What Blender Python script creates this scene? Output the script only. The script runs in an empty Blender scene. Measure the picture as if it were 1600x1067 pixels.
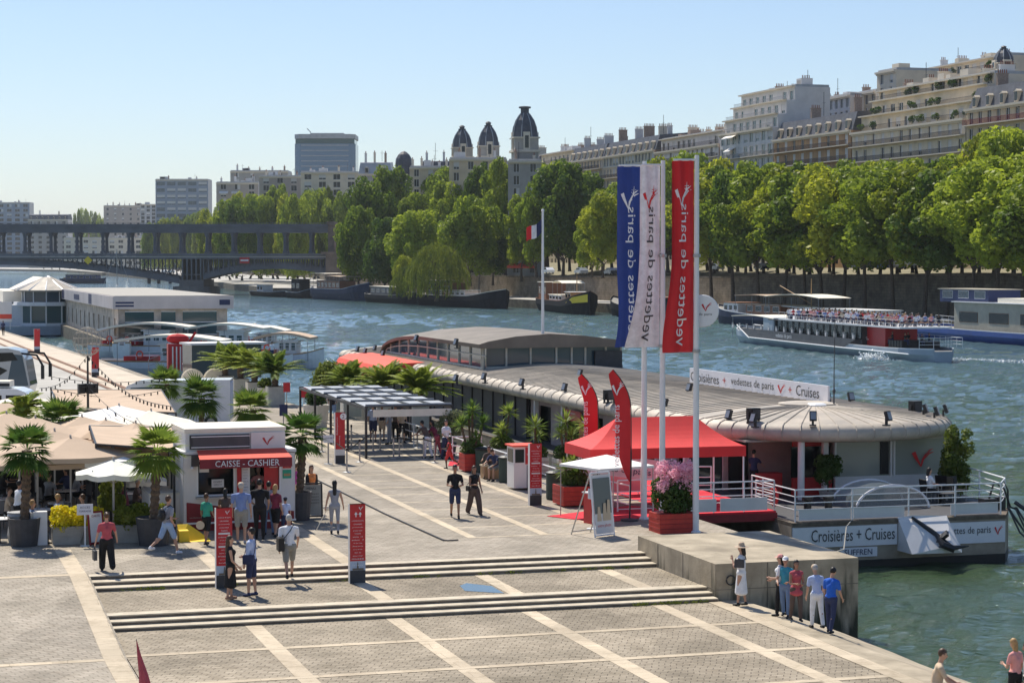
import bpy, math, random
import numpy as np
from mathutils import Vector, Matrix
R=math.radians; PI=math.pi
random.seed(7)
scene=bpy.context.scene
# ---------------------------------------------------------------- camera
F=3240.; CX=800.; CY=533.5; HY=411.; CZ=8.6
P=math.atan((CY-HY)/F); TH=math.atan(974/3240); CT=math.cos(TH); ST=math.sin(TH)
cam=bpy.data.cameras.new('camera'); cam.sensor_width=36; cam.lens=F/1600*36
cam.clip_start=1; cam.clip_end=20000
co=bpy.data.objects.new('camera',cam); scene.collection.objects.link(co)
co.location=(0,0,CZ); co.rotation_euler=(PI/2-P,0,0); scene.camera=co
# ---------------------------------------------------------------- sky, sun, exposure
SUN_AZ=(-.44,.90); SUN_EL=R(55)
w=bpy.data.worlds.new('World'); scene.world=w; w.use_nodes=True
nt=w.node_tree; bg=nt.nodes['Background']
sky=nt.nodes.new('ShaderNodeTexSky'); sky.sky_type='NISHITA'; sky.sun_disc=False
sky.sun_elevation=SUN_EL; sky.sun_rotation=math.atan2(SUN_AZ[0],SUN_AZ[1])
sky.altitude=0; sky.air_density=1.0; sky.dust_density=.35; sky.ozone_density=1.5
hs_=nt.nodes.new('ShaderNodeHueSaturation'); hs_.inputs['Saturation'].default_value=1.02; nt.links.new(sky.outputs[0],hs_.inputs['Color'])
tn=nt.nodes.new('ShaderNodeMix'); tn.data_type='RGBA'; tn.blend_type='MULTIPLY'; tn.inputs[0].default_value=1; tn.inputs[7].default_value=(.75,.79,.89,1)
nt.links.new(hs_.outputs[0],tn.inputs[6]); nt.links.new(tn.outputs[2],bg.inputs[0]); bg.inputs[1].default_value=.10
sl=bpy.data.lights.new('sun','SUN'); sl.energy=4.3; sl.angle=R(.5); sl.color=(1,.93,.81)
so=bpy.data.objects.new('sun',sl); scene.collection.objects.link(so)
_n=math.hypot(*SUN_AZ); sd=Vector((SUN_AZ[0]/_n*math.cos(SUN_EL),SUN_AZ[1]/_n*math.cos(SUN_EL),math.sin(SUN_EL)))
so.rotation_euler=sd.to_track_quat('Z','Y').to_euler(); so.location=(0,0,80)
vs=scene.view_settings; vs.view_transform='Standard'; vs.look='None'; vs.gamma=1; vs.use_curve_mapping=False
vs.exposure=.47
# ---------------------------------------------------------------- frames of reference
def ray(px,py):
    a=px-CX; b=CY-py
    return (a,F*math.cos(P)+b*math.sin(P),-F*math.sin(P)+b*math.cos(P))
def W(px,py,z):
    d=ray(px,py); t=(z-CZ)/d[2]; return (d[0]*t,d[1]*t)
def WD(px,py,D):
    d=ray(px,py); t=D/d[1]; return (d[0]*t,D,CZ+d[2]*t)
def Q(px,py,z):
    x,y=W(px,py,z); return (x*CT+y*ST,-x*ST+y*CT)
def q(v,u,z=0): return (v*CT-u*ST, v*ST+u*CT, z)
def rayv(px,v):                      # world depth where the column px meets the line v=const
    a=(px-CX)/F; k=a*CT+ST; D=v/k; return D
def qv(px,v):                        # u where column px meets v=const
    D=rayv(px,v); x=(px-CX)/F*D; return -x*ST+D*CT
def zat(py,D): return WD(800,py,D)[2]
# ---------------------------------------------------------------- mesh builder
class MB:
    def __init__(s): s.v=[]; s.f=[]; s.m=[]; s.cur=0; s.M=None
    def add(s,vs,fs,mi=None):
        b=len(s.v)
        if s.M is not None: vs=[tuple(s.M@Vector(p)) for p in vs]
        s.v.extend([tuple(p) for p in vs]); s.f.extend([tuple(i+b for i in f) for f in fs])
        s.m.extend([s.cur if mi is None else mi]*len(fs)); return s
    def box(s,c,d,rz=0,rx=0,ry=0,mi=None):
        hx,hy,hz=d[0]/2,d[1]/2,d[2]/2
        vs=[Vector((x,y,z)) for x in(-hx,hx) for y in(-hy,hy) for z in(-hz,hz)]
        if rx or ry or rz:
            m=Matrix.Rotation(rz,3,'Z')@Matrix.Rotation(ry,3,'Y')@Matrix.Rotation(rx,3,'X'); vs=[m@p for p in vs]
        c=Vector(c); vs=[p+c for p in vs]
        return s.add(vs,[(0,1,3,2),(4,6,7,5),(0,4,5,1),(2,3,7,6),(0,2,6,4),(1,5,7,3)],mi)
    def bb(s,x0,x1,y0,y1,z0,z1,mi=None): return s.box(((x0+x1)/2,(y0+y1)/2,(z0+z1)/2),(abs(x1-x0),abs(y1-y0),abs(z1-z0)),mi=mi)
    def tube(s,pts,r,n=8,cap=True,mi=None):
        pts=[Vector(p) for p in pts]; k=len(pts)
        rs=[r]*k if not hasattr(r,'__len__') else list(r)
        rings=[]; up=Vector((0,0,1))
        for i,p in enumerate(pts):
            t=(pts[min(i+1,k-1)]-pts[max(i-1,0)])
            if t.length<1e-9: t=Vector((0,0,1))
            t.normalize()
            a=t.cross(up) if abs(t.z)<.95 else t.cross(Vector((1,0,0)))
            a.normalize(); b=t.cross(a)
            rings+= [p+(a*math.cos(2*PI*j/n)+b*math.sin(2*PI*j/n))*rs[i] for j in range(n)]
        fs=[(i*n+j,i*n+(j+1)%n,(i+1)*n+(j+1)%n,(i+1)*n+j) for i in range(k-1) for j in range(n)]
        if cap: fs+=[tuple(range(n-1,-1,-1)),tuple((k-1)*n+j for j in range(n))]
        return s.add(rings,fs,mi)
    def lathe(s,prof,n=16,c=(0,0,0),mi=None,a0=0,a1=2*PI):
        full=abs(a1-a0-2*PI)<1e-6; m=n if full else n+1; vs=[]
        for (r,z) in prof:
            vs+=[(c[0]+r*math.cos(a0+(a1-a0)*j/n),c[1]+r*math.sin(a0+(a1-a0)*j/n),c[2]+z) for j in range(m)]
        fs=[(i*m+j,i*m+(j+1)%m,(i+1)*m+(j+1)%m,(i+1)*m+j) for i in range(len(prof)-1) for j in range(n)]
        return s.add(vs,fs,mi)
    def ell(s,c,r,n=10,k=7,rot=None,mi=None):
        vs=[];fs=[]
        for i in range(k+1):
            a=PI*i/k
            for j in range(n):
                p=Vector((r[0]*math.sin(a)*math.cos(2*PI*j/n),r[1]*math.sin(a)*math.sin(2*PI*j/n),r[2]*math.cos(a)))
                if rot: p=rot@p
                vs.append(p+Vector(c))
        fs=[(i*n+j,(i+1)*n+j,(i+1)*n+(j+1)%n,i*n+(j+1)%n) for i in range(k) for j in range(n)]
        return s.add(vs,fs,mi)
    def capsule(s,p,q_,r1,r2,n=10):
        p=Vector(p);q_=Vector(q_); t=q_-p; L=t.length
        if L<1e-6: return s.ell(p,(r1,r1,r1),n)
        t.normalize(); pts=[];rs=[]
        for i in range(4):
            a=PI/2*(i+.35)/4.35; pts.append(p-t*r1*math.cos(a)); rs.append(r1*math.sin(a))
        pts+= [p,q_]; rs+=[r1,r2]
        for i in range(3,-1,-1):
            a=PI/2*(i+.35)/4.35; pts.append(q_+t*r2*math.cos(a)); rs.append(r2*math.sin(a))
        return s.tube(pts,rs,n)
    def prism(s,poly,z0,z1,mi=None):       # xy outline (counter-clockwise), z extrude
        n=len(poly)
        vs=[(x,y,z0) for x,y in poly]+[(x,y,z1) for x,y in poly]
        return s.add(vs,[tuple(range(n-1,-1,-1)),tuple(range(n,2*n))]+[(i,(i+1)%n,n+(i+1)%n,n+i) for i in range(n)],mi)
    def slab(s,poly,axis,a,b,mi=None):     # outline in the plane normal to axis ('x' -> (y,z) pairs, 'y' -> (x,z) pairs)
        n=len(poly); f=(lambda p,t:(t,p[0],p[1])) if axis=='x' else (lambda p,t:(p[0],t,p[1]))
        return s.add([f(p,a) for p in poly]+[f(p,b) for p in poly],[tuple(range(n-1,-1,-1)),tuple(range(n,2*n))]+[(i,(i+1)%n,n+(i+1)%n,n+i) for i in range(n)],mi)
    def quad(s,a,b,c,d,mi=None): return s.add([a,b,c,d],[(0,1,2,3)],mi)
    def build(s,name,mats,parent=None,smooth=False,loc=(0,0,0),rz=0):
        if not isinstance(mats,(list,tuple)): mats=[mats]
        me=bpy.data.meshes.new(name); me.from_pydata(s.v,[],s.f)
        for m in mats: me.materials.append(M[m] if isinstance(m,str) else m)
        if len(mats)>1: me.polygons.foreach_set('material_index',s.m)
        if smooth: me.polygons.foreach_set('use_smooth',[True]*len(me.polygons))
        me.validate(); me.update()
        import bmesh
        if len(s.f)<60000:
            bm=bmesh.new(); bm.from_mesh(me); bmesh.ops.recalc_face_normals(bm,faces=bm.faces); bm.to_mesh(me); bm.free()
        return ob(name,me,parent,loc,rz)
def ob(name,me,parent=None,loc=(0,0,0),rz=0):
    o=bpy.data.objects.new(name,me); scene.collection.objects.link(o)
    o.location=loc; o.rotation_euler=(0,0,rz); o.parent=parent; return o
def tag(o,label,cat,group=None,kind=None):
    o['label']=label; o['category']=cat
    if group: o['group']=group
    if kind: o['kind']=kind
    return o
def thing(name,label,cat,loc=(0,0,0),rz=0,group=None):
    return tag(ob(name,None,None,loc,rz),label,cat,group)
def struct(o): o['kind']='structure'; return o
KIDS={}
def copy_tree(o,loc=None,rz=None,label=None,group=None,scale=None):
    kids=lambda x:[c for c in x.children]
    def rec(a,par):
        c=a.copy(); scene.collection.objects.link(c); c.parent=par
        for k in kids(a): rec(k,c)
        return c
    c=rec(o,None)
    if loc is not None: c.location=loc
    if rz is not None: c.rotation_euler=(0,0,rz)
    if label: c['label']=label
    if group: c['group']=group
    if scale: c.scale=(scale,)*3 if not hasattr(scale,'__len__') else scale
    return c
# ---------------------------------------------------------------- materials
M={}
def mat(name,col,rough=.7,metal=0,var=.12,vs=3.,bump=0.,bs=30.,spec=.4,trans=0,coat=0,dirt=None):
    m=bpy.data.materials.new(name); m.use_nodes=True; n=m.node_tree; b=n.nodes['Principled BSDF']
    b.inputs['Roughness'].default_value=rough; b.inputs['Metallic'].default_value=metal
    b.inputs['Specular IOR Level'].default_value=spec
    if coat: b.inputs['Coat Weight'].default_value=coat
    tc=n.nodes.new('ShaderNodeTexCoord')
    if var:
        no=n.nodes.new('ShaderNodeTexNoise'); no.inputs['Scale'].default_value=vs; no.inputs['Detail'].default_value=5
        no.inputs['Roughness'].default_value=.6
        n.links.new(tc.outputs['Object'],no.inputs['Vector'])
        cr=n.nodes.new('ShaderNodeValToRGB'); e=cr.color_ramp.elements
        e[0].position=.32; e[1].position=.68
        lo=dirt if dirt else [c*(1-var) for c in col]; hi=[min(1,c*(1+var)) for c in col]
        e[0].color=(*lo,1); e[1].color=(*hi,1)
        n.links.new(no.outputs['Fac'],cr.inputs[0]); n.links.new(cr.outputs[0],b.inputs['Base Color'])
    else: b.inputs['Base Color'].default_value=(*col,1)
    if bump:
        n2=n.nodes.new('ShaderNodeTexNoise'); n2.inputs['Scale'].default_value=bs; n2.inputs['Detail'].default_value=4
        n.links.new(tc.outputs['Object'],n2.inputs['Vector'])
        bp=n.nodes.new('ShaderNodeBump'); bp.inputs['Strength'].default_value=bump; bp.inputs['Distance'].default_value=.02
        n.links.new(n2.outputs['Fac'],bp.inputs['Height']); n.links.new(bp.outputs[0],b.inputs['Normal'])
    if trans: b.inputs['Transmission Weight'].default_value=trans
    M[name]=m; return m
def leafmat(name,c1,c2,tr=.35,sc=.35):
    m=bpy.data.materials.new(name); m.use_nodes=True; n=m.node_tree; n.nodes.clear()
    out=n.nodes.new('ShaderNodeOutputMaterial'); d=n.nodes.new('ShaderNodeBsdfDiffuse'); t=n.nodes.new('ShaderNodeBsdfTranslucent')
    g=n.nodes.new('ShaderNodeBsdfGlossy'); g.inputs['Roughness'].default_value=.45
    mx=n.nodes.new('ShaderNodeMixShader'); mx.inputs[0].default_value=tr
    m2=n.nodes.new('ShaderNodeMixShader'); m2.inputs[0].default_value=.018
    tc=n.nodes.new('ShaderNodeTexCoord'); no=n.nodes.new('ShaderNodeTexNoise'); no.inputs['Scale'].default_value=sc; no.inputs['Detail'].default_value=6
    n.links.new(tc.outputs['Object'],no.inputs['Vector'])
    oi=n.nodes.new('ShaderNodeObjectInfo'); ad=n.nodes.new('ShaderNodeMath'); ad.operation='MULTIPLY_ADD'; ad.inputs[1].default_value=.35; ad.inputs[2].default_value=-.17
    n.links.new(oi.outputs['Random'],ad.inputs[0])
    a2=n.nodes.new('ShaderNodeMath'); n.links.new(no.outputs['Fac'],a2.inputs[0]); n.links.new(ad.outputs[0],a2.inputs[1])
    cr=n.nodes.new('ShaderNodeValToRGB'); e=cr.color_ramp.elements; e[0].position=.3; e[1].position=.7
    e[0].color=(*c1,1); e[1].color=(*c2,1)
    n.links.new(a2.outputs[0],cr.inputs[0])
    hs=n.nodes.new('ShaderNodeHueSaturation'); hs.inputs['Value'].default_value=1.5; n.links.new(cr.outputs[0],hs.inputs['Color'])
    n.links.new(cr.outputs[0],d.inputs[0]); n.links.new(hs.outputs[0],t.inputs[0])
    n.links.new(d.outputs[0],mx.inputs[1]); n.links.new(t.outputs[0],mx.inputs[2])
    n.links.new(mx.outputs[0],m2.inputs[1]); n.links.new(g.outputs[0],m2.inputs[2]); n.links.new(m2.outputs[0],out.inputs[0])
    M[name]=m; return m
def brickmat(name,c1,c2,mortar,bw,bh,ms,rough=.85,bump=.5,rz=0,stain=.35,axis=None):
    m=bpy.data.materials.new(name); m.use_nodes=True; n=m.node_tree; b=n.nodes['Principled BSDF']; L=n.links.new
    b.inputs['Roughness'].default_value=rough; b.inputs['Specular IOR Level'].default_value=.25
    tc=n.nodes.new('ShaderNodeTexCoord'); mp=n.nodes.new('ShaderNodeMapping'); mp.inputs['Rotation'].default_value=(0,0,rz)
    if axis=='wall':     # facade faces: use (x+y, z)
        sx=n.nodes.new('ShaderNodeSeparateXYZ'); cb=n.nodes.new('ShaderNodeCombineXYZ'); ad=n.nodes.new('ShaderNodeMath')
        L(tc.outputs['Object'],sx.inputs[0]); L(sx.outputs[0],ad.inputs[0]); L(sx.outputs[1],ad.inputs[1]); L(ad.outputs[0],cb.inputs[0]); L(sx.outputs[2],cb.inputs[1])
        L(cb.outputs[0],mp.inputs[0])
    else: L(tc.outputs['Object'],mp.inputs[0])
    nd=n.nodes.new('ShaderNodeTexNoise'); nd.inputs['Scale'].default_value=1.3; L(mp.outputs[0],nd.inputs['Vector'])
    mxv=n.nodes.new('ShaderNodeMix'); mxv.data_type='VECTOR'; mxv.inputs['Factor'].default_value=.16
    L(mp.outputs[0],mxv.inputs[4]); L(nd.outputs['Color'],mxv.inputs[5])
    br=n.nodes.new('ShaderNodeTexBrick'); br.inputs['Scale'].default_value=1; br.inputs['Brick Width'].default_value=bw; br.inputs['Row Height'].default_value=bh
    br.inputs['Mortar Size'].default_value=ms; br.inputs['Mortar Smooth'].default_value=.3; br.inputs['Bias'].default_value=0
    br.inputs['Color1'].default_value=(*c1,1); br.inputs['Color2'].default_value=(*c2,1); br.inputs['Mortar'].default_value=(*mortar,1)
    L(mxv.outputs[1],br.inputs['Vector'])
    no=n.nodes.new('ShaderNodeTexNoise'); no.inputs['Scale'].default_value=.45; no.inputs['Detail'].default_value=8; no.inputs['Roughness'].default_value=.65; L(tc.outputs['Object'],no.inputs['Vector'])
    cr=n.nodes.new('ShaderNodeValToRGB'); e=cr.color_ramp.elements; e[0].position=.3; e[1].position=.62; e[0].color=(1-stain,1-stain,1-stain*1.05,1); e[1].color=(1.0,1.0,1.0,1)
    L(no.outputs['Fac'],cr.inputs[0])
    mx=n.nodes.new('ShaderNodeMix'); mx.data_type='RGBA'; mx.blend_type='MULTIPLY'; mx.inputs[0].default_value=1
    L(br.outputs['Color'],mx.inputs[6]); L(cr.outputs[0],mx.inputs[7])
    sp=n.nodes.new('ShaderNodeTexNoise'); sp.inputs['Scale'].default_value=2.6; sp.inputs['Detail'].default_value=9; sp.inputs['Roughness'].default_value=.75; L(tc.outputs['Object'],sp.inputs['Vector'])
    c3=n.nodes.new('ShaderNodeValToRGB'); c3.color_ramp.elements[0].position=.36; c3.color_ramp.elements[1].position=.50; c3.color_ramp.elements[0].color=(.80,.785,.76,1); c3.color_ramp.elements[1].color=(1,1,1,1); L(sp.outputs['Fac'],c3.inputs[0])
    vo=n.nodes.new('ShaderNodeTexVoronoi'); vo.inputs['Scale'].default_value=.28; L(mxv.outputs[1],vo.inputs['Vector']); hv_=n.nodes.new('ShaderNodeSeparateColor'); L(vo.outputs['Color'],hv_.inputs[0]); mr_=n.nodes.new('ShaderNodeMapRange'); mr_.inputs[3].default_value=.86; mr_.inputs[4].default_value=1.1; L(hv_.outputs[0],mr_.inputs[0])
    m3=n.nodes.new('ShaderNodeMix'); m3.data_type='RGBA'; m3.blend_type='MULTIPLY'; m3.inputs[0].default_value=1; L(mx.outputs[2],m3.inputs[6]); L(c3.outputs[0],m3.inputs[7])
    m4=n.nodes.new('ShaderNodeVectorMath'); m4.operation='SCALE'; L(m3.outputs[2],m4.inputs[0]); L(mr_.outputs[0],m4.inputs['Scale']); L(m4.outputs[0],b.inputs['Base Color'])
    bp=n.nodes.new('ShaderNodeBump'); bp.inputs['Strength'].default_value=bump; bp.inputs['Distance'].default_value=.02; bp.invert=True
    L(br.outputs['Fac'],bp.inputs['Height']); L(bp.outputs[0],b.inputs['Normal'])
    M[name]=m; return m
def glassmat(name,col,rough=.06,spec=.55,alpha=None):
    m=bpy.data.materials.new(name); m.use_nodes=True; n=m.node_tree; b=n.nodes['Principled BSDF']
    b.inputs['Base Color'].default_value=(*col,1); b.inputs['Roughness'].default_value=rough; b.inputs['Specular IOR Level'].default_value=spec
    if alpha is not None: b.inputs['Alpha'].default_value=alpha
    M[name]=m; return m

brickmat('setts',(.44,.375,.285),(.355,.30,.225),(.17,.14,.105),.24,.15,.010,rz=.45,bump=.6,stain=.42)
brickmat('setts_grey',(.46,.40,.325),(.38,.335,.27),(.20,.175,.14),.28,.14,.009,rz=-.25,bump=.55,stain=.38)
brickmat('slab_stone',(.64,.54,.40),(.57,.475,.35),(.36,.30,.22),1.1,.5,.006,bump=.3,stain=.25)
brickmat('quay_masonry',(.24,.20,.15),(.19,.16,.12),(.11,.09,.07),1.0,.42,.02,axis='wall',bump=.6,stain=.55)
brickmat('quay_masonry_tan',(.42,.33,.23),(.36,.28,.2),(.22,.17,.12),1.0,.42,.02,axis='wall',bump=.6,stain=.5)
mat('concrete',(.40,.34,.25),.9,var=.22,vs=.9,bump=.35,bs=18,dirt=(.25,.21,.15))
mat('concrete_dark',(.20,.175,.14),.9,var=.3,vs=1.2,bump=.4,bs=14,dirt=(.09,.08,.06))
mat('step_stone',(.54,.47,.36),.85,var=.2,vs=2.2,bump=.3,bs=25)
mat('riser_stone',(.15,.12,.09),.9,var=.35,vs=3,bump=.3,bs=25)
mat('asphalt',(.10,.10,.095),.9,var=.2,vs=.4,bump=.3)
mat('road_pale',(.42,.40,.36),.9,var=.15,vs=.2)
mat('earth',(.22,.20,.13),.95,var=.3,vs=.3)
mat('sand_quay',(.56,.48,.38),.9,var=.13,vs=.5,bump=.2)
mat('hill_green',(.10,.16,.17),1,var=.2,vs=.01)
mat('white_paint',(.78,.77,.75),.45,var=.05,vs=1.5)
mat('white_panel',(.72,.70,.68),.55,var=.07,vs=1.2)
mat('white_metal',(.80,.80,.80),.35,var=.03)
mat('banner_white',(.74,.73,.76),.6,var=.04)
mat('red_cloth',(.62,.025,.03),.75,var=.08,vs=1.5)
mat('red_tent',(.72,.035,.035),.7,var=.07,vs=1.2)
mat('coral_cloth',(.80,.10,.06),.75,var=.07)
mat('red_paint',(.50,.02,.025),.4,var=.1)
mat('dark_red',(.22,.012,.02),.5,var=.15)
mat('red_carpet',(.62,.03,.05),.95,var=.12,vs=4)
mat('pink_panel',(.75,.26,.3),.6,var=.08)
mat('blue_cloth',(.025,.055,.25),.7,var=.07)
mat('navy',(.025,.035,.10),.6,var=.15)
mat('black',(.012,.012,.013),.5,var=.2)
mat('black_metal',(.03,.03,.032),.45,var=.2)
mat('charcoal',(.055,.055,.06),.6,var=.2)
mat('dark_panel',(.075,.073,.08),.5,var=.2,vs=1)
mat('grey_metal',(.38,.38,.38),.4,metal=.6,var=.1)
mat('grey_paint',(.30,.31,.32),.6,var=.1)
mat('zinc_roof',(.40,.345,.28),.62,metal=0,var=.22,vs=.7,bump=.15,bs=6,dirt=(.27,.245,.21))
mat('zinc_dark',(.17,.145,.12),.7,var=.2,vs=.7)
mat('zinc_rim',(.52,.45,.36),.6,metal=0,var=.22,vs=.9,bump=.15,bs=6,dirt=(.36,.32,.27))
mat('pink_wall',(.42,.33,.31),.7,var=.15,vs=1)
mat('canvas_tan',(.52,.39,.28),.85,var=.08,vs=.8)
mat('canvas_cream',(.80,.74,.62),.8,var=.06)
mat('canvas_pale',(.76,.76,.68),.8,var=.05)
mat('canvas_white',(.82,.80,.76),.8,var=.05)
mat('wood',(.28,.15,.08),.6,var=.3,vs=5)
mat('teak',(.40,.25,.12),.6,var=.3,vs=5)
mat('planter_grey',(.36,.34,.30),.8,var=.12)
mat('planter_pale',(.60,.57,.50),.75,var=.12)
mat('planter_red',(.50,.045,.03),.6,var=.15,vs=4)
mat('bark',(.10,.075,.055),.95,var=.4,vs=6,bump=.8,bs=12)
mat('palm_bark',(.13,.09,.06),.95,var=.45,vs=14,bump=1,bs=25)
mat('soil',(.05,.035,.025),1,var=.3)
mat('yellow_paint',(.85,.60,.03),.5,var=.06)
mat('skin',(.50,.29,.20),.55,var=.06); mat('skin_tan',(.36,.19,.12),.55,var=.06); mat('skin_dark',(.14,.07,.045),.55,var=.06)
mat('hair_black',(.012,.010,.009),.5,var=.3,vs=20); mat('hair_brown',(.07,.035,.018),.5,var=.3,vs=20); mat('hair_blond',(.42,.25,.10),.5,var=.3,vs=20); mat('hair_grey',(.42,.40,.37),.6,var=.2,vs=20)
for k_,c_ in dict(c_white=(.78,.78,.80),c_black=(.012,.012,.014),c_blue=(.20,.27,.50),c_lblue=(.45,.53,.75),c_navy=(.03,.04,.10),c_denim=(.16,.24,.40),c_ldenim=(.30,.42,.60),c_green=(.05,.36,.24),c_red=(.60,.05,.05),c_pink=(.75,.33,.30),c_mauve=(.45,.08,.10),c_grey=(.30,.31,.35),c_khaki=(.28,.27,.24),c_beige=(.60,.46,.32),c_royal=(.02,.12,.55),c_brown=(.10,.07,.06),c_maroon=(.20,.03,.06),c_purple=(.40,.05,.28),c_orange=(.75,.25,.08),c_teal=(.05,.3,.4)).items():
    mat(k_,c_,.85,var=.12,vs=6,bump=.3,bs=9)
glassmat('glass_dark',(.012,.018,.02),.1,.35); glassmat('glass_blue',(.05,.09,.12)); glassmat('glass_teal',(.04,.10,.11)); glassmat('glass_tower',(.12,.20,.30),.12)
glassmat('glass_blind',(.33,.35,.31),.15,.5); glassmat('glass_clear',(.25,.3,.32),.04,.9,.35); glassmat('glass_grey',(.10,.12,.12),.08)
mat('curtain',(.60,.58,.55),.8,var=.1)
mat('shutter_blue',(.42,.50,.62),.6,var=.1)
leafmat('leaf_plane',(.085,.14,.014),(.31,.37,.03),.4); leafmat('leaf_dark',(.06,.11,.014),(.23,.30,.026),.4); leafmat('leaf_yellow',(.16,.20,.013),(.36,.38,.03),.42)
leafmat('leaf_willow',(.035,.07,.012),(.22,.25,.03),.3,.5); leafmat('leaf_palm',(.07,.13,.02),(.27,.32,.05),.3,2); leafmat('leaf_fan',(.05,.11,.02),(.20,.27,.04),.3,2); leafmat('leaf_yucca',(.09,.17,.03),(.32,.38,.07),.3,2)
leafmat('leaf_bush',(.03,.07,.015),(.09,.14,.025),.3,2); leafmat('leaf_hedge',(.30,.32,.01),(.75,.62,.02),.3,3); leafmat('leaf_hedge_green',(.08,.12,.02),(.22,.24,.03),.3,3); leafmat('leaf_olive',(.10,.12,.05),(.22,.24,.12),.3,2)
leafmat('petal_pink',(.60,.22,.32),(.85,.50,.58),.3,4)
# ---------------------------------------------------------------- lettering and emblem
_tc={}
def textmesh(body,w,h,mirror=False,italic=False):
    k=(body,round(w,3),round(h,3),mirror)
    if k in _tc: return _tc[k]
    cu=bpy.data.curves.new('lettering','FONT'); cu.body=body; cu.size=1; cu.resolution_u=2
    if italic: cu.shear=.2
    o=bpy.data.objects.new('t',cu); scene.collection.objects.link(o)
    me=bpy.data.meshes.new_from_object(o.evaluated_get(bpy.context.evaluated_depsgraph_get()))
    bpy.data.objects.remove(o); bpy.data.curves.remove(cu)
    a=np.zeros(len(me.vertices)*3); me.vertices.foreach_get('co',a); a=a.reshape(-1,3)
    if len(a):
        mn=a.min(0); mxx=a.max(0); a[:,0]=(a[:,0]-mn[0])/max(1e-6,mxx[0]-mn[0])*w; a[:,1]=(a[:,1]-mn[1])/max(1e-6,mxx[1]-mn[1])*h
        if mirror: a[:,0]=w-a[:,0]
        me.vertices.foreach_set('co',a.ravel()); me.update()
    _tc[k]=me; return me
def text(body,w,h,m,parent,loc,rot=(PI/2,0,0),name='lettering',mirror=False):
    me=textmesh(body,w,h,mirror).copy(); me.materials.clear(); me.materials.append(M[m])
    o=ob(name,me,parent,loc); o.rotation_euler=rot; return o
def stroke(pts,ws):     # 2-D tapered stroke -> quad strip
    L=[];Rr=[]
    for i,p in enumerate(pts):
        a=pts[max(i-1,0)];b=pts[min(i+1,len(pts)-1)]; dx,dy=b[0]-a[0],b[1]-a[1]; l=math.hypot(dx,dy) or 1
        nx,ny=-dy/l*ws[i]/2,dx/l*ws[i]/2; L.append((p[0]+nx,p[1]+ny)); Rr.append((p[0]-nx,p[1]-ny))
    vs=L+Rr; n=len(pts); return vs,[(i,i+1,n+i+1,n+i) for i in range(n-1)]
def logo(w,h,m,parent,loc,rot=(PI/2,0,0),mirror=False,name='emblem',tower=False,m2=None):
    b=MB(); S=[]
    S.append(([(.0,.78),(.12,.5),(.38,.0)],[.20,.17,.05]))
    S.append(([(.38,.0),(.46,.35),(.62,.66),(.72,.74)],[.05,.12,.08,.03]))
    S.append(([(.55,.42),(.78,.70),(1.0,.78)],[.04,.07,.03])); S.append(([(.60,.58),(.80,.86),(.98,.95)],[.04,.06,.02]))
    if tower:
        S.append(([(.66,.72),(.70,.88),(.72,1.15)],[.12,.05,.015])); S.append(([(.55,.83),(.88,.86)],[.03,.03])); S.append(([(.58,.95),(.85,.97)],[.03,.03]))
    for pts,ws in S:
        vs,fs=stroke(pts,ws); b.add([((1-x if mirror else x)*w,y*h,0) for x,y in vs],fs)
    o=b.build(name,m,parent,loc=loc); o.rotation_euler=rot; return o
# ================================================================ GROUND, WATER, BANKS
ZM=-.29; ZL=-.57; ZW=-1.9
def wetmat():
    m=bpy.data.materials.new('river_water'); m.use_nodes=True; n=m.node_tree; b=n.nodes['Principled BSDF']; L=n.links.new
    b.inputs['Roughness'].default_value=.04; b.inputs['IOR'].default_value=1.333; b.inputs['Specular IOR Level'].default_value=.6
    tc=n.nodes.new('ShaderNodeTexCoord')
    def noise(sc,stretch,det,rot=0):
        mp=n.nodes.new('ShaderNodeMapping'); mp.inputs['Scale'].default_value=stretch; mp.inputs['Rotation'].default_value=(0,0,rot)
        no=n.nodes.new('ShaderNodeTexNoise'); no.inputs['Scale'].default_value=sc; no.inputs['Detail'].default_value=det; no.inputs['Roughness'].default_value=.6
        L(tc.outputs['Object'],mp.inputs[0]); L(mp.outputs[0],no.inputs['Vector']); return no.outputs['Fac']
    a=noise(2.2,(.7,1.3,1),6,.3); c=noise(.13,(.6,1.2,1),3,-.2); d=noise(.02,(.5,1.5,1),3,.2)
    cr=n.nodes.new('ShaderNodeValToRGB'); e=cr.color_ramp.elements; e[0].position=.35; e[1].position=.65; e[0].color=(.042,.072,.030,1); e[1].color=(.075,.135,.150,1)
    sx=n.nodes.new('ShaderNodeSeparateXYZ'); L(tc.outputs['Object'],sx.inputs[0]); mr=n.nodes.new('ShaderNodeMapRange'); mr.inputs[1].default_value=60; mr.inputs[2].default_value=230; mr.inputs[3].default_value=-.16; mr.inputs[4].default_value=.16; L(sx.outputs[1],mr.inputs[0])  # green near, bluer far: the distant sky reflection is put into the base colour
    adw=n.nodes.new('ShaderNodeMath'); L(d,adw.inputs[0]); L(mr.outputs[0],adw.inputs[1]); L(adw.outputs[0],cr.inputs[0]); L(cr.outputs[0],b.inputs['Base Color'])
    m1=n.nodes.new('ShaderNodeMath'); m1.operation='MULTIPLY_ADD'; m1.inputs[1].default_value=.4; L(c,m1.inputs[0]); L(a,m1.inputs[2])
    bp=n.nodes.new('ShaderNodeBump'); bp.inputs['Strength'].default_value=1; bp.inputs['Distance'].default_value=.22
    L(m1.outputs[0],bp.inputs['Height']); L(bp.outputs[0],b.inputs['Normal'])
    M['river_water']=m
wetmat()
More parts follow.
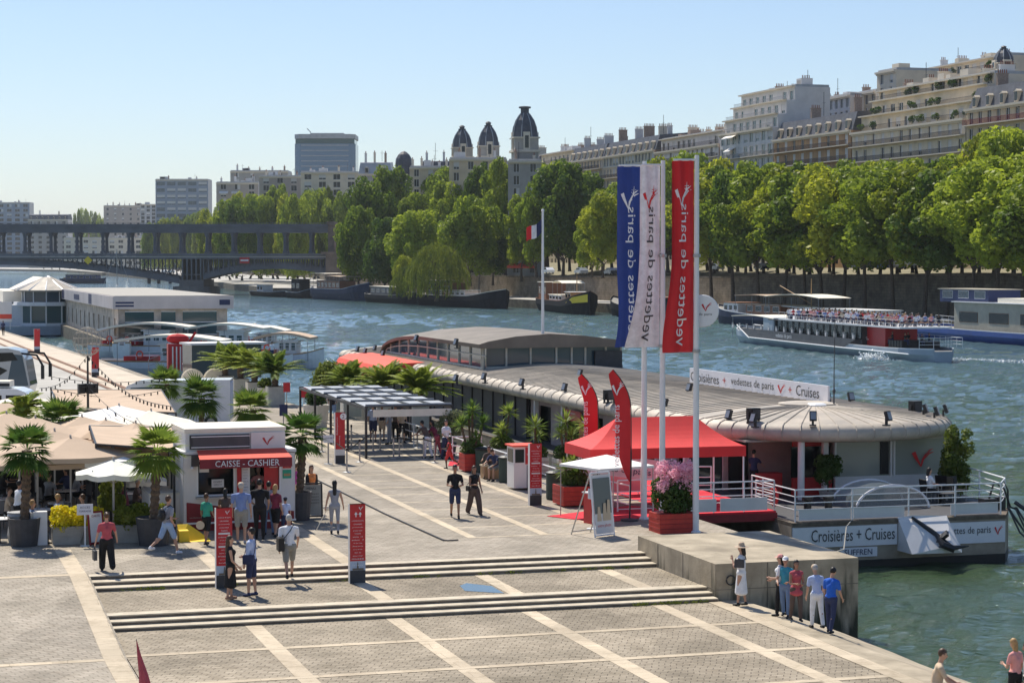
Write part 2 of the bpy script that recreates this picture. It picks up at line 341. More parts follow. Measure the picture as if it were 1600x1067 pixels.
# water surface: real wind waves near the quay, easing into a plain sheet far away
def water():
    rg=np.random.default_rng(12); ys=[20.]
    while ys[-1]<520: ys.append(ys[-1]+max(.22,ys[-1]*.0042))
    ys=np.array(ys); nx=620; sx=np.linspace(-.30,.34,nx)
    Y=np.repeat(ys[:,None],nx,1); X=Y*sx[None,:]; H=np.zeros_like(X)
    for i in range(110):
        lam=.75*10**rg.uniform(0,.85); a=rg.normal(TH+1.2,.75); k=2*PI/lam; amp=.0115*lam**.62*rg.uniform(.5,1.3)
        if lam<3: amp*=np.clip(1.25-Y/240,.25,1)
        H+=amp*np.sin(k*(X*math.cos(a)+Y*math.sin(a))+rg.uniform(0,6.3))
    wind=.75+.35*np.sin(X*.021+Y*.034+1)+.25*np.sin(X*.06-Y*.022); H*=np.clip(wind,.3,1.3)*np.clip((520-Y)/120,0,1)
    V=np.stack([X,Y,ZW+H],2).reshape(-1,3).astype(np.float32); ny=len(ys)
    me=bpy.data.meshes.new('river_waves'); me.vertices.add(len(V)); me.vertices.foreach_set('co',V.ravel())
    i,j=np.meshgrid(np.arange(ny-1),np.arange(nx-1),indexing='ij'); a=(i*nx+j).ravel(); F4=np.stack([a,a+1,a+nx+1,a+nx],1).astype(np.int32)
    me.loops.add(F4.size); me.loops.foreach_set('vertex_index',F4.ravel()); me.polygons.add(len(F4)); me.polygons.foreach_set('loop_start',np.arange(0,F4.size,4,dtype=np.int32)); me.update(calc_edges=True)
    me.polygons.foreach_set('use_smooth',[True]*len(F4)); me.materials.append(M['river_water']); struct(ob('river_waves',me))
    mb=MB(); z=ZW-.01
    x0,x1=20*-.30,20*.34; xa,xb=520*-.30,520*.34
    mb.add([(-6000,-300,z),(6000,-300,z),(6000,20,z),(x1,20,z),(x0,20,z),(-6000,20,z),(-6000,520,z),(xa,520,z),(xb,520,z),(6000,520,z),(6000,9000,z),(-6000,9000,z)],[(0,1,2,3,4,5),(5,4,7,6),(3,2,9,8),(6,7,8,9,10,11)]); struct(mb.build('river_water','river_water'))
water()
mb=MB(); mb.quad((-9000,-400,-5),(9000,-400,-5),(9000,15000,-5),(-9000,15000,-5)); struct(mb.build('river_bed','earth'))
# left bank in the quay frame (local x = v across, local y = u along the river)
EDGE=[(26,58.3),(26,78),(25.6,100),(23.6,125),(18.9,157),(17.9,190),(13.75,276),(-8,420),(-70,600),(-300,900)]
mb=MB(); mb.prism([(-160,57.6),(21.45,57.6),(21.45,58.3)]+EDGE+[(-400,900)],-3,0)
struct(mb.build('quay_plaza','setts_grey',rz=TH))
mb=MB(); mb.prism([(5.2,-30),(21.6,-30),(21.6,56.6),(5.2,56.6)],-3,ZL)
struct(mb.build('lower_quay','setts',rz=TH))
mb=MB(); mb.prism([(5.2,52.95),(21.45,52.95),(21.45,56.75),(5.2,56.75)],-1,ZM)
struct(mb.build('landing','setts',rz=TH))
mb=MB()   # ramp left of the flights
vs=[(-160,57.62,0),(5.22,57.62,0),(5.22,48.4,ZL),(-160,48.4,ZL),(-160,-30,ZL),(5.22,-30,ZL)]
mb.add(vs,[(0,3,2,1),(3,4,5,2)]); struct(mb.build('paved_ramp','setts_grey',rz=TH))
# flights of steps
for zt,us in ((0,(57.6,57.13,56.66)),(ZM,(52.75,52.35,51.95))):
    mb=MB(); h=.095
    for i,u in enumerate(us):
        z=zt-i*h; u2=us[i+1] if i<2 else u
        back=u+.42 if i==0 else us[i-1]+.02
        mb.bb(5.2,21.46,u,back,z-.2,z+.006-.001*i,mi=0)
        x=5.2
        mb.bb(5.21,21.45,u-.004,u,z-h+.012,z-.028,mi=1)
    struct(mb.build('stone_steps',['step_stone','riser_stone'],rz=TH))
# pale stone bands laid in the paving
mb=MB(); T=.006
def band(v0,v1,u0,u1,z): mb.quad((v0,u0,z+T),(v1,u0,z+T),(v1,u1,z+T),(v0,u1,z+T))
for v in (8.55,12.2,15.85,19.5): band(v,v+.42,-20,51.95,ZL); 
for v in (12.3,15.9,19.6): band(v,v+.42,53.17,56.66,ZM)
for u in (48.5,44.9,41.3,37.7,34.1): band(5.2,21.6,u,u+.28,ZL+.003)
for v in (8.6,12.35): band(v,v+.45,58.02,90,0)
for v in (17.3,19.7,22.0): band(v,v+.3,62.3,118,0)
for i in range(20): band(17.6,22.0,62.35+i*2.47,62.35+i*2.47+.13,-.003)
band(21.15,21.6,-20,51.9,ZL+.006)
for v in (11.0,16.6): band(v,v+.25,125,265,-.002) if v<12 else band(v-2,v-1.8,130,215,-.002)
struct(mb.build('paving_bands','slab_stone',rz=TH))
mb=MB(); a=.008   # band beside the steps, down the ramp
mb.add([(4.68,63.2,a),(5.16,63.2,a),(5.16,57.6,a),(4.68,57.6,a),(5.16,48.4,ZL+a),(4.68,48.4,ZL+a),(5.16,-20,ZL+a),(4.68,-20,ZL+a)],[(0,1,2,3),(3,2,4,5),(5,4,6,7)])
mb.quad((-40,48.2,ZL+.006),(4.68,48.2,ZL+.006),(4.68,48.5,ZL+.006),(-40,48.5,ZL+.006)); mb.quad((-40,57.9,.006),(4.68,57.9,.006),(4.68,58.25,.006),(-40,58.25,.006))
struct(mb.build('ramp_band','slab_stone',rz=TH))
# sloping bank down to the water
mb=MB(); pts=[]
rnd=random.Random(4)
N=60
for i in range(N+1):
    u=-30+i*(82.2+0)/N
    for v,z in((21.6,ZL),(22.3,ZL-.02),(24.0,-1.15),(25.9,ZW-.05),(27,-2.8)):
        pts.append((v+rnd.uniform(-.03,.03),u,z+rnd.uniform(-.015,.015)))
mb.add(pts,[(i*5+j,i*5+j+1,(i+1)*5+j+1,(i+1)*5+j) for i in range(N) for j in range(4)]); struct(mb.build('sloping_bank','concrete',rz=TH))
m=mat('block_concrete',(.40,.34,.25),.9,var=.22,vs=.9,bump=.35,bs=18,dirt=(.25,.21,.15)); n=m.node_tree; b=n.nodes['Principled BSDF']   # algae and damp near the waterline, rust runs
tc=n.nodes.new('ShaderNodeTexCoord'); sx=n.nodes.new('ShaderNodeSeparateXYZ'); n.links.new(tc.outputs['Object'],sx.inputs[0])
mp=n.nodes.new('ShaderNodeMapping'); mp.inputs['Scale'].default_value=(2.2,2.2,.35); n.links.new(tc.outputs['Object'],mp.inputs[0]); no=n.nodes.new('ShaderNodeTexNoise'); no.inputs['Scale'].default_value=1.6; no.inputs['Detail'].default_value=7; n.links.new(mp.outputs[0],no.inputs['Vector'])
ma=n.nodes.new('ShaderNodeMath'); ma.operation='MULTIPLY_ADD'; ma.inputs[1].default_value=2.6; n.links.new(no.outputs['Fac'],ma.inputs[0]); mi_=n.nodes.new('ShaderNodeMath'); mi_.operation='MULTIPLY'; mi_.inputs[1].default_value=-.55; n.links.new(sx.outputs[2],mi_.inputs[0]); n.links.new(mi_.outputs[0],ma.inputs[2])
cr=n.nodes.new('ShaderNodeValToRGB'); cr.color_ramp.elements[0].position=.95; cr.color_ramp.elements[1].position=1.0; ma2=n.nodes.new('ShaderNodeMath'); ma2.operation='MULTIPLY'; ma2.inputs[1].default_value=.5; n.links.new(ma.outputs[0],ma2.inputs[0]); n.links.new(ma2.outputs[0],cr.inputs[0]); cr.color_ramp.elements[0].position=.72
mx=n.nodes.new('ShaderNodeMix'); mx.data_type='RGBA'; mx.inputs[7].default_value=(.055,.055,.035,1); old=b.inputs['Base Color'].links[0].from_socket; n.links.new(old,mx.inputs[6]); n.links.new(cr.outputs[0],mx.inputs[0]); n.links.new(mx.outputs[2],b.inputs['Base Color'])
# concrete mooring block
mb=MB(); mb.bb(21.47,25.75,52.2,58.28,-3,.42,mi=0); mb.bb(21.465,25.755,52.195,58.285,-.30,-.28,mi=1)
for u in(54.6,56.6): mb.bb(21.462,21.47,u,u+.02,-.6,.40,mi=1)
for v in(23.0,24.4): mb.bb(v,v+.02,52.19,52.2,-3,.40,mi=1)
b_=mb.build('mooring_block',['block_concrete','concrete_dark'],rz=TH); tag(b_,'big sunlit concrete block beside the steps, its front face in shade over the water','concrete block')
rg=MB(); rg.tube([(.0,-.02,0)]+[(.13*math.sin(a_),-.05,-.13+.13*math.cos(a_)) for a_ in [2*PI*k/12 for k in range(13)]],.02,6); r_=rg.build('mooring_ring','black_metal',loc=q(21.9,52.18,.1),rz=TH); tag(r_,'rusty iron mooring ring on the shaded face of the concrete block','mooring ring')
# puddle and weeds, cable
mb=MB(); mb.prism([(14.9,54.0),(15.8,53.3),(15.83,54.6),(15.3,55.3),(15.0,54.9)],ZM+.001,ZM+.008); struct(mb.build('puddle','glass_blue',rz=TH))
rnd=random.Random(11); mb=MB()
for i in range(90):
    f=rnd.random(); v=rnd.choice([6.2,6.8,9,12.0,14.5,16.4,17.2,18.6,19.2,19.8,20.2])+rnd.uniform(-.4,.4); fl=rnd.random()<.7
    u,z=(56.62,ZM) if fl else (51.9,ZL)
    if not fl: v=rnd.uniform(19,21.3)
    for k in range(5):
        a=rnd.uniform(0,2*PI); h=rnd.uniform(.04,.13); x=v+rnd.uniform(-.06,.06); y=u-rnd.uniform(0,.07)
        mb.add([(x,y,z),(x+.03*math.cos(a),y+.03*math.sin(a),z+h*.7),(x+.08*math.cos(a),y+.08*math.sin(a),z+h)],[(0,1,2)])
o=mb.build('weeds','leaf_hedge_green',rz=TH); tag(o,'small weeds growing along the foot of the stone steps','weeds',kind='stuff')
c0=[W(x,y,0) for x,y in((488,747),(530,768),(600,803),(655,828),(693,845),(700,846),(716,845))]
mb=MB(); mb.tube([(x,y,.035) for x,y in c0],.024,6); o=mb.build('cable_cover','charcoal'); tag(o,'long dark cable cover lying across the sunny paving','cable cover')
# ---------------------------------------------------------------- far bank
st=[]   # world stations: edge, wall foot, wall top z
for (v,vw,u,zt) in ((150,164,60,7.4),(149,163,200,7.2),(149,162.5,290,7.0),(146.5,160,380,5.9),(140,153,500,5.3),(134,150,570,5.2),(129,146,630,5.2),(124,142,680,6)):
    e=q(v,u); f=q(vw,u); st.append((e[0],e[1],f[0],f[1],zt))
for (px,D,off) in ((330,900,60),(300,1063,70),(180,1620,90),(100,2430,120),(-150,3600,200)):
    X=(px-800)/F*D; st.append((X,D,X+off*.75,D+off,3.4))
mb=MB(); K=len(st)
def outv(i):
    a=st[max(i-1,0)]; b=st[min(i+1,K-1)]; dx,dy=b[0]-a[0],b[1]-a[1]; l=math.hypot(dx,dy); return (dy/l,-dx/l)
cols=[]
for i,(ex,ey,wx,wy,zt) in enumerate(st):
    nx,ny=outv(i); beyond=i>=8; lo=.1 if not beyond else .6
    c=[(ex,ey,-3),(ex,ey,lo),(wx,wy,lo),(wx+.01,wy,zt)]
    for d,z in((.35,zt-.4),(8,zt-.4),(32,zt-.2),(60,zt+4 if not beyond else zt+1),(200,30 if not beyond else 8),(1500,45 if not beyond else 20)): c.append((wx+nx*d,wy+ny*d,z))
    cols.append(c)
n=len(cols[0]); vs=[p for c in cols for p in c]; fs=[];mi=[]
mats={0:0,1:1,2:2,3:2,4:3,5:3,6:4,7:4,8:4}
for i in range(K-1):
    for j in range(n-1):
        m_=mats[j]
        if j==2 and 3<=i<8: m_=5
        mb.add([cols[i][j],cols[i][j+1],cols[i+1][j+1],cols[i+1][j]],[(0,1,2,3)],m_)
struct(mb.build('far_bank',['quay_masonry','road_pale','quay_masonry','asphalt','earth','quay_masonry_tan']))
for i in range(0,7):      # stone parapet cap along the wall
    mb=MB(); a=st[i];b=st[i+1]; dx,dy=b[2]-a[2],b[3]-a[3]; l=math.hypot(dx,dy)
    mb.M=Matrix.Translation((a[2],a[3],0))@Matrix.Rotation(math.atan2(dy,dx),4,'Z')
    mb.add([(0,-.2,a[4]-.3),(l,-.2,b[4]-.3),(l,.45,b[4]-.3),(0,.45,a[4]-.3),(0,-.2,a[4]+.08),(l,-.2,b[4]+.08),(l,.45,b[4]+.08),(0,.45,a[4]+.08)],[(0,1,2,3),(4,7,6,5),(0,4,5,1),(2,6,7,3),(0,3,7,4),(1,5,6,2)])
    mb.add([(0,-.32,a[4]-1.6),(l,-.32,b[4]-1.6),(l,-.32,b[4]-1.25),(0,-.32,a[4]-1.25),(0,0,a[4]-1.6),(l,0,b[4]-1.6),(l,0,b[4]-1.25),(0,0,a[4]-1.25)],[(0,1,2,3),(3,2,6,7),(0,4,5,1)])
    struct(mb.build('quay_parapet','quay_masonry'))
mb=MB(); hv=[]      # distant hills
rnd=random.Random(3); N=60
for i in range(N+1):
    X=-3200+i*120; h=150+22*math.sin(i*.35)+12*math.sin(i*.9+1)+rnd.uniform(-4,4)
    hv+=[(X,5200,-4),(X,6100,h*.8),(X,6900,h),(X,7800,-4)]
mb.add(hv,[(i*4+j,(i+1)*4+j,(i+1)*4+j+1,i*4+j+1) for i in range(N) for j in range(3)]); struct(mb.build('hills','hill_green',smooth=True))
# ---------------------------------------------------------------- bridge with railway viaduct
DB=695.; S=DB/F
mat('bridge_steel',(.12,.13,.15),.6,var=.25,vs=.15); mat('bridge_light',(.34,.33,.32),.7,var=.1); mat('bridge_rail',(.115,.125,.14),.6,var=.2,vs=.3)
mat('pier_stone',(.17,.16,.15),.9,var=.25,vs=.2); mat('pier_brick',(.20,.155,.125),.9,var=.3,vs=.3)
def bx(px): return (px-800)*S
B=thing('bridge','two level steel river bridge with a colonnaded railway viaduct above its road deck','bridge',(bx(250),DB,ZW))
BZ=lambda py: zat(py,DB)-ZW; BX=lambda px:(px-250)*S
x0,x1=BX(-420),BX(522)
mb=MB(); mb.bb(x0,x1,-4,4,BZ(364),BZ(357),mi=0); mb.bb(x0,x1,-4.3,-4.05,BZ(358),BZ(350.5),mi=1); mb.bb(x0,x1,4.05,4.3,BZ(358),BZ(350.5),mi=1); mb.bb(x0,x1,-4.45,-4.3,BZ(353),BZ(351.5),mi=0)
mb.build('upper_deck',['bridge_steel','bridge_rail'],B)
mb=MB(); k=0
x=x0
while x<x1: mb.bb(x,x+.12,-4.4,-4.3,BZ(351),BZ(348.5)); x+=1.0
mb.bb(x0,x1,-4.4,-4.3,BZ(349),BZ(348.6)); mb.build('parapet_rail','bridge_steel',B)
px=3.
while px<510:
    mb=MB()
    for dy in(-3.2,3.2):
        mb.tube([(0,dy,BZ(396)),(0,dy,BZ(390)),(0,dy,BZ(372)),(0,dy,BZ(364))],[.75,.6,.5,1.0],8)
        mb.bb(-.8,.8,dy-.8,dy+.8,BZ(396),BZ(393))
    mb.bb(-.2,.2,-3.2,3.2,BZ(367),BZ(364)); mb.build('column','bridge_rail',B,loc=(BX(px),0,0)); px+=40.4
mb=MB(); mb.bb(x0,x1,-12,12,BZ(405),BZ(401),mi=0); mb.bb(x0,x1,-12.3,-12,BZ(402.5),BZ(400.8),mi=1); mb.bb(x0,x1,-12.35,-12.05,BZ(400.5),BZ(396.5),mi=0)
mb.build('road_deck',['bridge_steel','bridge_light'],B)
def arch(pa,pb,ya,yc,nm='arch_span'):
    mb=MB(); n=28; xa,xb=BX(pa),BX(pb)
    pts=[]
    for i in range(n+1):
        t=i/n; x=xa+(xb-xa)*t; yy=yc+(ya-yc)*(2*t-1)**2; pts.append((x,BZ(yy)))
    for dy in(-11.5,-4,4,11.5):
        for i in range(n):
            (xa_,za),(xb_,zb)=pts[i],pts[i+1]
            mb.add([(xa_,dy,za),(xb_,dy,zb),(xb_,dy,zb+1.1),(xa_,dy,za+1.1),(xa_,dy+.6,za),(xb_,dy+.6,zb),(xb_,dy+.6,zb+1.1),(xa_,dy+.6,za+1.1)],[(0,1,2,3),(4,7,6,5),(0,4,5,1),(3,2,6,7)])
            if i%1==0: mb.bb(xa_-.18,xa_+.18,dy+.1,dy+.5,za,BZ(404))
            if BZ(404)-za>2.2 and dy<0: 
                mb.tube([(xa_,dy+.3,za+1),((xa_+xb_)/2,dy+.3,BZ(406)),(xb_,dy+.3,zb+1)],.16,5)
    for dy in (-11.2,11.2): mb.add([(p[0],dy+.1,p[1]+.9) for p in pts]+[(p[0],dy+.1,p[1]+2.0) for p in pts],[(i,i+1,n+2+i,n+1+i) for i in range(n)])
    mb.build(nm,'bridge_steel',B)
arch(-340,290,443,413); arch(326,545,436,420)
mb=MB(); mb.prism([(-6,-13),(-4.5,-16),(0,-18),(4.5,-16),(6,-13),(6,13),(0,18),(-6,13)],-3,BZ(447)); mb.prism([(-4,-12),(0,-14),(4,-12),(4,12),(-4,12)],BZ(447),BZ(437)); mb.build('pier','pier_stone',B,loc=(BX(308),0,0))
mb=MB()
for x_ in(-3,-1.5,0,1.5,3): mb.bb(x_-.22,x_+.22,-11.8,11.8,BZ(437),BZ(404))
mb.bb(-3.2,3.2,-11,11,BZ(430),BZ(428)); mb.build('pier_frame','bridge_steel',B,loc=(BX(308),0,0))
mb=MB(); mb.bb(BX(515),BX(556),-14,14,-1,BZ(396)); mb.bb(BX(515),BX(524),-5,5,BZ(396),BZ(348)); mb.bb(BX(513),BX(526),-5.5,5.5,BZ(352),BZ(347)); mb.bb(BX(508),BX(530),-14.5,14.5,BZ(398),BZ(394))
mb.build('abutment','pier_brick',B)
for k,px in enumerate((390,150)):    # small signs on the parapet
    mb=MB()
    if k==0: mb.bb(-1.6,1.6,-.1,.1,-1,1,mi=0); mb.bb(-1.3,1.3,-.15,-.1,-.25,.25,mi=1)
    else: mb.box((0,0,0),(2.0,.15,2.0),ry=PI/4,mi=2)
    mb.build('navigation_sign',['red_paint','white_metal','yellow_paint'],B,loc=(BX(px),-12.6,BZ(407)))
# cars on the quay under the bridge
# ================================================================ TREES
def leaf_cloud(seed,clumps,n,size,zbias=.25,droop=0):
    rg=np.random.default_rng(seed); C=np.array([c[:3] for c in clumps]); Rr=np.array([c[3] for c in clumps])
    pr=Rr**2; pr=pr/pr.sum(); idx=rg.choice(len(C),n,p=pr)
    d=rg.normal(size=(n,3)); d[:,2]+=zbias; d/=np.linalg.norm(d,axis=1)[:,None]
    rad=Rr[idx]*(.45+.62*rg.random(n)**.45); p=C[idx]+d*rad[:,None]
    nn=d+rg.normal(size=(n,3))*.55; nn/=np.linalg.norm(nn,axis=1)[:,None]
    t=np.cross(nn,rg.normal(size=(n,3))); t/=np.linalg.norm(t,axis=1)[:,None]; b=np.cross(nn,t)
    s=size*(.6+.8*rg.random(n))[:,None]; s2=s*(.55+.3*rg.random(n))[:,None]
    if droop: t=np.tile([0,0,-1.],(n,1))+rg.normal(size=(n,3))*.18; b=np.cross(nn,t); s=s*droop; s2=s2*.5
    V=np.stack([p-t*s,p-b*s2,p+t*s,p+b*s2],1).reshape(-1,3)
    return V
def cloudmesh(name,V,m):
    me=bpy.data.meshes.new(name); n=len(V)//4; me.vertices.add(len(V)); me.vertices.foreach_set('co',V.ravel().astype(np.float32))
    me.loops.add(4*n); me.loops.foreach_set('vertex_index',np.arange(4*n,dtype=np.int32)); me.polygons.add(n)
    me.polygons.foreach_set('loop_start',np.arange(0,4*n,4,dtype=np.int32)); me.update(calc_edges=True); me.materials.append(M[m]); return me
def clumps(seed,rx,rz,k,cr,zc):
    rd=random.Random(seed); out=[(0,0,zc,rx*.6)]
    for i in range(k):
        a=rd.uniform(0,2*PI); t=rd.uniform(-.9,1); rr=rx*math.sqrt(max(.05,1-t*t*.85))*rd.uniform(.45,.95)
        out.append((rr*math.cos(a),rr*math.sin(a),zc+t*rz*.85,cr*rd.uniform(.7,1.25)))
    return out
CR={}
for kind,m,n in (('plane','leaf_plane',5),('dark','leaf_dark',3),('yellow','leaf_yellow',2)):
    CR[kind]=[cloudmesh('crown',leaf_cloud(i*7+len(kind),clumps(i+len(kind)*10,5.0,5.6,44,1.35,0),11000,.25),m) for i in range(n)]
def trunkmesh(seed,h,r,spread=3.2,m='bark'):
    rd=random.Random(seed); mb=MB(); lx,ly=rd.uniform(-.4,.4),rd.uniform(-.4,.4)
    mb.tube([(0,0,-.3),(0,0,.4),(lx*.4,ly*.4,h*.5),(lx,ly,h)],[r*1.4,r*1.05,r*.85,r*.65],8)
    for k in range(6):
        a=rd.uniform(0,2*PI); s=spread*rd.uniform(.5,1); z0=h*rd.uniform(.75,1)
        mb.tube([(lx,ly,z0),(lx+s*.45*math.cos(a),ly+s*.45*math.sin(a),z0+s*.9),(lx+s*math.cos(a),ly+s*math.sin(a),z0+s*1.9)],[r*.5,r*.3,r*.12],6)
    me=mb.build('trunk',m); d=me.data; bpy.data.objects.remove(me); return d
TR=[trunkmesh(i,7.5,.33) for i in range(4)]
rt=random.Random(21)
def tree(label,x,y,z0,ztop,rad,kind='plane',group='trees along the far bank',trunk=None,cat='tree',name='tree'):
    T=thing(name,label,cat,(x,y,z0),rt.uniform(0,6),group); H=ztop-z0
    th=trunk if trunk is not None else H*.16
    o=ob('trunk',rt.choice(TR),T); o.scale=(max(.8,H/20),max(.8,H/20),th/7.5)
    ch=(H-th*.85)/2; c=ob('crown',rt.choice(CR[kind]),T,(0,0,th*.85+ch)); c.scale=(rad/5.2,rad/5.2*rt.uniform(.9,1.1),ch/5.5); c.rotation_euler=(0,0,rt.uniform(0,6))
    return T
def treepx(label,px,ytop,D,wpx,z0,kind,trunk=None,**k):
    x,_,z=WD(px,ytop,D); return tree(label,x,D,z0,z,wpx*D/F/2,kind,trunk=trunk,**k)
# lower quay row, bare trunks in front of the stone wall
PXL=[1112,1146,1185,1225,1258,1285,1318,1352,1396,1445,1480,1518,1560,1600,1650]
for i,px in enumerate(PXL):
    v=155.5; D=rayv(px,v); x,_,_z=WD(px,400,D)
    tree('tall street tree with a bare trunk before the dark quay wall, number %d from the left of its row'%(i+1) if False else 'plane tree on the lower quay, its bare trunk crossing the dark stone wall',x,D,.1,zat(268-rt.uniform(-6,18)+(12 if px<1200 else 0),D),rt.uniform(7.6,9.6),rt.choice(['plane','plane','yellow']),trunk=8.6,group='plane trees on the lower quay')
u=296; i=0
while u<660:
    v=174+rt.uniform(-1,1); x,y,_=q(v,u); D=y; px=CX+x/D*F
    yt=np.interp(px,[850,900,950,1000,1050,1100,1150,1250,1340,1400,1500,1560,1620],[262,262,300,262,236,240,262,262,250,252,244,212,196])+rt.uniform(-4,14)
    tree('plane tree standing on the upper road above the quay wall',x,y,6.5,zat(yt,D),rt.uniform(7.4,9),rt.choice(['plane','plane','yellow','dark']) if 1000<px<1640 else rt.choice(['plane','dark']),group='plane trees along the upper road'); u+=rt.uniform(7,10)
u=300
while u<560:      # second row behind, keeps the crowns closed
    x,y,_=q(186+rt.uniform(-2,2),u); D=y; px=CX+x/D*F
    yt=np.interp(px,[850,950,1050,1150,1340,1500,1620],[272,306,246,266,258,256,215])+rt.uniform(0,10)
    tree('plane tree in the back row beside the house fronts',x,y,6.8,zat(yt,D),rt.uniform(7,8.5),rt.choice(['plane','plane','dark','yellow']),group='plane trees in the back row'); u+=rt.uniform(9,13)
CL=[('big dark green tree with a rounded double crown left of the white flagpole',880,257,500,112,5.2,'dark'),
('dark tree behind the tricolour flag, lower than its neighbour',838,285,505,70,5.2,'dark'),
('tree with a broad crown below the largest slate dome',790,247,560,86,5,'plane'),
('tree between the twin domes and the largest dome',748,262,575,60,5,'dark'),
('light green round tree in the middle of the bank behind the willow',735,305,520,96,3,'plane'),
('tall tree below the twin domed towers',700,282,600,78,5,'plane'),
('bushy tree left of the willow and above it',652,332,540,96,2,'plane'),
('tall tree at the left end of the bank beside the bridge abutment',578,285,610,90,1,'dark'),
('highest pale tree behind the bridge abutment trees',608,266,640,84,4,'plane'),
('mid green tree behind the pale tall one',652,305,620,72,4,'plane'),
('dark tree hanging over the water next to the bridge abutment',560,322,590,70,0,'dark'),
('dark tree right of the one over the water',600,340,575,76,0,'dark'),
('low tree tucked between the willow and the dark trees',700,345,560,64,2,'dark'),
('tree right behind the willow with shaded underside',770,330,530,70,3,'dark'),
('narrow tree between willow and the flagpole trees',815,310,520,60,4,'plane'),
('yellow green tree leaning over the parked cars left of the blue banner',942,300,440,78,5.5,'yellow'),
('tree behind the yellow green one, darker',925,330,460,60,5.5,'plane'),
('small loose bush tree at the waterline left of the willow',632,402,520,46,0,'yellow')]
for lb,px,yt,D,wp,z0,kd in CL: treepx(lb,px,yt,D,wp,z0,kd,group='trees on the wooded bank')
for i in range(20):   # trees downstream, seen over and under the viaduct
    px=335+i*11+rt.uniform(-4,4); D=rt.uniform(760,900); treepx('tree rising behind the right half of the viaduct',px,np.interp(px,[330,380,430,500,545],[322,306,300,296,300])+rt.uniform(-3,16),D,rt.uniform(44,60),2,rt.choice(['plane','yellow','plane']),trunk=1.5,group='trees beyond the viaduct')
for i in range(14):
    px=232+i*9+rt.uniform(-4,4); treepx('tree beyond the middle of the viaduct on the far bend',px,np.interp(px,[230,260,300,350],[350,342,330,324])+rt.uniform(0,10),rt.uniform(1250,1500),rt.uniform(24,34),3,rt.choice(['plane','yellow','dark']),trunk=1.5,group='trees on the far bend')
for i in range(14):
    px=70+i*12.5+rt.uniform(-3,3); treepx('tree far beyond the left of the viaduct',px,(330 if 108<px<165 else 362)+rt.uniform(0,9),rt.uniform(2100,2400),rt.uniform(18,28),2,rt.choice(['plane','dark']),trunk=3,group='trees far down the river')
# willow
rd=random.Random(5); cl=[(0,0,9,4.5)]
V=[]
rg=np.random.default_rng(8)
dom=[]
for i in range(330):
    a=rg.uniform(0,2*PI); rr=7.6*math.sqrt(rg.random()); zt=12.5*math.sqrt(max(.02,1-(rr/8.6)**2))+rg.uniform(-.5,.5); L=rg.uniform(2,zt*.95)
    x,y=rr*math.cos(a),rr*math.sin(a); k=int(L/.16); t=np.linspace(0,1,k); out=.8*t**.5
    P0=np.stack([x+math.cos(a)*out+rg.normal(size=k)*.12,y+math.sin(a)*out+rg.normal(size=k)*.12,zt-L*t+rg.normal(size=k)*.1],1)
    tt=np.tile([math.cos(a)*.15,math.sin(a)*.15,-1.],(k,1))+rg.normal(size=(k,3))*.2; nn=rg.normal(size=(k,3)); b=np.cross(nn,tt); b/=np.linalg.norm(b,axis=1)[:,None]
    V.append(np.stack([P0-tt*.32,P0-b*.09,P0+tt*.32,P0+b*.09],1).reshape(-1,3))
me=cloudmesh('crown',np.concatenate(V),'leaf_willow')
x,y,_=WD(683,460,500)
Tw=thing('willow_tree','weeping willow hanging over the moored barges on the far bank','tree',(x,y,-.3)); c=ob('crown',me,Tw); c.scale=(1,1,1.08); ob('trunk',TR[0],Tw).scale=(1.6,1.6,1)
x,y,_=WD(640,460,515); T2=copy_tree(Tw,(x,y,-.3),1.2,'smaller trailing willow left of the big weeping one','',.62)
# ================================================================ BUILDINGS
mat('stone_cream',(.66,.57,.43),.85,var=.13,vs=.3); mat('stone_beige',(.60,.49,.34),.85,var=.14,vs=.3); mat('stone_grey',(.40,.37,.33),.85,var=.15,vs=.3)
mat('render_white',(.66,.63,.60),.8,var=.1,vs=.3); mat('render_cream',(.68,.59,.46),.8,var=.1,vs=.3); mat('brick_orange',(.44,.27,.14),.85,var=.18,vs=.5); mat('slate',(.07,.075,.09),.6,var=.3,vs=.8)
mat('zinc_pale',(.40,.41,.42),.5,var=.15,vs=.5); mat('trim',(.68,.60,.48),.8,var=.08); mat('chimney_brick',(.36,.26,.20),.9,var=.2); mat('pot_red',(.30,.13,.08),.9,var=.2); mat('roof_tile',(.34,.17,.10),.9,var=.2)
mat('grey_facade',(.27,.31,.37),.6,var=.12,vs=.1); mat('far_beige',(.44,.38,.33),.85,var=.12,vs=.05)
_wm={}
def winmesh(w,h,fr,gl,sh):
    k=(w,h,fr,gl,sh)
    if k in _wm: return _wm[k]
    mb=MB(); t=.07
    mb.bb(.22,.26,-w/2,w/2,0,h,mi=1)
    for y in(-w/2+t/2,w/2-t/2,0): mb.bb(.14,.23,y-t/2,y+t/2,0,h,mi=0)
    for z in(t/2,h-t/2): mb.bb(.15,.225,-w/2,w/2,z-t/2,z+t/2,mi=0)
    if sh=='blind': mb.bb(.08,.12,-w/2+.02,w/2-.02,h*.3,h-.02,mi=2)
    if sh=='blindfull': mb.bb(.08,.12,-w/2+.02,w/2-.02,.04,h-.02,mi=2)
    if sh=='half': mb.bb(.1,.14,-w/2+.02,0,.05,h-.05,mi=2)
    o=mb.build('window',[fr,gl,'curtain' if sh!='blue' else 'shutter_blue']); me=o.data; bpy.data.objects.remove(o); _wm[k]=me; return me
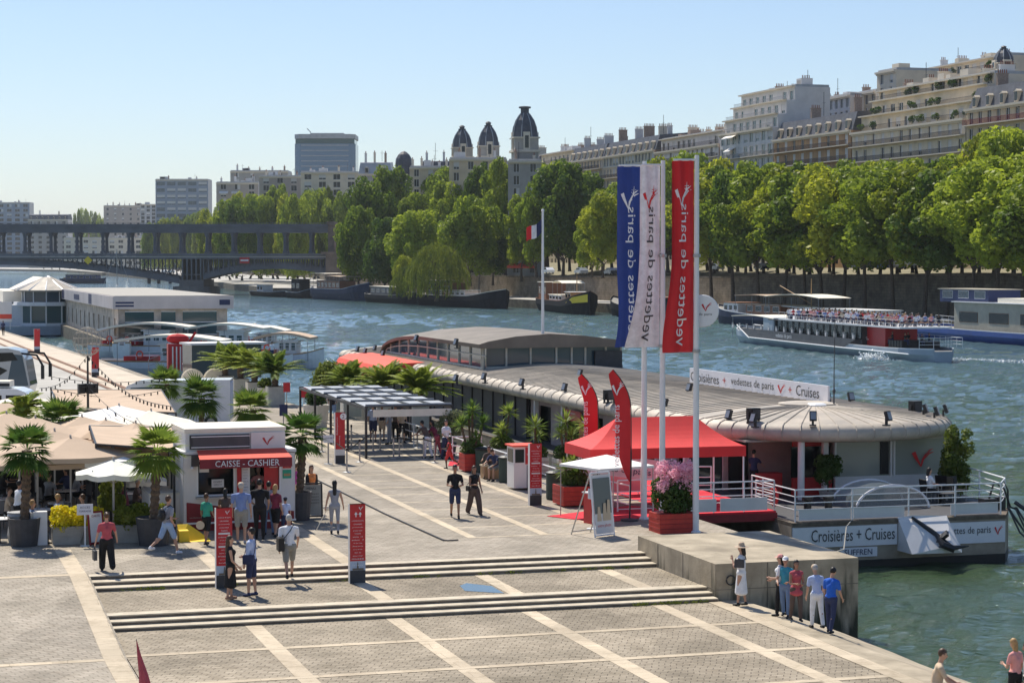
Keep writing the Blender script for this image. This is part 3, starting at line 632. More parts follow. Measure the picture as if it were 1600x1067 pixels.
def facade(mb,w,z0,z1,ops,x=0,mi=0,depth=.3):
    ys=sorted({0,w}|{round(a,3) for o_ in ops for a in(o_[0],o_[1])}); zs=sorted({z0,z1}|{round(a,3) for o_ in ops for a in(o_[2],o_[3])})
    S_={(round(o_[0],3),round(o_[2],3)):o_ for o_ in ops}
    for i in range(len(ys)-1):
        for j in range(len(zs)-1):
            ym,zm=(ys[i]+ys[i+1])/2,(zs[j]+zs[j+1])/2
            if (ys[i],zs[j]) in S_ or (len(ops)<5 and any(a<ym<b and c<zm<d for a,b,c,d in ops)): continue
            mb.add([(x,ys[i],zs[j]),(x,ys[i+1],zs[j]),(x,ys[i+1],zs[j+1]),(x,ys[i],zs[j+1])],[(0,1,2,3)],mi)
    for (a,b,c,d) in ops:
        mb.add([(x,a,c),(x,b,c),(x,b,d),(x,a,d),(x+depth,a,c),(x+depth,b,c),(x+depth,b,d),(x+depth,a,d)],[(0,4,5,1),(3,2,6,7),(0,3,7,4),(1,5,6,2)],mi)
rb=random.Random(9)
def building(label,loc,rz,w,z0,zc,wall='stone_cream',fh=3.3,bay=3.1,ww=1.6,wh=2.45,depth=15,balc=(),cornice=True,roof='flat',setb=(),gable='render_white',chim=3,frame='white_metal',glass='glass_dark',vis=4,shut=(None,None,'blind',None,'half'),band=None,name='apartment_building',cat='building',rail='black_metal',roofm='slate',plants=False,sb_in=2.2,awn=0):
    Bd=thing(name,label,cat,(loc[0],loc[1],z0),rz)
    n=max(1,int((zc-z0)/fh)); off=(zc-z0)-n*fh
    nb=max(1,int(w/bay)); bs=w/nb; ops=[]; wins=[]
    for f in range(n):
        zf=off+f*fh
        for b in range(nb):
            y=(b+.5)*bs; ops.append((y-ww/2,y+ww/2,zf+.35,zf+.35+wh)); wins.append((f,y,zf+.35))
    mb=MB(); facade(mb,w,0,zc-z0,ops)
    for (a,b_,c,d) in ((0,0,depth,0),(0,w,depth,w)): mb.add([(0,b_,0),(depth,b_,0),(depth,b_,zc-z0),(0,b_,zc-z0)],[(0,1,2,3)],1)
    mb.add([(depth,0,0),(depth,w,0),(depth,w,zc-z0),(depth,0,zc-z0),(.0,0,zc-z0),(.0,w,zc-z0)],[(0,1,2,3),(4,5,2,3)],1)
    mb.add([(.6,.1,0),(.6,w-.1,0),(.6,w-.1,zc-z0-.1),(.6,.1,zc-z0-.1)],[(0,1,2,3)],2)
    mb.build('wall',[wall,gable,'black'],Bd)
    low=MB(); cnt=0
    for f,y,z in wins:
        if f>=n-vis and cnt<95:
            cnt+=1; ob('window',winmesh(ww,wh,frame,glass,rb.choice(shut)),Bd,(0,y,z))
        else: low.bb(.2,.26,y-ww/2,y+ww/2,z,z+wh)
    if low.v: o=low.build('lower_windows',glass,Bd); o['kind']='stuff'
    if cornice:
        mb=MB(); mb.bb(-.7,.0,-.05,w+.05,zc-z0-.35,zc-z0+.1); mb.bb(-.35,0,-.03,w+.03,zc-z0-.7,zc-z0-.35)
        if band:
            for f in band: z=off+(n-f)*fh; mb.bb(-.3,0,-.02,w+.02,z-.15,z+.12)
        mb.build('cornice','trim',Bd)
    for f in balc:
        z=off+(n-f)*fh; mb=MB(); mb.bb(-1.1,0,.1,w-.1,z-.02,z+.2,mi=0)
        mb.bb(-1.08,-1.02,.1,w-.1,z+1.12,z+1.2,mi=1); y=.15
        while y<w-.1: mb.bb(-1.07,-1.03,y,y+(.05),z+.2,z+1.12,mi=1); y+=.22
        mb.build('balcony',['trim',rail],Bd)
    zt=zc-z0; xin=0
    for k,(hh,inn) in enumerate(setb):     # stepped back top storeys with terraces
        xin+=inn; mb=MB(); ops=[]; nb2=max(1,int((w-1)/3.6)); b2=w/nb2
        for b in range(nb2):
            if rb.random()<.85: y=(b+.5)*b2; ops.append((y-1.1,y+1.1,zt+.25,zt+2.5))
        facade(mb,w,zt,zt+hh,ops,x=xin); mb.add([(xin,0,zt),(depth,0,zt),(depth,0,zt+hh),(xin,0,zt+hh),(xin,w,zt),(depth,w,zt),(depth,w,zt+hh),(xin,w,zt+hh)],[(0,1,2,3),(7,6,5,4),(3,2,6,7),(1,5,6,2)],1)
        mb.bb(xin-.9,xin,-.02,w+.02,zt+hh,zt+hh+.3,mi=2); mb.add([(xin+.5,.05,zt),(xin+.5,w-.05,zt),(xin+.5,w-.05,zt+hh-.05),(xin+.5,.05,zt+hh-.05)],[(0,1,2,3)],3)
        mb.build('attic_storey',[wall,gable,'trim','black'],Bd)
        for o_ in ops: ob('window',winmesh(2.2,2.25,frame,glass,rb.choice(shut)),Bd,(xin,(o_[0]+o_[1])/2,o_[2]))
        r_=MB(); y=.1; x_=xin-inn+.1
        r_.bb(x_,x_+.06,0,w,zt+1.15,zt+1.22)
        while y<w: r_.bb(x_,x_+.05,y,y+.06,zt+.1,zt+1.2); y+=.45
        r_.build('terrace_rail',rail,Bd)
        if plants:
            for i in range(int(w/7)):
                cl_=[(rb.uniform(-.3,.3),rb.uniform(-.8,.8),rb.uniform(0,.7),rb.uniform(.4,.7)) for _ in range(4)]
                ob('terrace_plant',cloudmesh('terrace_plant',leaf_cloud(rb.randint(0,999),cl_,260,.16),'leaf_bush'),Bd,(xin-inn+.9,rb.uniform(1,w-1),zt+1.0))
        zt+=hh
    if awn:
        for i in range(awn):
            y=rb.uniform(2,w-5); mb=MB(); z=zc-z0-rb.choice([0,1])*fh-.4; mb.add([(0,y,z),(0,y+4,z),(-1.7,y+4,z-.9),(-1.7,y,z-.9),(-1.7,y+4,z-1.15),(-1.7,y,z-1.15)],[(0,1,2,3),(3,2,4,5)]); mb.build('awning',rb.choice(['canvas_pale','canvas_cream','canvas_white']),Bd)
    if roof=='mansard':
        mb=MB(); h=4.2; mb.add([(.3,0,zt),(.3,w,zt),(1.9,w-.6,zt+h),(1.9,.6,zt+h),(depth-2,w-.6,zt+h+1),(depth-2,.6,zt+h+1),(depth,w,zt),(depth,0,zt)],[(0,1,2,3),(3,2,4,5),(5,4,6,7),(0,3,5,7),(1,6,4,2)])
        R_=mb.build('roof',roofm,Bd); nd=max(1,int(w/5))
        for i in range(nd):
            y=(i+.5)*w/nd; mb=MB(); mb.slab([(y-.62,zt+.3),(y+.62,zt+.3),(y+.62,zt+2.2),(y,zt+2.7),(y-.62,zt+2.2)],'x',.15,2.2,mi=0); mb.bb(.1,.15,y-.5,y+.5,zt+.5,zt+2.3,mi=1)
            mb.bb(.05,2.2,y-.75,y+.75,zt+2.2,zt+2.3,mi=0); mb.build('dormer',['render_cream',glass],R_)
        zt+=h+.6
    elif roof=='flat' :
        mb=MB(); mb.bb(xin+.2,depth-.2,.2,w-.2,zt,zt+.6,mi=0)
        for i in range(int(w/9)): y=rb.uniform(1,w-4); mb.bb(xin+3,xin+6,y,y+rb.uniform(1.5,4),zt+.5,zt+rb.uniform(1.2,2.6),mi=1)
        mb.build('roof',['zinc_pale',gable],Bd)
    for i in range(chim):
        y=(i+.5)*w/chim+rb.uniform(-1,1); mb=MB(); L=rb.uniform(1.2,3.2); hh=rb.uniform(1.6,3.2); x_=xin+rb.uniform(3.5,7)
        mb.bb(x_,x_+L,y-.35,y+.35,zt-1,zt+hh,mi=0); mb.bb(x_-.1,x_+L+.1,y-.45,y+.45,zt+hh,zt+hh+.18,mi=0)
        for k in range(int(L/.45)): mb.lathe([(.13,0),(.11,.75),(0,.75)],6,(x_+.25+k*.45,y,zt+hh+.15),mi=1)
        mb.build('chimney',[rb.choice(['chimney_brick','render_cream','render_white']),'pot_red'],Bd)
    if chim>1:
        mb=MB(); y=rb.uniform(2,w-2); mb.tube([(xin+5,y,zt),(xin+5,y,zt+rb.uniform(3.5,6))],.07,5); mb.bb(xin+4.96,xin+5.04,y-.8,y+.8,zt+3,zt+3.06); mb.build('aerial','charcoal',Bd)
    return Bd
def brow(label,v,pL,pR,yc,at=None,**k):     # house in the row along the quay; cornice height read where column `at` meets it
    u0=qv(pR,v); u1=qv(pL,v); at=at or (pL+pR)/2; D=rayv(at,v); zc=zat(yc,D); x,y,_=q(v,u0)
    return building(label,(x,y),TH,u1-u0,7.0,zc,**k)
VB=203
brow('beige stone corner building with a dark slate dome at the right edge',VB,1508,1690,172,1510,wall='stone_beige',bay=3.4,balc=(1,3),band=(2,),roof='mansard',chim=4,rail='dark_red',gable='stone_grey')
brow('long cream apartment block with stepped terraces under the blue chimney',VB,1330,1506,186,1500,wall='stone_cream',bay=4.0,ww=1.5,balc=(1,2,3),setb=((3.4,2.2),(3.4,2.6),(2.2,1.5)),plants=True,chim=6,gable='render_cream',rail='charcoal',shut=('blindfull','blind',None,'half'))
brow('orange brick house with a black mansard roof between pale blocks',VB,1208,1328,212,1266,wall='brick_orange',bay=4.2,ww=1.6,balc=(1,2),roof='mansard',chim=2,gable='brick_orange',shut=('blindfull',None,'blindfull'))
brow('white apartment block with wide terraces and green awnings',VB,1124,1206,205,1165,wall='render_white',bay=3.6,ww=2.4,balc=(2,),setb=((3.2,1.4),(3.3,2.2),(3.3,2.2)),chim=2,glass='glass_teal',awn=3,rail='grey_paint')
brow('pale apartment block with long black railed balconies behind the red banner',VB,1024,1122,232,1073,wall='render_white',bay=3.2,ww=1.9,balc=(1,2),setb=((3.3,1.6),),roof='flat',chim=8,gable='chimney_brick')
brow('stone apartment house with zinc dormers behind the blue banner',VB,942,1022,240,982,wall='stone_cream',balc=(2,),bay=2.6,roof='mansard',chim=5,band=(1,),gable='chimney_brick')
brow('cream house with green awnings right of the largest dome',VB,838,888,256,863,wall='stone_cream',balc=(2,),setb=((3.3,1.8),),chim=4,bay=3.6,awn=4,ww=1.5)
brow('taller cream house with a dark roof between the awnings house and the dormers',VB,888,941,250,915,wall='stone_beige',balc=(1,2),roof='mansard',chim=4,bay=2.9)
brow('grey stone house carrying the largest slate dome',VB,765,836,268,800,wall='stone_grey',roof='mansard',chim=2,balc=(1,))
# second line of houses rising behind on the hill
def hill_h(label,pL,pR,yc,v,**k):
    u0=qv(pR,v); u1=qv(pL,v); D=rayv((pL+pR)/2,v); x,y,_=q(v,u0); return building(label,(x,y),TH,u1-u0,25,zat(yc,D),**k)
hill_h('white gable building rising behind the orange house',1222,1326,158,232,wall='render_white',chim=3,vis=2,gable='render_white')
hill_h('cream tower like block with a square lift head above the terraces',1368,1398,112,232,wall='render_cream',chim=0,vis=3,bay=5,roof='flat',gable='render_cream')
hill_h('tan hotel wing left of the lift tower with terraces',1328,1366,146,236,wall='stone_beige',chim=2,vis=2)
hill_h('large pale building behind the corner dome, under the sky',1420,1560,118,250,wall='render_cream',roof='flat',setb=((3,2.5),),plants=True,chim=5,vis=2,gable='render_cream')
hill_h('white blind walled block at the top right corner',1580,1680,92,262,wall='render_white',chim=1,vis=1,bay=8)
hill_h('white block with pots at the top left of the green awnings',1190,1220,150,236,wall='render_white',chim=2,vis=2)
# domes
def dome(label,px,yt,yb,wpx,D,lantern=True,name='domed_tower'):
    s=D/F; x,_,zb=WD(px,yb,D); H=(yb-yt)*s; r=wpx*s/2; T=thing(name,label,'tower',(x,D,zb-16),TH*.5)
    mb=MB(); mb.bb(-r*.95,r*.95,-r*.95,r*.95,0,16+H*.30,mi=0); mb.bb(-r*1.12,r*1.12,-r*1.12,r*1.12,16-.3,16+.3,mi=1); mb.bb(-r*1.08,r*1.08,-r*1.08,r*1.08,16+H*.28,16+H*.31,mi=1); mb.build('base',['stone_grey','trim'],T)
    for a in range(4):
        w_=MB(); w_.bb(-.9,.9,-r-.25,-r*.6,16.3,16+H*.42,mi=0); w_.bb(-.5,.5,-r-.3,-r-.24,16.8,16+H*.34,mi=1); o=w_.build('dormer',['trim','glass_dark'],T); o.rotation_euler=(0,0,a*PI/2)
    z=16+H*.30; h=H*.70
    pr=[(r*1.08,z),(r*1.0,z+h*.16),(r*.93,z+h*.34),(r*.74,z+h*.55),(r*.5,z+h*.70),(r*.34,z+h*.78)]
    if lantern: pr+=[(r*.42,z+h*.8),(r*.42,z+h*.83),(r*.26,z+h*.84),(r*.26,z+h*.9),(r*.34,z+h*.91),(r*.2,z+h*.97),(0,z+h)]
    else: pr+=[(r*.34,z+h*.93),(r*.5,z+h*.94),(r*.5,z+h*.985),(r*.3,z+h),(0,z+h)]
    mb=MB(); mb.lathe(pr,8,a0=PI/8,a1=PI/8+2*PI); mb.build('dome','slate',T)
    mb=MB()
    for k in range(8):
        a=PI/8+k*PI/4; mb.tube([(p*1.02*math.cos(a),p*1.02*math.sin(a),zz) for p,zz in pr[:6]],.12,4)
    mb.build('ridge','zinc_pale',T); return T
dome('left one of the two smaller slate domed towers',722,196,247,30,640)
dome('right one of the two smaller slate domed towers',763,190,246,31,630)
dome('largest slate dome with a flat square top, above the trees',820,167,237,39,560,lantern=False)
x,_,z=WD(631,256,700); m=MB(); m.lathe([(2.9,-12),(2.9,0),(2.7,1.6),(1.9,3),(.9,3.9),(0,4.3)],12); o=m.build('small_dome','slate',loc=(x,700,z)); tag(o,'small round dome low on the roofs left of the domed towers','dome')
dome('pale turret with a pointed cap on the roofs at the top right',1568,72,112,30,430)
# roofs left of the towers and the downstream skyline
def far(label,pL,pR,yt,D,**k):
    s=D/F; x,_,z=WD(pR,yt,D); a=dict(vis=3,cornice=True,chim=2,depth=20); a.update(k); return building(label,(x,D),PI/2,(pR-pL)*s,4,z,**a)
far('stone house with dormers between the glass tower and twin domes',655,710,272,690,wall='stone_grey',roof='mansard',bay=3.5)
far('narrow stone house at the foot of the largest dome',794,846,252,548,wall='stone_grey',roof='flat',chim=2,bay=3.3)
far('stone house in front of the domed towers, just above the trees',702,792,249,600,wall='stone_beige',roof='flat',chim=3,bay=3.5)
far('long beige house below the twin domes',640,706,262,680,wall='stone_beige',roof='flat',chim=5,bay=4)
far('house with curved zinc roofs right of the glass tower',560,612,272,760,wall='stone_grey',roof='mansard',roofm='zinc_pale',chim=3)
far('narrow grey house with orange chimney right of the curved zinc roofs',612,656,280,740,wall='stone_cream',roof='flat',chim=4)
far('low beige block in front of the glass tower, left part',405,470,276,900,wall='far_beige',bay=5,ww=2.5,chim=3)
far('low grey block in front of the glass tower, right part',470,560,270,880,wall='render_cream',bay=6,ww=3,chim=4)
far('cream block with white awnings right of the grey office block',338,404,286,940,wall='far_beige',bay=5,ww=2.6,awn=2,chim=4)
far('stepped roof block behind the cream block',360,450,268,1050,wall='stone_grey',chim=5,bay=6)
far('blue grey office block with horizontal windows above the viaduct',243,325,281,1500,wall='grey_facade',fh=4.6,bay=7,ww=6,wh=2.6,chim=2,frame='grey_paint',glass='glass_blue',vis=5,shut=(None,'blind'))
far('beige housing block with many chimneys left of the office block',162,222,322,1900,wall='far_beige',fh=4.5,bay=6,ww=2,wh=2.4,chim=7,gable='far_beige')
far('greenish round ended block between housing and office blocks',219,244,320,1850,wall='zinc_pale',bay=4,ww=3,chim=0)
far('grey slab block at the far left edge of the skyline',-30,46,317,2200,wall='grey_facade',fh=5,bay=8,ww=5,wh=3,chim=2)
far('low mansard building beside the far left slab',44,106,343,1900,wall='far_beige',roof='mansard',chim=2,fh=4.5,bay=7,ww=3)
far('long low pale building behind the viaduct columns',100,250,372,1750,wall='render_cream',chim=2,fh=4.5,bay=7,ww=4)
# glass tower
D=1250; s=D/F; x,_,zt=WD(510,218,D); G=thing('office_tower','tall bluish glass tower with an overhanging roof on the skyline','building',(x,D,4)); w2=47*s; ht=zt-4
mb=MB(); mb.prism([(-w2,-8),(-w2+3,-11),(w2-3,-11),(w2,-8),(w2,14),(-w2,14)],0,ht-3.2); mb.build('glass_facade','glass_tower',G)
for k in range(10):
    z=ht-4.2-k*3.1; mb=MB(); mb.bb(-w2+4,w2-4,-11.12,-11,z-.28,z+.28); mb.bb(-w2+.02,-w2+3,-9.6,-9.5,z-.1,z); mb.build('floor_band','zinc_pale',G)
mb=MB(); mb.bb(-w2+.5,w2-.5,-9.5,13,ht-3.2,ht-.2,mi=1); mb.prism([(-w2,-9),(-w2+3,-12.5),(w2-3,-12.5),(w2,-9),(w2,15),(-w2,15)],ht-.2,ht+2.4,mi=0); mb.bb(-w2*.5,w2*.6,-6,8,ht+2.4,ht+3.4,mi=0); mb.build('roof',['zinc_pale','glass_teal'],G)
mb=MB(); mb.tube([(-w2*.5,-4,ht+2.4),(-w2*.5,-4,ht+4),(-w2*.62,-4,ht+6.2)],.3,6); mb.build('crane_arm','grey_metal',G)
# ================================================================ FLOATING RECEPTION BARGE
BV,BU=35.,72.
BG=thing('floating_pavilion','long moored barge pavilion with a ribbed zinc roof rounded at its near end','barge',q(BV,BU,ZW),TH)
def nb():
    m=MB(); m.M=Matrix.Translation((-BV,-BU,-ZW)); return m
def L3(v,u,z): return (v-BV,u-BU,z-ZW)
mat('hull_brown',(.33,.28,.22),.7,var=.2,vs=.8,dirt=(.2,.165,.125))
HO=[(29.4,64.7),(37.6,64.7),(38.6,66.2),(39.1,69),(40.4,80),(40.4,140),(29.4,140)]
m=nb(); m.prism(HO,ZW-.8,-.38,mi=0); m.prism([(v,u) if u>65 else (v,64.64) for v,u in HO],-.38,-.25,mi=1); m.prism([(v+(.012 if v>35 else -.012),u-.012 if u<66 else u) for v,u in HO],ZW-.8,ZW+.28,mi=2); m.build('hull',['hull_brown','riser_stone','black'],BG)  # last prism: black waterline band paints in the shadow under the hull
m=nb(); m.prism([(29.6,64.9),(37.5,64.9),(38.4,66.3),(38.9,69),(40.2,80),(40.2,139.5),(29.6,139.5)],-.25,-.235); m.build('deck','charcoal',BG)
m=nb(); m.bb(29.42,33.35,64.62,64.7,-1.12,-.42); m.bb(34.9,37.56,64.62,64.7,-1.2,-.46); hb=m.build('name_banner','banner_white',BG)
text('Croisières + Cruises',3.15,.42,'charcoal',BG,L3(30.1,64.6,-.93)); text('vedettes de paris',2.0,.32,'charcoal',BG,L3(34.98,64.6,-.93)); logo(.3,.34,'red_cloth',BG,L3(37.15,64.6,-.93))
m=nb(); m.bb(31.2,32.6,64.63,64.7,-1.5,-1.17); m.build('name_plate','banner_white',BG); text('SUFFREN',1.05,.2,'navy',BG,L3(31.35,64.61,-1.43))
# wedge shaped fin and anchor
m=nb(); m.add([(33.4,64.7,-.2),(34.0,64.7,-.15),(35.3,64.7,-.2),(33.4,64.7,-1.35),(35.9,64.7,-1.35),(33.45,63.7,-1.35),(35.3,63.6,-1.35),(34.9,63.6,-1.1)],[(0,1,2,4,3),(0,5,7,2),(0,3,5),(5,6,7),(3,4,6,5),(2,7,6,4)])
m.build('anchor_housing','white_panel',BG)
m=nb(); m.tube([(33.9,64.6,-.2),(34.4,64.1,-.65),(34.85,63.55,-1.1)],[.05,.09,.06],7); m.tube([(34.35,63.5,-1.1),(34.9,63.45,-1.15),(35.5,63.5,-1.12)],[.02,.1,.02],6); m.box((34.6,63.8,-.85),(.12,.25,.6),rx=.6,ry=.7); m.tube([(34.4,63.8,-.75),(34.55,63.55,-1.05),(34.9,63.4,-1.2)],[.05,.13,.14],6); m.build('anchor','black_metal',BG)
# roof
def sweep(prof,u_end,m,step=1.2,mi=0):
    path=[]
    u=u_end
    while u>75.05: path.append(('L',u)); u-=step*2
    secs=[]
    for _,u in path: secs.append([(BV-r,u,z) for r,z in prof])
    for k in range(25):
        a=PI+PI*k/24; secs.append([(BV+r*math.cos(a),75+r*math.sin(a),z) for r,z in prof])
    for _,u in reversed(path): secs.append([(BV+r,u,z) for r,z in prof])
    n=len(prof); vs=[p for s_ in secs for p in s_]
    m.add(vs,[(i*n+j,i*n+j+1,(i+1)*n+j+1,(i+1)*n+j) for i in range(len(secs)-1) for j in range(n-1)],mi)
    return secs
RIM=[(4.3,1.99),(4.85,1.93),(5.2,2.0),(5.36,2.18),(5.34,2.38),(5.18,2.54),(4.95,2.62)]
m=nb(); sweep(RIM,140,m); m.build('roof_rim','zinc_rim',BG,smooth=True)
TOP=[(4.97,2.6),(4.2,2.70),(2.5,2.88),(1.0,2.98),(0,3.0)]
m=nb(); sweep(TOP,140,m); m.bb(30.6,39.4,71.5,139.6,1.9,1.97,mi=0); m.build('roof','zinc_roof',BG)
m=nb(); u=76.
def seam(p): m.tube([(a,b,c+.015) for a,b,c in p],.025,4)
while u<139:
    for s_ in(-1,1): seam([(BV+s_*r,u,z) for r,z in TOP])
    u+=.62
for k in range(1,24):
    a=PI+PI*k/24; seam([(BV+r*math.cos(a),75+r*math.sin(a),z) for r,z in TOP[:4]])
m.build('standing_seams','zinc_roof',BG)
m=nb(); u=76.
while u<139: seam([(BV-r,u,z) for r,z in RIM[1:]]); u+=1.25
for k in range(0,25):
    a=PI+PI*k/24; seam([(BV+r*math.cos(a),75+r*math.sin(a),z) for r,z in RIM[1:]])
m.build('rim_seams','zinc_rim',BG)
m=nb(); m.lathe([(1.15,2.9),(1.15,3.03),(.9,3.07),(0,3.1)],20,(BV,75.6,0)); m.build('roof_cap','zinc_rim',BG)
# walls, quay side
m=nb(); m.bb(30.75,30.85,99.6,140,-.25,1.95); m.build('dark_cladding','dark_panel',BG)
m=nb(); u=99.6
while u<140: m=nb(); m.bb(30.69,30.75,u-.04,u+.04,-.25,1.95); m.build('cladding_batten','black',BG); u+=2.05
m=nb()
for a,b in((98.2,99.5),(93.8,96.2),(89.5,91.2),(86,88.5),(79.3,80.8)): m.bb(30.9,31.0,a,b,-.25,1.95)
m.bb(30.95,31.0,79.3,99.5,1.55,1.95); m.build('side_wall','pink_wall',BG)
m=nb(); m.bb(31.2,31.25,75,99.5,-.25,1.95); m.build('dark_openings','glass_dark',BG)
for u in(84.5,88.7,92.7,97,80.2,77): 
    m=nb(); m.bb(30.3,30.5,u-.1,u+.1,-.25,1.97); m.build('pillar','white_panel',BG)
m=nb(); m.bb(30.4,30.45,90.2,92.8,1.25,1.75,mi=0); m.bb(30.4,30.44,88.9,90.4,.5,1.3,mi=0); m.build('entrance_sign',['red_paint'],BG)
text('Embarquement',1.6,.13,'white_metal',BG,L3(30.38,92.5,1.55),(PI/2,0,-PI/2)); text('Boarding',1.0,.12,'white_metal',BG,L3(30.38,92.5,1.35),(PI/2,0,-PI/2))
# rounded end: glazing, counter, columns
m=nb(); m.bb(34.5,39.3,72.0,72.06,.45,1.93); m.add([(39.3,72.03,.45),(40.1,74.2,.45),(40.1,74.2,1.93),(39.3,72.03,1.93)],[(0,1,2,3)]); m.bb(40.06,40.12,74.2,139,.45,1.93); m.build('glazing','glass_blind',BG)
m=nb(); m.bb(34.5,39.3,72.3,72.34,.5,1.9); m.build('blinds','planter_grey',BG)
m=nb(); m.bb(34.5,39.32,71.94,72.08,-.25,.45); m.bb(34.45,39.36,71.9,72.1,1.84,1.95)
for v in(34.5,36.85,36.98,39.3): m.bb(v-.04,v+.04,71.92,72.08,.4,1.9)
m.bb(40.04,40.14,74.2,139,-.25,.45); m.build('window_frames','white_panel',BG)
m=nb(); m.bb(36.4,36.75,71.95,71.99,.5,1.75); m.build('dark_door','black',BG)
o=logo(.85,.72,'red_tent',BG,L3(37.8,71.93,.75))
m=nb(); m.tube([(32.6,70.9,-.25),(32.6,70.9,1.95)],.13,10); m.bb(33.9,34.1,71.7,71.9,-.25,1.95); m.build('column','white_panel',BG)
m=nb(); m.bb(31.0,34.4,74.6,74.7,-.25,1.95,mi=0); m.bb(32.9,34.4,72.3,72.38,1.62,1.86,mi=1); m.bb(32.8,34.4,72.2,72.26,.45,1.62,mi=2); m.bb(32.8,34.45,72.1,72.2,-.25,.45,mi=1); m.bb(31.2,32.0,74.5,74.58,-.2,1.7,mi=3); m.build('entrance_wall',['pink_wall','red_paint','glass_dark','black'],BG)
m=nb(); m.bb(31.6,32.6,72.6,73.1,-.25,.6); m.build('reception_counter','red_paint',BG)
# arched stair cover
m=nb(); n=14; P_=[(1.45*math.cos(PI*i/n),.85*math.sin(PI*i/n)) for i in range(n+1)]
for i in range(n): m.add([(34.6+P_[i][0],67.4,-.25+P_[i][1]),(34.6+P_[i+1][0],67.4,-.25+P_[i+1][1]),(34.6+P_[i+1][0],69.4,-.25+P_[i+1][1]),(34.6+P_[i][0],69.4,-.25+P_[i][1])],[(0,1,2,3)],1)
m.slab([(34.6+a,-.25+b) for a,b in P_],'y',67.42,67.44,mi=1)
m.tube([(34.6+a,67.4,-.25+b) for a,b in P_],.045,6,mi=0); m.tube([(34.6+a,69.4,-.25+b) for a,b in P_],.045,6,mi=0); m.build('stair_cover',['white_metal','glass_clear'],BG)
# upper glazed storey
m=nb(); U0=109.; 
def uz(u): return 4.15 if u<121 else 2.75+1.4*math.sqrt(max(0,1-((u-121)/12.)**2))
us=[U0+i*.8 for i in range(0,31)]; us=[u for u in us if u<=133]
secs=[]
for u in us:
    h=uz(u); w_=[(30.95,h-.22),(30.9,h),(31.4,h+.15),(33,h+.42),(35,h+.55),(37,h+.42),(39.2,h+.15),(39.7,h),(39.6,h-.22)]
    k=1 if u<121 else max(.0,(h-2.75)/1.4)
    secs.append([(v,u,h+(z-h)*(.25+.75*k)) for v,z in w_])
n=9; m.add([p for s_ in secs for p in s_],[(i*n+j,i*n+j+1,(i+1)*n+j+1,(i+1)*n+j) for i in range(len(secs)-1) for j in range(n-1)]+[tuple(range(n))]); m.build('upper_roof','zinc_dark',BG)
m=nb(); m.add([(31.3,u,z) for u in us for z in(2.72,max(2.73,uz(u)-.15))],[(2*i,2*i+2,2*i+3,2*i+1) for i in range(len(us)-1)])
m.bb(31.3,39.3,U0+.6,U0+.66,2.75,4.1); m.bb(39.2,39.25,U0+.6,128,2.75,4.0); m.build('upper_glazing','glass_blue',BG)
m=nb(); 
for u in us[1::3]: m.bb(31.22,31.3,u-.03,u+.03,2.72,max(2.75,uz(u)-.1))
m.tube([(31.24,u,2.72+(uz(u)-2.72)*.55) for u in us],.035,5); m.bb(31.2,31.3,U0+.5,133,2.7,2.85)
for v in(31.3,32.6,34.0,35.5,36.4,37.2,38.4,39.3): m.bb(v-.05,v+.05,U0+.5,U0+.6,2.7,4.15)
m.bb(31.2,39.4,U0+.45,U0+.6,2.72,2.9); m.build('upper_frames','planter_pale',BG)
m=nb(); m.bb(37.7,39.3,U0+.3,U0+.5,2.7,3.7); m.build('service_cabinet','charcoal',BG)
# rail on the deck
def rail(parent,pts,h,zs,name='railing',mm='white_metal',r=.028,sp=1.6,panels=None,org=None):
    m=MB(); 
    if org: m.M=org
    for z in zs: m.tube([(v,u,zz+z) for v,u,zz in pts],r if z==zs[-1] else r*.7,6)
    for i in range(len(pts)-1):
        a,b=Vector(pts[i]),Vector(pts[i+1]); L=(b-a).length; k=max(1,round(L/sp))
        for j in range(k+(1 if i==len(pts)-2 else 0)):
            p=a+(b-a)*(j/k); m.tube([p,p+Vector((0,0,h))],r,6)
    return m.build(name,mm,parent)
OG=Matrix.Translation((-BV,-BU,-ZW))
rp=[(29.6,68.2,-.25),(29.6,64.85,-.25),(33.9,64.85,-.25),(37.5,64.85,-.25),(38.5,66.3,-.25),(39.0,69,-.25),(40.2,79,-.25)]
rail(BG,rp,1.1,(.42,.65,.87,1.1),sp=2.3,org=OG)
m=nb()
for a,b in((29.75,31.7),(31.8,33.75),(35.55,37.4)): m=nb(); m.bb(a,b,64.86,64.9,-.2,.18); m.build('rail_panel','white_panel',BG)
# roof sign
pu=lambda px: qv(px,36.)
m=nb(); m.bb(36.0,36.08,75.8,pu(1078),2.92,3.68); sg=m.build('roof_sign','banner_white',BG)
u=76.4
while u<88: m=nb(); m.bb(36.05,36.5,u-.04,u+.04,2.85,2.95); m.tube([(36.1,u,3.5),(36.7,u,2.85)],.025,4); m.build('sign_bracket','grey_metal',BG); u+=2.5
RS=(PI/2,0,-PI/2)
def ts(s_,pa,pb,h,z,mm='charcoal'): text(s_,pu(pa)-pu(pb),h,mm,BG,L3(35.98,pu(pa),z),RS)
ts('Croisières',1080,1124,.42,3.1); ts('+',1130,1135,.24,3.2,'red_paint'); ts('vedettes de paris',1143,1210,.42,3.1); ts('+',1233,1238,.24,3.2,'red_paint'); ts('Cruises',1245,1281,.44,3.12)
logo(pu(1217)-pu(1228),.42,'red_cloth',BG,L3(35.98,pu(1217),3.12),RS)
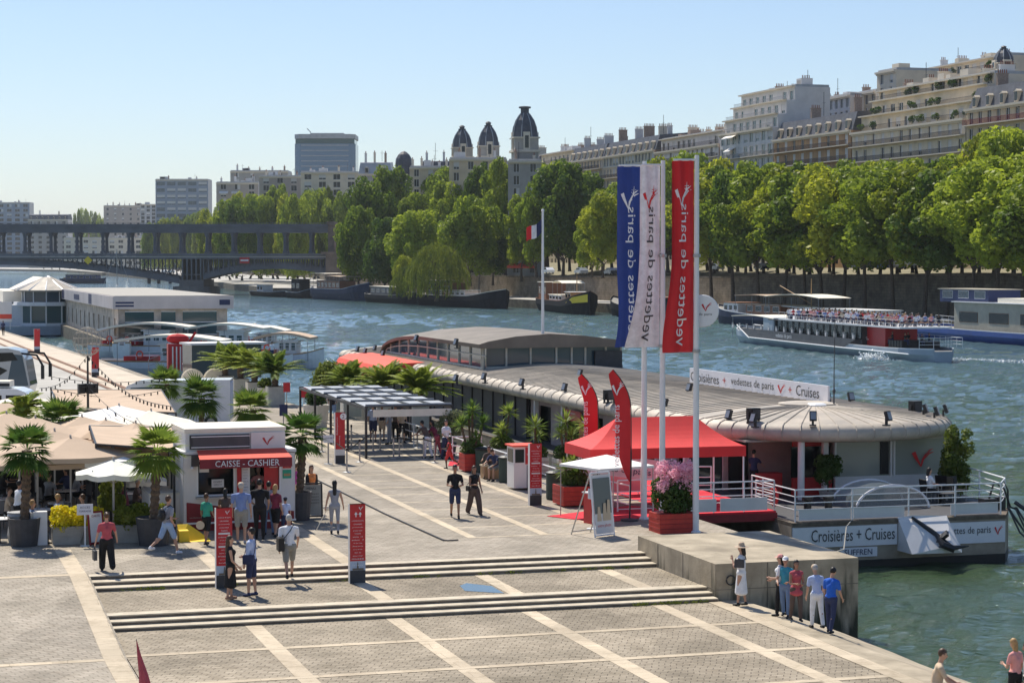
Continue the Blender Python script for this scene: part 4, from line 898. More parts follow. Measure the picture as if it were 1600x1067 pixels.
# coral canopy along the far side
cx=thing('canopy','coral red rounded canopy over the far entrance of the barge','canopy',q(29.3,124.5,.45),TH)
m=MB(); pr=[(-1.2,1.15),(-1.3,1.55),(-1.05,1.95),(-.4,2.2),(1.2,2.25)]; m.add([(a,u,z) for u in(-5,-2.5,0,2.5,6,9) for a,z in pr],[(i*5+j,i*5+j+1,(i+1)*5+j+1,(i+1)*5+j) for i in range(5) for j in range(4)]); m.slab(pr+[(1.2,1.15)],'y',-5.01,-5); m.build('cover','coral_cloth',cx)
m=MB()
for u in(-4.8,2,8.8): m.tube([(-1.1,u,-.1),(-1.1,u,1.5)],.05,6); 
m.tube([(-1.25,-5,1.15),(-1.25,9,1.15)],.04,5); m.build('frame','white_metal',cx)
# floodlights clamped to the roof
FL=thing('floodlight','small black floodlight clamped on the rim of the barge roof','floodlight',(0,0,0),0,'floodlights along the barge roof')
m=MB(); m.box((0,-.08,.34),(.26,.12,.36),rx=-.35,mi=0); m.box((0,-.15,.36),(.2,.02,.28),rx=-.35,mi=1); m.build('lamp_head',['black_metal','grey_metal'],FL)
m=MB(); m.bb(-.04,.04,-.04,.04,0,.3); m.bb(-.12,.12,-.1,.1,-.03,.02); m.build('bracket','black_metal',FL)
first=True
FP=[(656,590,2.5),(714,601,2.5),(560,553,2.5),(572,556,2.5),(587,551,2.6),(600,560,2.5),(758,598,2.5),(817,608,2.5),(884,616,2.5),(950,629,2.55),(1041,642,2.5),(1141,661,2.5),(1180,667,2.5),(1270,664,2.6),(1385,664,2.6),(1443,652,2.6),(1460,656,2.55),(1474,652,2.55),(1328,632,2.7),(1292,634,2.8),(652,537,3.9),(714,544,4.0),(925,575,2.6),(1079,617,2.8),(908,593,2.7)]
for i,(px,py,z) in enumerate(FP):
    x,y=W(px,py,z); f=FL if i==0 else copy_tree(FL); f.location=(x,y,z); f.rotation_euler=(0,0,TH+(-1.2 if px<1200 else (px-1320)/150.))
for px,py,lb in((952,629,'large black stage spotlight beside the second feather banner'),(1177,660,'large black stage spotlight above the red tent corner'),(1430,648,'biggest black spotlight box near the rounded roof end')):
    x,y=W(px,py,2.6); t=thing('spotlight',lb,'floodlight',(x,y,2.6),TH+.3); m=MB(); m.bb(-.22,.22,-.16,.16,.12,.55,mi=0); m.bb(-.18,.18,-.18,-.16,.16,.5,mi=1); m.build('lamp_head',['black','charcoal'],t); m=MB(); m.bb(-.28,-.24,-.05,.05,0,.4); m.bb(.24,.28,-.05,.05,0,.4); m.bb(-.28,.28,-.08,.08,-.02,.03); m.build('yoke','black_metal',t)
x,y=W(1303,634,2.95); m=MB(); m.tube([(0,0,0),(0,0,1.2),(.02,0,3.4)],[.035,.02,.012],5); m.ell((0,0,.55),(.07,.07,.1),6,4); o=m.build('whip_aerial','charcoal',loc=(x,y,2.98)); tag(o,'thin whip aerial standing on the roof cap at the rounded end','aerial')
x,y=W(1275,637,2.9); m=MB(); m.lathe([(.42,0),(.42,.1),(.3,.16),(0,.18)],14); o=m.build('roof_vent','white_metal',loc=(x,y,2.93)); tag(o,'flat white round vent on the roof beside the sign end','vent')
# tricolour pole on the roof
x,y=W(848,570,2.95); t=thing('flagpole','slender white flagpole on the barge roof with a small tricolour flag','flagpole',(x,y,2.95)); m=MB(); m.tube([(0,0,0),(0,0,8.5)],[.09,.06],8); m.ell((0,0,8.55),(.09,.09,.09),8,5); m.build('pole','white_metal',t)
def cloth(w,h,nx,nz,fn,mats,split=None):
    m=MB(); vs=[fn(i/nx,j/nz) for i in range(nx+1) for j in range(nz+1)]; 
    for i in range(nx):
        for j in range(nz):
            mi=0 if not split else min(len(mats)-1,int(i/nx*len(mats))); m.f.append((i*(nz+1)+j,(i+1)*(nz+1)+j,(i+1)*(nz+1)+j+1,i*(nz+1)+j+1)); m.m.append(mi)
    m.v=[tuple(p) for p in vs]; return m
fl=cloth(1,1,12,6,lambda s,t_:(-.06-.85*s,.10*math.sin(s*7),8.1-.75*t_-.6*s-.10*math.sin(s*5)),['navy','c_white','red_cloth'],True).build('flag',['navy','c_white','red_cloth'],t)
# round bush and planters on the barge deck
def bush(label,loc,r,h,m,seed,pot='planter_grey',pr=.35,ph=.5,n=2600,size=.05,name='potted_bush',wild=0,cat='plant'):
    t=thing(name,label,cat,loc); mb=MB()
    if ph: mb.lathe([(pr*.8,0),(pr,ph),(pr*.85,ph),(pr*.8,ph-.06),(0,ph-.06)],14); mb.build('pot',pot,t)
    rd=random.Random(seed); cl=[(rd.uniform(-.5,.5)*r,rd.uniform(-.5,.5)*r,ph+h*rd.uniform(.25,.75),r*rd.uniform(.4,.6)) for _ in range(14)]
    V=leaf_cloud(seed,cl,n,size)
    if wild: 
        cl2=[(rd.gauss(0,.35)*r,rd.gauss(0,.3)*r,ph+h*rd.uniform(.7,1.45),r*rd.uniform(.2,.38)) for _ in range(26)]; V=np.concatenate([V,leaf_cloud(seed+1,cl2,int(n*.4),size)])
    ob('foliage',cloudmesh('foliage',V,m),t); mb=MB(); mb.tube([(0,0,0),(0,0,ph+h*.6)],.03,5); mb.build('stem','bark',t); return t
bush('round bush with wild bright shoots at the right corner of the barge deck',q(38.55,70.2,-.25),.72,1.75,'leaf_hedge_green',3,ph=.0,wild=1,n=6000,size=.055)
bush('dark clipped bush between the white column and the barge windows',q(33.75,71.0,-.25),.55,1.5,'leaf_bush',4,ph=.3,n=3600)
m=MB(); m.lathe([(.30,-.06),(.36,0),(.30,.06),(.24,0),(.30,-.06)],18); o=m.build('life_ring','red_paint',loc=q(29.72,66.9,.4),rz=TH); o.rotation_euler=(PI/2,0,TH+PI/2); tag(o,'red life ring hung on the white railing beside the tent','life ring')
# deck furniture
def chair_deck(v,u,rz,label):
    t=thing('armchair',label,'chair',q(v,u,-.25),TH+rz,'dark armchairs on the barge deck'); m=MB(); m.bb(-.25,.25,-.25,.25,.40,.46); m.build('seat','black',t); m=MB(); m.box((0,.25,.68),(.5,.05,.46),rx=-.15); m.build('backrest','black',t)
    for sx in(-1,1):
        m=MB(); m.tube([(sx*.26,-.22,0),(sx*.26,-.22,.64),(sx*.26,.24,.64)],.018,5); m.tube([(sx*.24,.24,0),(sx*.24,.24,.6)],.018,5); m.build('leg','grey_metal',t)
for v,u,r_,lb in((36.6,68.4,PI/2,'dark armchair under the seated person on the barge deck'),(37.4,68.8,-PI/2,'dark armchair facing the seated person'),(38.0,68.9,.3,'dark armchair nearest the round bush'),(37.9,69.6,2,'dark armchair behind the low table on the barge deck')): chair_deck(v,u,r_,lb)
t=thing('side_table','low dark table between the armchairs on the barge deck','table',q(37.0,68.0,-.25),TH); m=MB(); m.lathe([(.4,.42),(.4,.45),(0,.45)],16); m.build('tabletop','charcoal',t); m=MB(); m.tube([(0,0,0),(0,0,.42)],.03,6); m.lathe([(.22,0),(.22,.02),(0,.02)],12); m.build('leg','black_metal',t)
for i,(v,u) in enumerate(((30.6,66.0),(31.35,65.9))):
    t=thing('mooring_bollard','pair member of black mooring bollards on the deck corner, %s one'%('left','right')[i],'bollard',q(v,u,-.25),TH); m=MB(); m.lathe([(.17,0),(.14,.08),(.13,.55),(.2,.6),(.2,.72),(0,.75)],14); m.build('post','black',t); m=MB(); m.bb(-.3,.3,-.3,.3,-.01,.04); m.build('base_plate','black_metal',t)
x=thing('mooring_winch','dark mooring winch with hoses at the right corner of the hull','winch',q(37.95,66.1,-.25),TH); m=MB(); m.bb(-.5,.0,-.25,.25,0,.42); m.lathe([(.2,0),(.2,.45),(0,.45)],12,(.25,0,0)); m.build('drum','black_metal',x); m=MB(); m.tube([(-.2,0,.4),(0,0,1.0),(.35,-.1,.75),(.55,-.2,.1),(.8,-.3,.0)],.04,6); m.tube([(.2,0,.4),(.35,0,1.1),(.5,-.1,.7),(.45,-.2,.1)],.035,6); m.build('hose','black',x)
m=MB(); A=q(38.3,65.5,-.2)
for k in range(5):
    r_=random.Random(k); m.tube([(A[0]+r_.uniform(-.2,.2),A[1],A[2]+.1),(A[0]+.3+r_.uniform(-.1,.3),A[1]-.3,-.8-r_.uniform(0,.4)),(A[0]+.9+r_.uniform(-.2,.4),A[1]-.6,-1.5),(A[0]+2.2+r_.uniform(-.3,.6),A[1]-.9,-1.85)],.035,5)
m.tube([(A[0]+.1,A[1]-.1,.1),(A[0]+2.8,A[1]-1,-1.9)],.08,6); o=m.build('mooring_lines','charcoal'); tag(o,'tangle of dark mooring ropes at the right corner of the barge','mooring ropes')
m=MB(); p0=Vector(q(32.0,65.2,-.2))
m.tube([p0,p0+Vector((-.5,-1.4,-.15)),Vector(q(30.3,62.5,-.9)),Vector(q(27.5,58.9,-.6)),Vector(q(25.7,58.2,.05))],.02,5); o=m.build('mooring_rope','planter_grey'); tag(o,'pale mooring rope from the bollards to the concrete block','mooring rope')
# ================================================================ PLANTS ON THE QUAY
def frond_palm(seed,n=34,L=2.0,hang=1.0,leaf=.34,m='leaf_palm'):
    rg=np.random.default_rng(seed); V=[]
    for i in range(n):
        a=rg.uniform(0,2*PI); el=rg.uniform(.35,1.5); k=34; t=np.linspace(.06,1,k); l=L*rg.uniform(.8,1.15)
        r=l*(t*math.cos(el)+.25*t**2); z=l*(t*math.sin(el))-hang*l*t**2.2*(.55+.5*math.cos(el))*.9
        P0=np.stack([r*math.cos(a),r*math.sin(a),z],1); T=np.gradient(P0,axis=0); T/=np.linalg.norm(T,axis=1)[:,None]
        side=np.array([-math.sin(a),math.cos(a),0])
        V.append(np.stack([P0-T*.03,P0-side*.018,P0+T*.09,P0+side*.018],1).reshape(-1,3))
        for s_ in(-1,1):
            d=side*s_*.75+T*.65+np.array([0,0,-.25]); d/=np.linalg.norm(d,axis=1)[:,None]; ll=(leaf*np.sin(np.pi*np.clip(t,.08,.97))**.6)[:,None]
            tip=P0+d*ll+rg.normal(size=(k,3))*.02; w_=T*.045; mid=P0+d*ll*.45
            V.append(np.stack([P0,mid-w_,tip,mid+w_],1).reshape(-1,3))
    return cloudmesh('fronds',np.concatenate(V),m)
def fan_palm(seed,n=26,L=.75,m='leaf_fan',blades=13):
    rg=np.random.default_rng(seed); V=[]
    for i in range(n):
        a=i*2.4+rg.uniform(-.2,.2); el=-.75+1.9*((i+.5)/n)**1.15+rg.uniform(-.1,.1); st=rg.uniform(.3,.5)
        dr=np.array([math.cos(a)*math.cos(el),math.sin(a)*math.cos(el),math.sin(el)]); base=dr*st+np.array([0,0,.12*math.sin(el)])
        side=np.array([-math.sin(a),math.cos(a),0]); up=np.cross(dr,side)
        V.append(np.stack([dr*0,base*.5-side*.015,base,base*.5+side*.015],0))
        for b in np.linspace(-1.25,1.25,blades):
            d=dr*math.cos(b)+side*math.sin(b); l=L*(.75+.25*math.cos(b))*rg.uniform(.85,1.1); tip=base+d*l-np.array([0,0,.16*l*(1.2-el*.5)]); mid=base+d*l*.5; w_=(side*math.cos(b)-dr*math.sin(b))*.045
            V.append(np.stack([base,mid-w_,tip,mid+w_],0))
    return cloudmesh('fronds',np.concatenate(V),m)
def rosette(seed,heads,n=70,L=.5,m='leaf_yucca'):
    rg=np.random.default_rng(seed); V=[]
    for (x,y,z,s) in heads:
        for i in range(n):
            a=rg.uniform(0,2*PI); el=rg.uniform(-.6,1.45); l=L*s*rg.uniform(.8,1.1); d=np.array([math.cos(a)*math.cos(el),math.sin(a)*math.cos(el),math.sin(el)]); side=np.array([-math.sin(a),math.cos(a),0])*.028*s
            b=np.array([x,y,z]); mid=b+d*l*.5; V.append(np.stack([b,mid-side,b+d*l-np.array([0,0,.05*l]),mid+side],0))
    return cloudmesh('leaves',np.concatenate(V),m)
def potm(r0,r1,h,m='charcoal',n=16):
    mb=MB(); mb.lathe([(0,0),(r0,0),(r1,h),(r1*.88,h),(r1*.85,h-.07),(0,h-.07)],n); return mb
def ptrunk(h,r,seed=0,z=0,lean=.1):
    mb=MB(); rd=random.Random(seed); k=int(h/.09); pts=[];rs=[]
    for i in range(k+1): pts.append((lean*math.sin(i/k*1.5)*1,rd.uniform(-.008,.008),z+h*i/k)); rs.append(r*(1.15 if i%2 else .88)*(1+.12*i/k))
    mb.tube(pts,rs,9); return mb
def fanpalm(label,v,u,h,L,pot,seed,z0=0,ph=.85,pr=.5,r=.13,loc=None,cat='palm tree'):
    t=thing('fan_palm',label,cat,loc or q(v,u,z0)); potm(pr*.8,pr,ph,pot).build('pot',pot,t)
    ptrunk(h,r,seed,ph-.1).build('trunk','palm_bark',t); ob('fronds',fan_palm(seed,L=L,n=34),t,(.1,0,ph-.1+h)); return t
def loc_(px,py,z=0): x,y=W(px,py,z); return (x,y,z)
fanpalm('tall fan palm in a black pot at the left edge beside the round cafe table',0,0,2.15,.62,'charcoal',3,ph=.85,pr=.5,loc=loc_(38,852))
fanpalm('tall fan palm in a black pot between the hedge box and the ticket kiosk',0,0,2.05,.66,'charcoal',5,ph=.85,pr=.55,loc=loc_(240,851))
fanpalm('fan palm in a black pot at the right corner of the ticket kiosk',0,0,1.95,.58,'charcoal',8,ph=.95,pr=.42,loc=loc_(468,812))
for i,(px,yc,D,L,lb) in enumerate(((312,622,93,.85,'bushy fan palm behind the brown awning roofs, left of the kiosk roof'),(392,640,92,.75,'low fan palm just behind the kiosk roof'),(258,600,106,.7,'short fan palm leaning over the white van'),(95,660,78,.8,'fan palm rising between the cafe parasols at the left'))):
    x,y,z=WD(px,yc,D); ht=max(.5,z-.6); t=thing('fan_palm',lb,'palm tree',(x,y,0)); potm(.4,.45,.7).build('pot','charcoal',t); ptrunk(ht,.12,i,.6).build('trunk','palm_bark',t); ob('fronds',fan_palm(20+i,L=L,n=44),t,(0,0,.6+ht))
t=thing('feather_palm','dark feathery palm between the tan parasols at the far left','palm tree',(*WD(35,652,82)[:2],0)); potm(.4,.45,.7).build('pot','charcoal',t); ptrunk(1.8,.12,3,.6).build('trunk','palm_bark',t); ob('fronds',frond_palm(77,30,1.7,.8),t,(0,0,2.5))
# phoenix palms in tall pale planters
PP=[(352,613,'leftmost feathery palm of the planter row beside the moored launches'),(376,618,'second feathery palm of the planter row from the left'),(398,624,'third feathery palm of the planter row, before the launch roof'),(430,632,'big feathery palm in the pale planter left of the queue shelter'),(548,650,'drooping feathery palm behind the shelter roof, left one'),(600,657,'drooping feathery palm in the middle behind the shelter roof'),(655,667,'wide feathery palm against the dark barge wall')]
PM=[frond_palm(50+i,54,1.95,.5,.40) for i in range(3)]
for i,(px,py,lb) in enumerate(PP):
    l=loc_(px,py); t=thing('planter_palm',lb,'palm tree',l,TH,'feathery palms in square planters'); m=MB(); m.bb(-.5,.5,-.5,.5,0,1.1,mi=0); m.bb(-.46,.46,-.46,.46,1.1,1.12,mi=1); m.build('planter',['planter_pale','soil'],t)
    ptrunk(.8,.2,i,1.05,.0).build('trunk','palm_bark',t); o=ob('fronds',PM[i%3],t,(0,0,1.85),rt.uniform(0,6)); o.scale=(.98,.98,1.0) if i!=4 else (.9,.9,.85)
bush('big round laurel bush behind the shelter, left of the coral canopy',loc_(520,640),1.3,2.1,'leaf_hedge_green',12,pot='planter_pale',pr=.6,ph=.9,n=5200,size=.08)
bush('small clipped ball bush in a pale box near the far shelter posts',loc_(414,628),.45,.5,'leaf_hedge_green',13,pot='planter_pale',pr=.5,ph=.9,n=900,size=.07)
bush('low bush in a pale tub just inside the queue shelter',loc_(494,668),.6,.6,'leaf_bush',14,pot='planter_pale',pr=.7,ph=1.2,n=1400,size=.07)
bush('olive tree with grey leaves beside the near shelter corner',loc_(700,712),.75,1.6,'leaf_olive',15,pot='charcoal',pr=.4,ph=.6,n=3000,size=.06)
def yucca(label,px,py,stems,sc=1,box='planter_red',bw=.9,bh=.75,rot=TH,seed=1,green=True):
    l=loc_(px,py); t=thing('yucca_planter',label,'plant',l,rot); m=MB()
    m.bb(-bw/2,bw/2,-bw/2,bw/2,.06,bh,mi=0)
    for k in range(1,4): m.bb(-bw/2-.012,bw/2+.012,-bw/2-.012,bw/2+.012,.06+(bh-.06)*k/4-.012,.06+(bh-.06)*k/4,mi=1)
    m.bb(-bw/2+.05,bw/2-.05,-bw/2+.05,bw/2-.05,bh-.02,bh+.01,mi=2); m.build('planter_box',[box,'dark_red','soil'],t)
    m=MB()
    for (x,y,h,s) in stems: m.tube([(x*.3,y*.3,bh-.1),(x*.7,y*.7,bh+h*.5),(x,y,bh+h)],[.06,.05,.045],7)
    m.build('stem','palm_bark',t); ob('leaves',rosette(seed,[(x,y,bh+h,s) for x,y,h,s in stems]),t)
    if green: ob('underplanting',cloudmesh('underplanting',leaf_cloud(seed+9,[(0,0,bh+.15,.42),(-.2,.1,bh+.2,.3),(.2,-.1,bh+.15,.3)],1500,.045),'leaf_bush'),t)
    return t
yucca('tallest yucca group in a red box beside the red gangway carpet',738,736,[(0,0,1.75,1.2),(-.45,.1,1.15,1.1),(.45,0,1.2,1.1),(.1,-.3,.6,1.0),(-.1,.2,1.4,1)],seed=2)
yucca('yucca with two heads behind the seated pair on the wall',785,728,[(0,0,.8,1.1),(.35,.2,1.5,1.15),(-.1,-.2,.45,1)],seed=3,box='planter_pale')
yucca('single headed yucca behind the small red kiosk',836,742,[(0,0,1.2,1.3),(.1,.1,.8,1)],seed=4,box='planter_pale')
yucca('yucca behind the red totem beside the tent',884,745,[(0,0,1.45,1.35),(.3,.1,.9,1.1),(-.2,0,1,1)],seed=5,box='planter_pale')
yucca('yucca half hidden behind the left feather banner',915,742,[(0,0,1.3,1.2),(.2,.1,1.0,1.1)],seed=6,box='planter_pale')
yucca('low yucca in the red slatted box under the white parasol',898,789,[(-.35,0,.55,1.1),(.35,.1,.6,1.0),(0,-.2,.4,.9),(0,.2,.75,.9)],seed=7,bw=1.25,bh=.72)
# pink flowers in the red slatted box by the flagpoles
t=thing('flower_planter','red slatted planter box full of pink flowers between the flagpoles','planter',loc_(1052,830),TH); bw=1.3; m=MB(); m.bb(-bw/2,bw/2,-.5,.5,.0,.62,mi=0)
for k in(1,2,3): m.bb(-bw/2-.012,bw/2+.012,-.512,.512,.155*k-.012,.155*k,mi=1)
m.build('planter_box',['planter_red','dark_red'],t)
rd=random.Random(2); ob('foliage',cloudmesh('foliage',leaf_cloud(5,[(rd.uniform(-.45,.45),rd.uniform(-.3,.3),.62+rd.uniform(.15,1.0),.32) for _ in range(16)],4200,.06),'leaf_bush'),t)
ob('flowers',cloudmesh('flowers',leaf_cloud(6,[(rd.uniform(-.5,.55),rd.uniform(-.4,.3),.62+rd.uniform(.75,1.5),rd.uniform(.12,.24)) for _ in range(40)],3400,.036),'petal_pink'),t)
# ================================================================ FLAGPOLES AND BANNERS
def bannerpole(label,px,basey,topy,wt,wb,len_px,col,txt,shift,blabel,tcol='c_white',phase=0.,hid=0):
    x,y=W(px,basey,0); D=y; H=zat(topy,D); s=D/F
    t=thing('flagpole',label,'flagpole',(x,y,0),0,None); m=MB(); m.tube([(0,0,0),(0,0,H+.15)],[.105,.07],12); m.lathe([(.16,0),(.16,.05),(.11,.08)],12); m.build('pole','white_metal',t)
    for zz in(H-len_px*s+.0,H-len_px*s*.5,): 
        m=MB(); m.lathe([(.13,-.05),(.13,.05)],10,(0,0,zz)); m.build('collar','grey_metal',t)
    L=len_px*s; w0=wt*s; w1=wb*s
    m=MB(); m.tube([(.0,-.02,H),(-w0-.05,-.02,H)],.04,6); m.build('top_arm','white_metal',t)
    f=thing('banner_flag',blabel,'flag',(x,y-.02,H-.03))
    def surf(a,b):      # a 0..1 away from the pole, b 0..1 downwards
        e=max(0,b-.45)/.55; xx=-.10-a*(w0+(w1-w0)*e)+shift*e*.0; 
        yy=.10*math.sin(a*6+b*3+phase)*min(1,b*3)*a+ .22*a*math.sin(b*5+phase)*e+.05*math.sin(a*13+phase)
        xx+=-(.35*e*a*math.sin(b*6+phase))*.5
        return (xx,yy,-L*b-(.25*e*a if True else 0)*math.sin(b*3))
    m=MB(); nx,nz=18,60
    m.v=[surf(i/nx,j/nz) for i in range(nx+1) for j in range(nz+1)]; m.f=[(i*(nz+1)+j,(i+1)*(nz+1)+j,(i+1)*(nz+1)+j+1,i*(nz+1)+j+1) for i in range(nx) for j in range(nz)]; m.m=[0]*len(m.f)
    m.build('cloth',col,f,smooth=True)
    # lettering seen from the back: mirrored, running up the cloth
    def onto(me,a0,b0,wa,Lb,name,mt,flip=False):   # text x -> up the banner, y -> towards the pole
        for sgn in(-1,1):
            k=me.copy(); c=np.zeros(len(k.vertices)*3); k.vertices.foreach_get('co',c); c=c.reshape(-1,3); mx=c.max(0)
            out=[]
            for X,Y,_ in c:
                p=surf(a0-Y/mx[1]*wa,b0-X/mx[0]*Lb) if not flip else surf(a0-X/mx[0]*wa,b0-Y/mx[1]*Lb); out.append((p[0],p[1]+.014*sgn,p[2]))
            k.vertices.foreach_set('co',np.array(out).ravel()); k.materials.clear(); k.materials.append(M[mt]); k.update(); ob(name,k,f)
    onto(textmesh(txt,6,.6),.66,.965,.42,.74,'lettering',tcol)
    lg=logo(1,1,'white_metal',None,(0,0,0),tower=True,name='emblem'); me=lg.data; bpy.data.objects.remove(lg)
    onto(me,.80,.235,.68,.125,'emblem',tcol if col!='c_white' else 'red_cloth',flip=True)
    return t
bannerpole('left flagpole, carrying the blue banner',1006,811,259,38,42,280,'blue_cloth','vedettes de paris',0,'long blue banner with white mirrored lettering, leftmost of the three',phase=.3)
bannerpole('middle flagpole, carrying the white banner',1034.5,818,258,31,47,282,'c_white','vedettes de paris',0,'long white banner with dark mirrored lettering and red emblem, between blue and red',tcol='charcoal',phase=1.6)
bannerpole('right flagpole, tallest and nearest the concrete block',1087,832,250,34,42,298,'red_cloth','vedettes de paris',0,'long red banner with white mirrored lettering on the tallest pole',phase=2.7)
x,y,z=WD(1098,486,66.15); t=thing('disc_sign','round white sign with a red emblem fixed behind the tallest flagpole','sign',(x,y,z)); m=MB(); m.lathe([(0,-.03),(.5,-.03),(.52,0),(.5,.03),(0,.03)],28); o=m.build('disc','white_metal',t); o.rotation_euler=(PI/2,0,0); logo(.3,.28,'red_cloth',t,(-.02,-.04,0.0)); text('de paris',.42,.1,'charcoal',t,(-.13,-.04,-.16)); m=MB(); m.bb(-.6,.1,.02,.05,-.04,.04); m.build('bracket','grey_metal',t)
def feather(label,px,basey,topy,D,lean,txt,rot):
    x,_=W(px,basey,0); x,y,zb=WD(px,basey,D); H=zat(topy,D); t=thing('feather_banner',label,'flag',(x,y,0)); w_=.5; pts=[]
    spine=[(lean*(1-(1-k/20)**1.6)*1+ .0,0,H*k/20) for k in range(21)]
    m=MB(); m.tube([(.25,0,0)]+[(.25+.05*math.sin(k/20*3)-max(0,k-15)**2*.022,0,H*(k/20)*.995) for k in range(1,21)],[.03]*10+[.018]*11,6); m.build('pole','black_metal',t)
    m=MB(); n=24; z0=H*.26
    def ed(b): k=20*(z0/H+(1-z0/H)*b); return (.25+.05*math.sin(k/20*3)-max(0,k-15)**2*.022-.02, z0+(H-z0)*b)
    vs=[]
    for j in range(n+1):
        b=j/n; xe,ze=ed(b); wd=w_*(min(1,(b*3+.02))**.7)*(1 if b<.75 else max(0,1-((b-.75)/.25)**2)**.5*.999)
        for i in range(5): vs.append((xe-wd*i/4,.05*math.sin(i*1.1+b*7)*i/4,ze-(.0)*i))
    m.add(vs,[(j*5+i,j*5+i+1,(j+1)*5+i+1,(j+1)*5+i) for j in range(n) for i in range(4)]); m.build('cloth','red_cloth',t,smooth=True)
    o=text(txt,(H-z0)*.55,.3,'c_white',t,(-.02,-.06,z0+.5),(0,0,0)); o.rotation_euler=(PI/2,-PI/2,0); o.scale=(1,1,1)
    logo(.38,.42,'c_white',t,(-.32,-.07,H*.83),tower=True)
    m=MB(); m.lathe([(.3,0),(.3,.06),(.05,.1)],12,(.25,0,0)); m.build('base','charcoal',t); t.rotation_euler=(0,0,rot); return t
feather('left red feather banner behind the red tent roof',922,748,584,76,0,'vedettes de paris',.05)
feather('right red feather banner in front of the red tent',972,803,577,69,0,'vedettes de paris',-.05)
# ================================================================ RED TENT, PARASOLS, GANGWAY
t=thing('pop_up_tent','red pop up tent with a hipped roof beside the flagpoles','tent',q(23.3,68.0,0),TH-.02); w_,d_=5.75,3.0; ez=2.12
m=MB(); top=[(1.45,1.5,3.1),(4.4,1.5,3.12)]; n=10
def sag(a,b,k,dz=.13): return [tuple(Vector(a).lerp(Vector(b),i/k)+Vector((0,0,-dz*math.sin(PI*i/k)))) for i in range(k+1)]
C_=[(0,0,ez),(w_,0,ez),(w_,d_,ez),(0,d_,ez)]
def patch(a,b,c,d,k=8,dz=.12):
    l=sag(a,d,k,dz); r=sag(b,c,k,dz); vs=[]
    for i in range(k+1):
        for j in range(k+1): 
            p=Vector(l[i]).lerp(Vector(r[i]),j/k); vs.append(p)
    m.add(vs,[(i*(k+1)+j,i*(k+1)+j+1,(i+1)*(k+1)+j+1,(i+1)*(k+1)+j) for i in range(k) for j in range(k)])
patch(C_[0],C_[1],top[1],top[0]); patch(C_[2],C_[3],top[0],top[1]); patch(C_[3],C_[0],top[0],top[0]); patch(C_[1],C_[2],top[1],top[1])
m.build('canopy','red_tent',t)
m=MB(); m.bb(-.02,w_+.02,-.02,0,ez-.36,ez+.01); m.bb(-.02,w_+.02,d_,d_+.02,ez-.36,ez+.01); m.bb(-.02,0,0,d_,ez-.36,ez+.01); m.bb(w_,w_+.02,0,d_,ez-.36,ez+.01); m.build('valance','red_tent',t)
for x,y in((.05,.05),(w_-.05,.05),(w_-.05,d_-.05),(.05,d_-.05),(w_/2,d_-.05)):
    m=MB(); m.bb(x-.025,x+.025,y-.025,y+.025,-.1,ez-.02); m.build('leg','white_metal',t)
t=thing('square_parasol','small white pop up sunshade over the low yucca box','parasol',q(23.25,66.2,0),TH+.30); w_=1.15; m=MB(); m.add([(-w_,-w_,1.78),(w_,-w_,1.78),(w_,w_,1.78),(-w_,w_,1.78),(0,0,2.12),(-w_,-w_,1.70),(w_,-w_,1.70),(w_,w_,1.70),(-w_,w_,1.70)],[(0,1,4),(1,2,4),(2,3,4),(3,0,4),(0,5,6,1),(1,6,7,2),(2,7,8,3),(3,8,5,0)]); m.build('canopy','canvas_white',t)
for sx in(-1,1):
    for sy in(-1,1): m=MB(); m.tube([(sx*w_*.97,sy*w_*.97,0),(sx*w_*.97,sy*w_*.97,1.72)],.018,5); m.build('leg','grey_metal',t)
gp=thing('gangway_platform','red edged boarding platform with white rails under the red tent','gangway',q(26.2,64.9,0),TH)
m=MB(); m.bb(0,3.3,1.2,13,-.34,-.06,mi=0); m.bb(-.3,3.25,1.2,13,-.06,.01,mi=1); m.build('platform',['dark_red','red_carpet'],gp)
rail(gp,[(-.2,1.25,.0),(3.2,1.25,.0)],1.05,(.35,.58,.82,1.05),sp=1.1); rail(gp,[(-2.3,4.2,0),(-2.0,1.6,0)],1.0,(.35,.65,1.0),sp=1.2); rail(gp,[(3.2,1.25,0),(3.2,3.2,0)],1.05,(.35,.58,.82,1.05),sp=1.1)
rail(gp,[(-1.0,7.5,0),(3.4,7.5,-.1)],1.05,(.35,.65,1.05),sp=1.5,name='rear_railing'); rail(gp,[(-2.6,8,0),(-2.6,34,0)],1.0,(.3,.65,1.0),sp=2.2,name='quay_railing')
m=MB(); m.bb(-.1,1.0,1.15,1.19,.05,.5,mi=0); m.bb(1.15,2.9,1.15,1.19,.05,.5,mi=0); m.build('rail_panel',['white_panel'],gp)
m=MB(); m.bb(-1.7,0.6,7.4,7.44,.1,.75); m.build('pink_panel','pink_panel',gp)
m=MB(); m.add([(-1.9,7.3,.9),(1.5,7.3,.45),(1.5,7.3,1.2),(-1.9,7.3,1.75)],[(0,1,2,3)]); m.build('hanging_banner','banner_white',gp); text('vedettes de paris',2.6,.3,'navy',gp,(-1.7,7.27,.98),(PI/2,.14,0))
m=MB(); m.bb(.9,1.25,5.6,5.63,.75,1.35,mi=0); m.bb(.98,1.17,5.58,5.6,.85,1.25,mi=1); m.tube([(1.07,5.7,0),(1.07,5.7,.8)],.02,5,mi=0); o=m.build('notice_stand',['red_paint','white_metal'],loc=q(26.6,64.2,0),rz=TH); tag(o,'red framed notice stand under the right end of the red tent','notice stand')
m=MB(); m.bb(0,4.3,0,2.6,.008,.02); o=m.build('red_carpet','red_carpet',loc=q(22.6,64.6,0),rz=TH+.5); tag(o,'red carpet on the paving in front of the red tent','carpet')
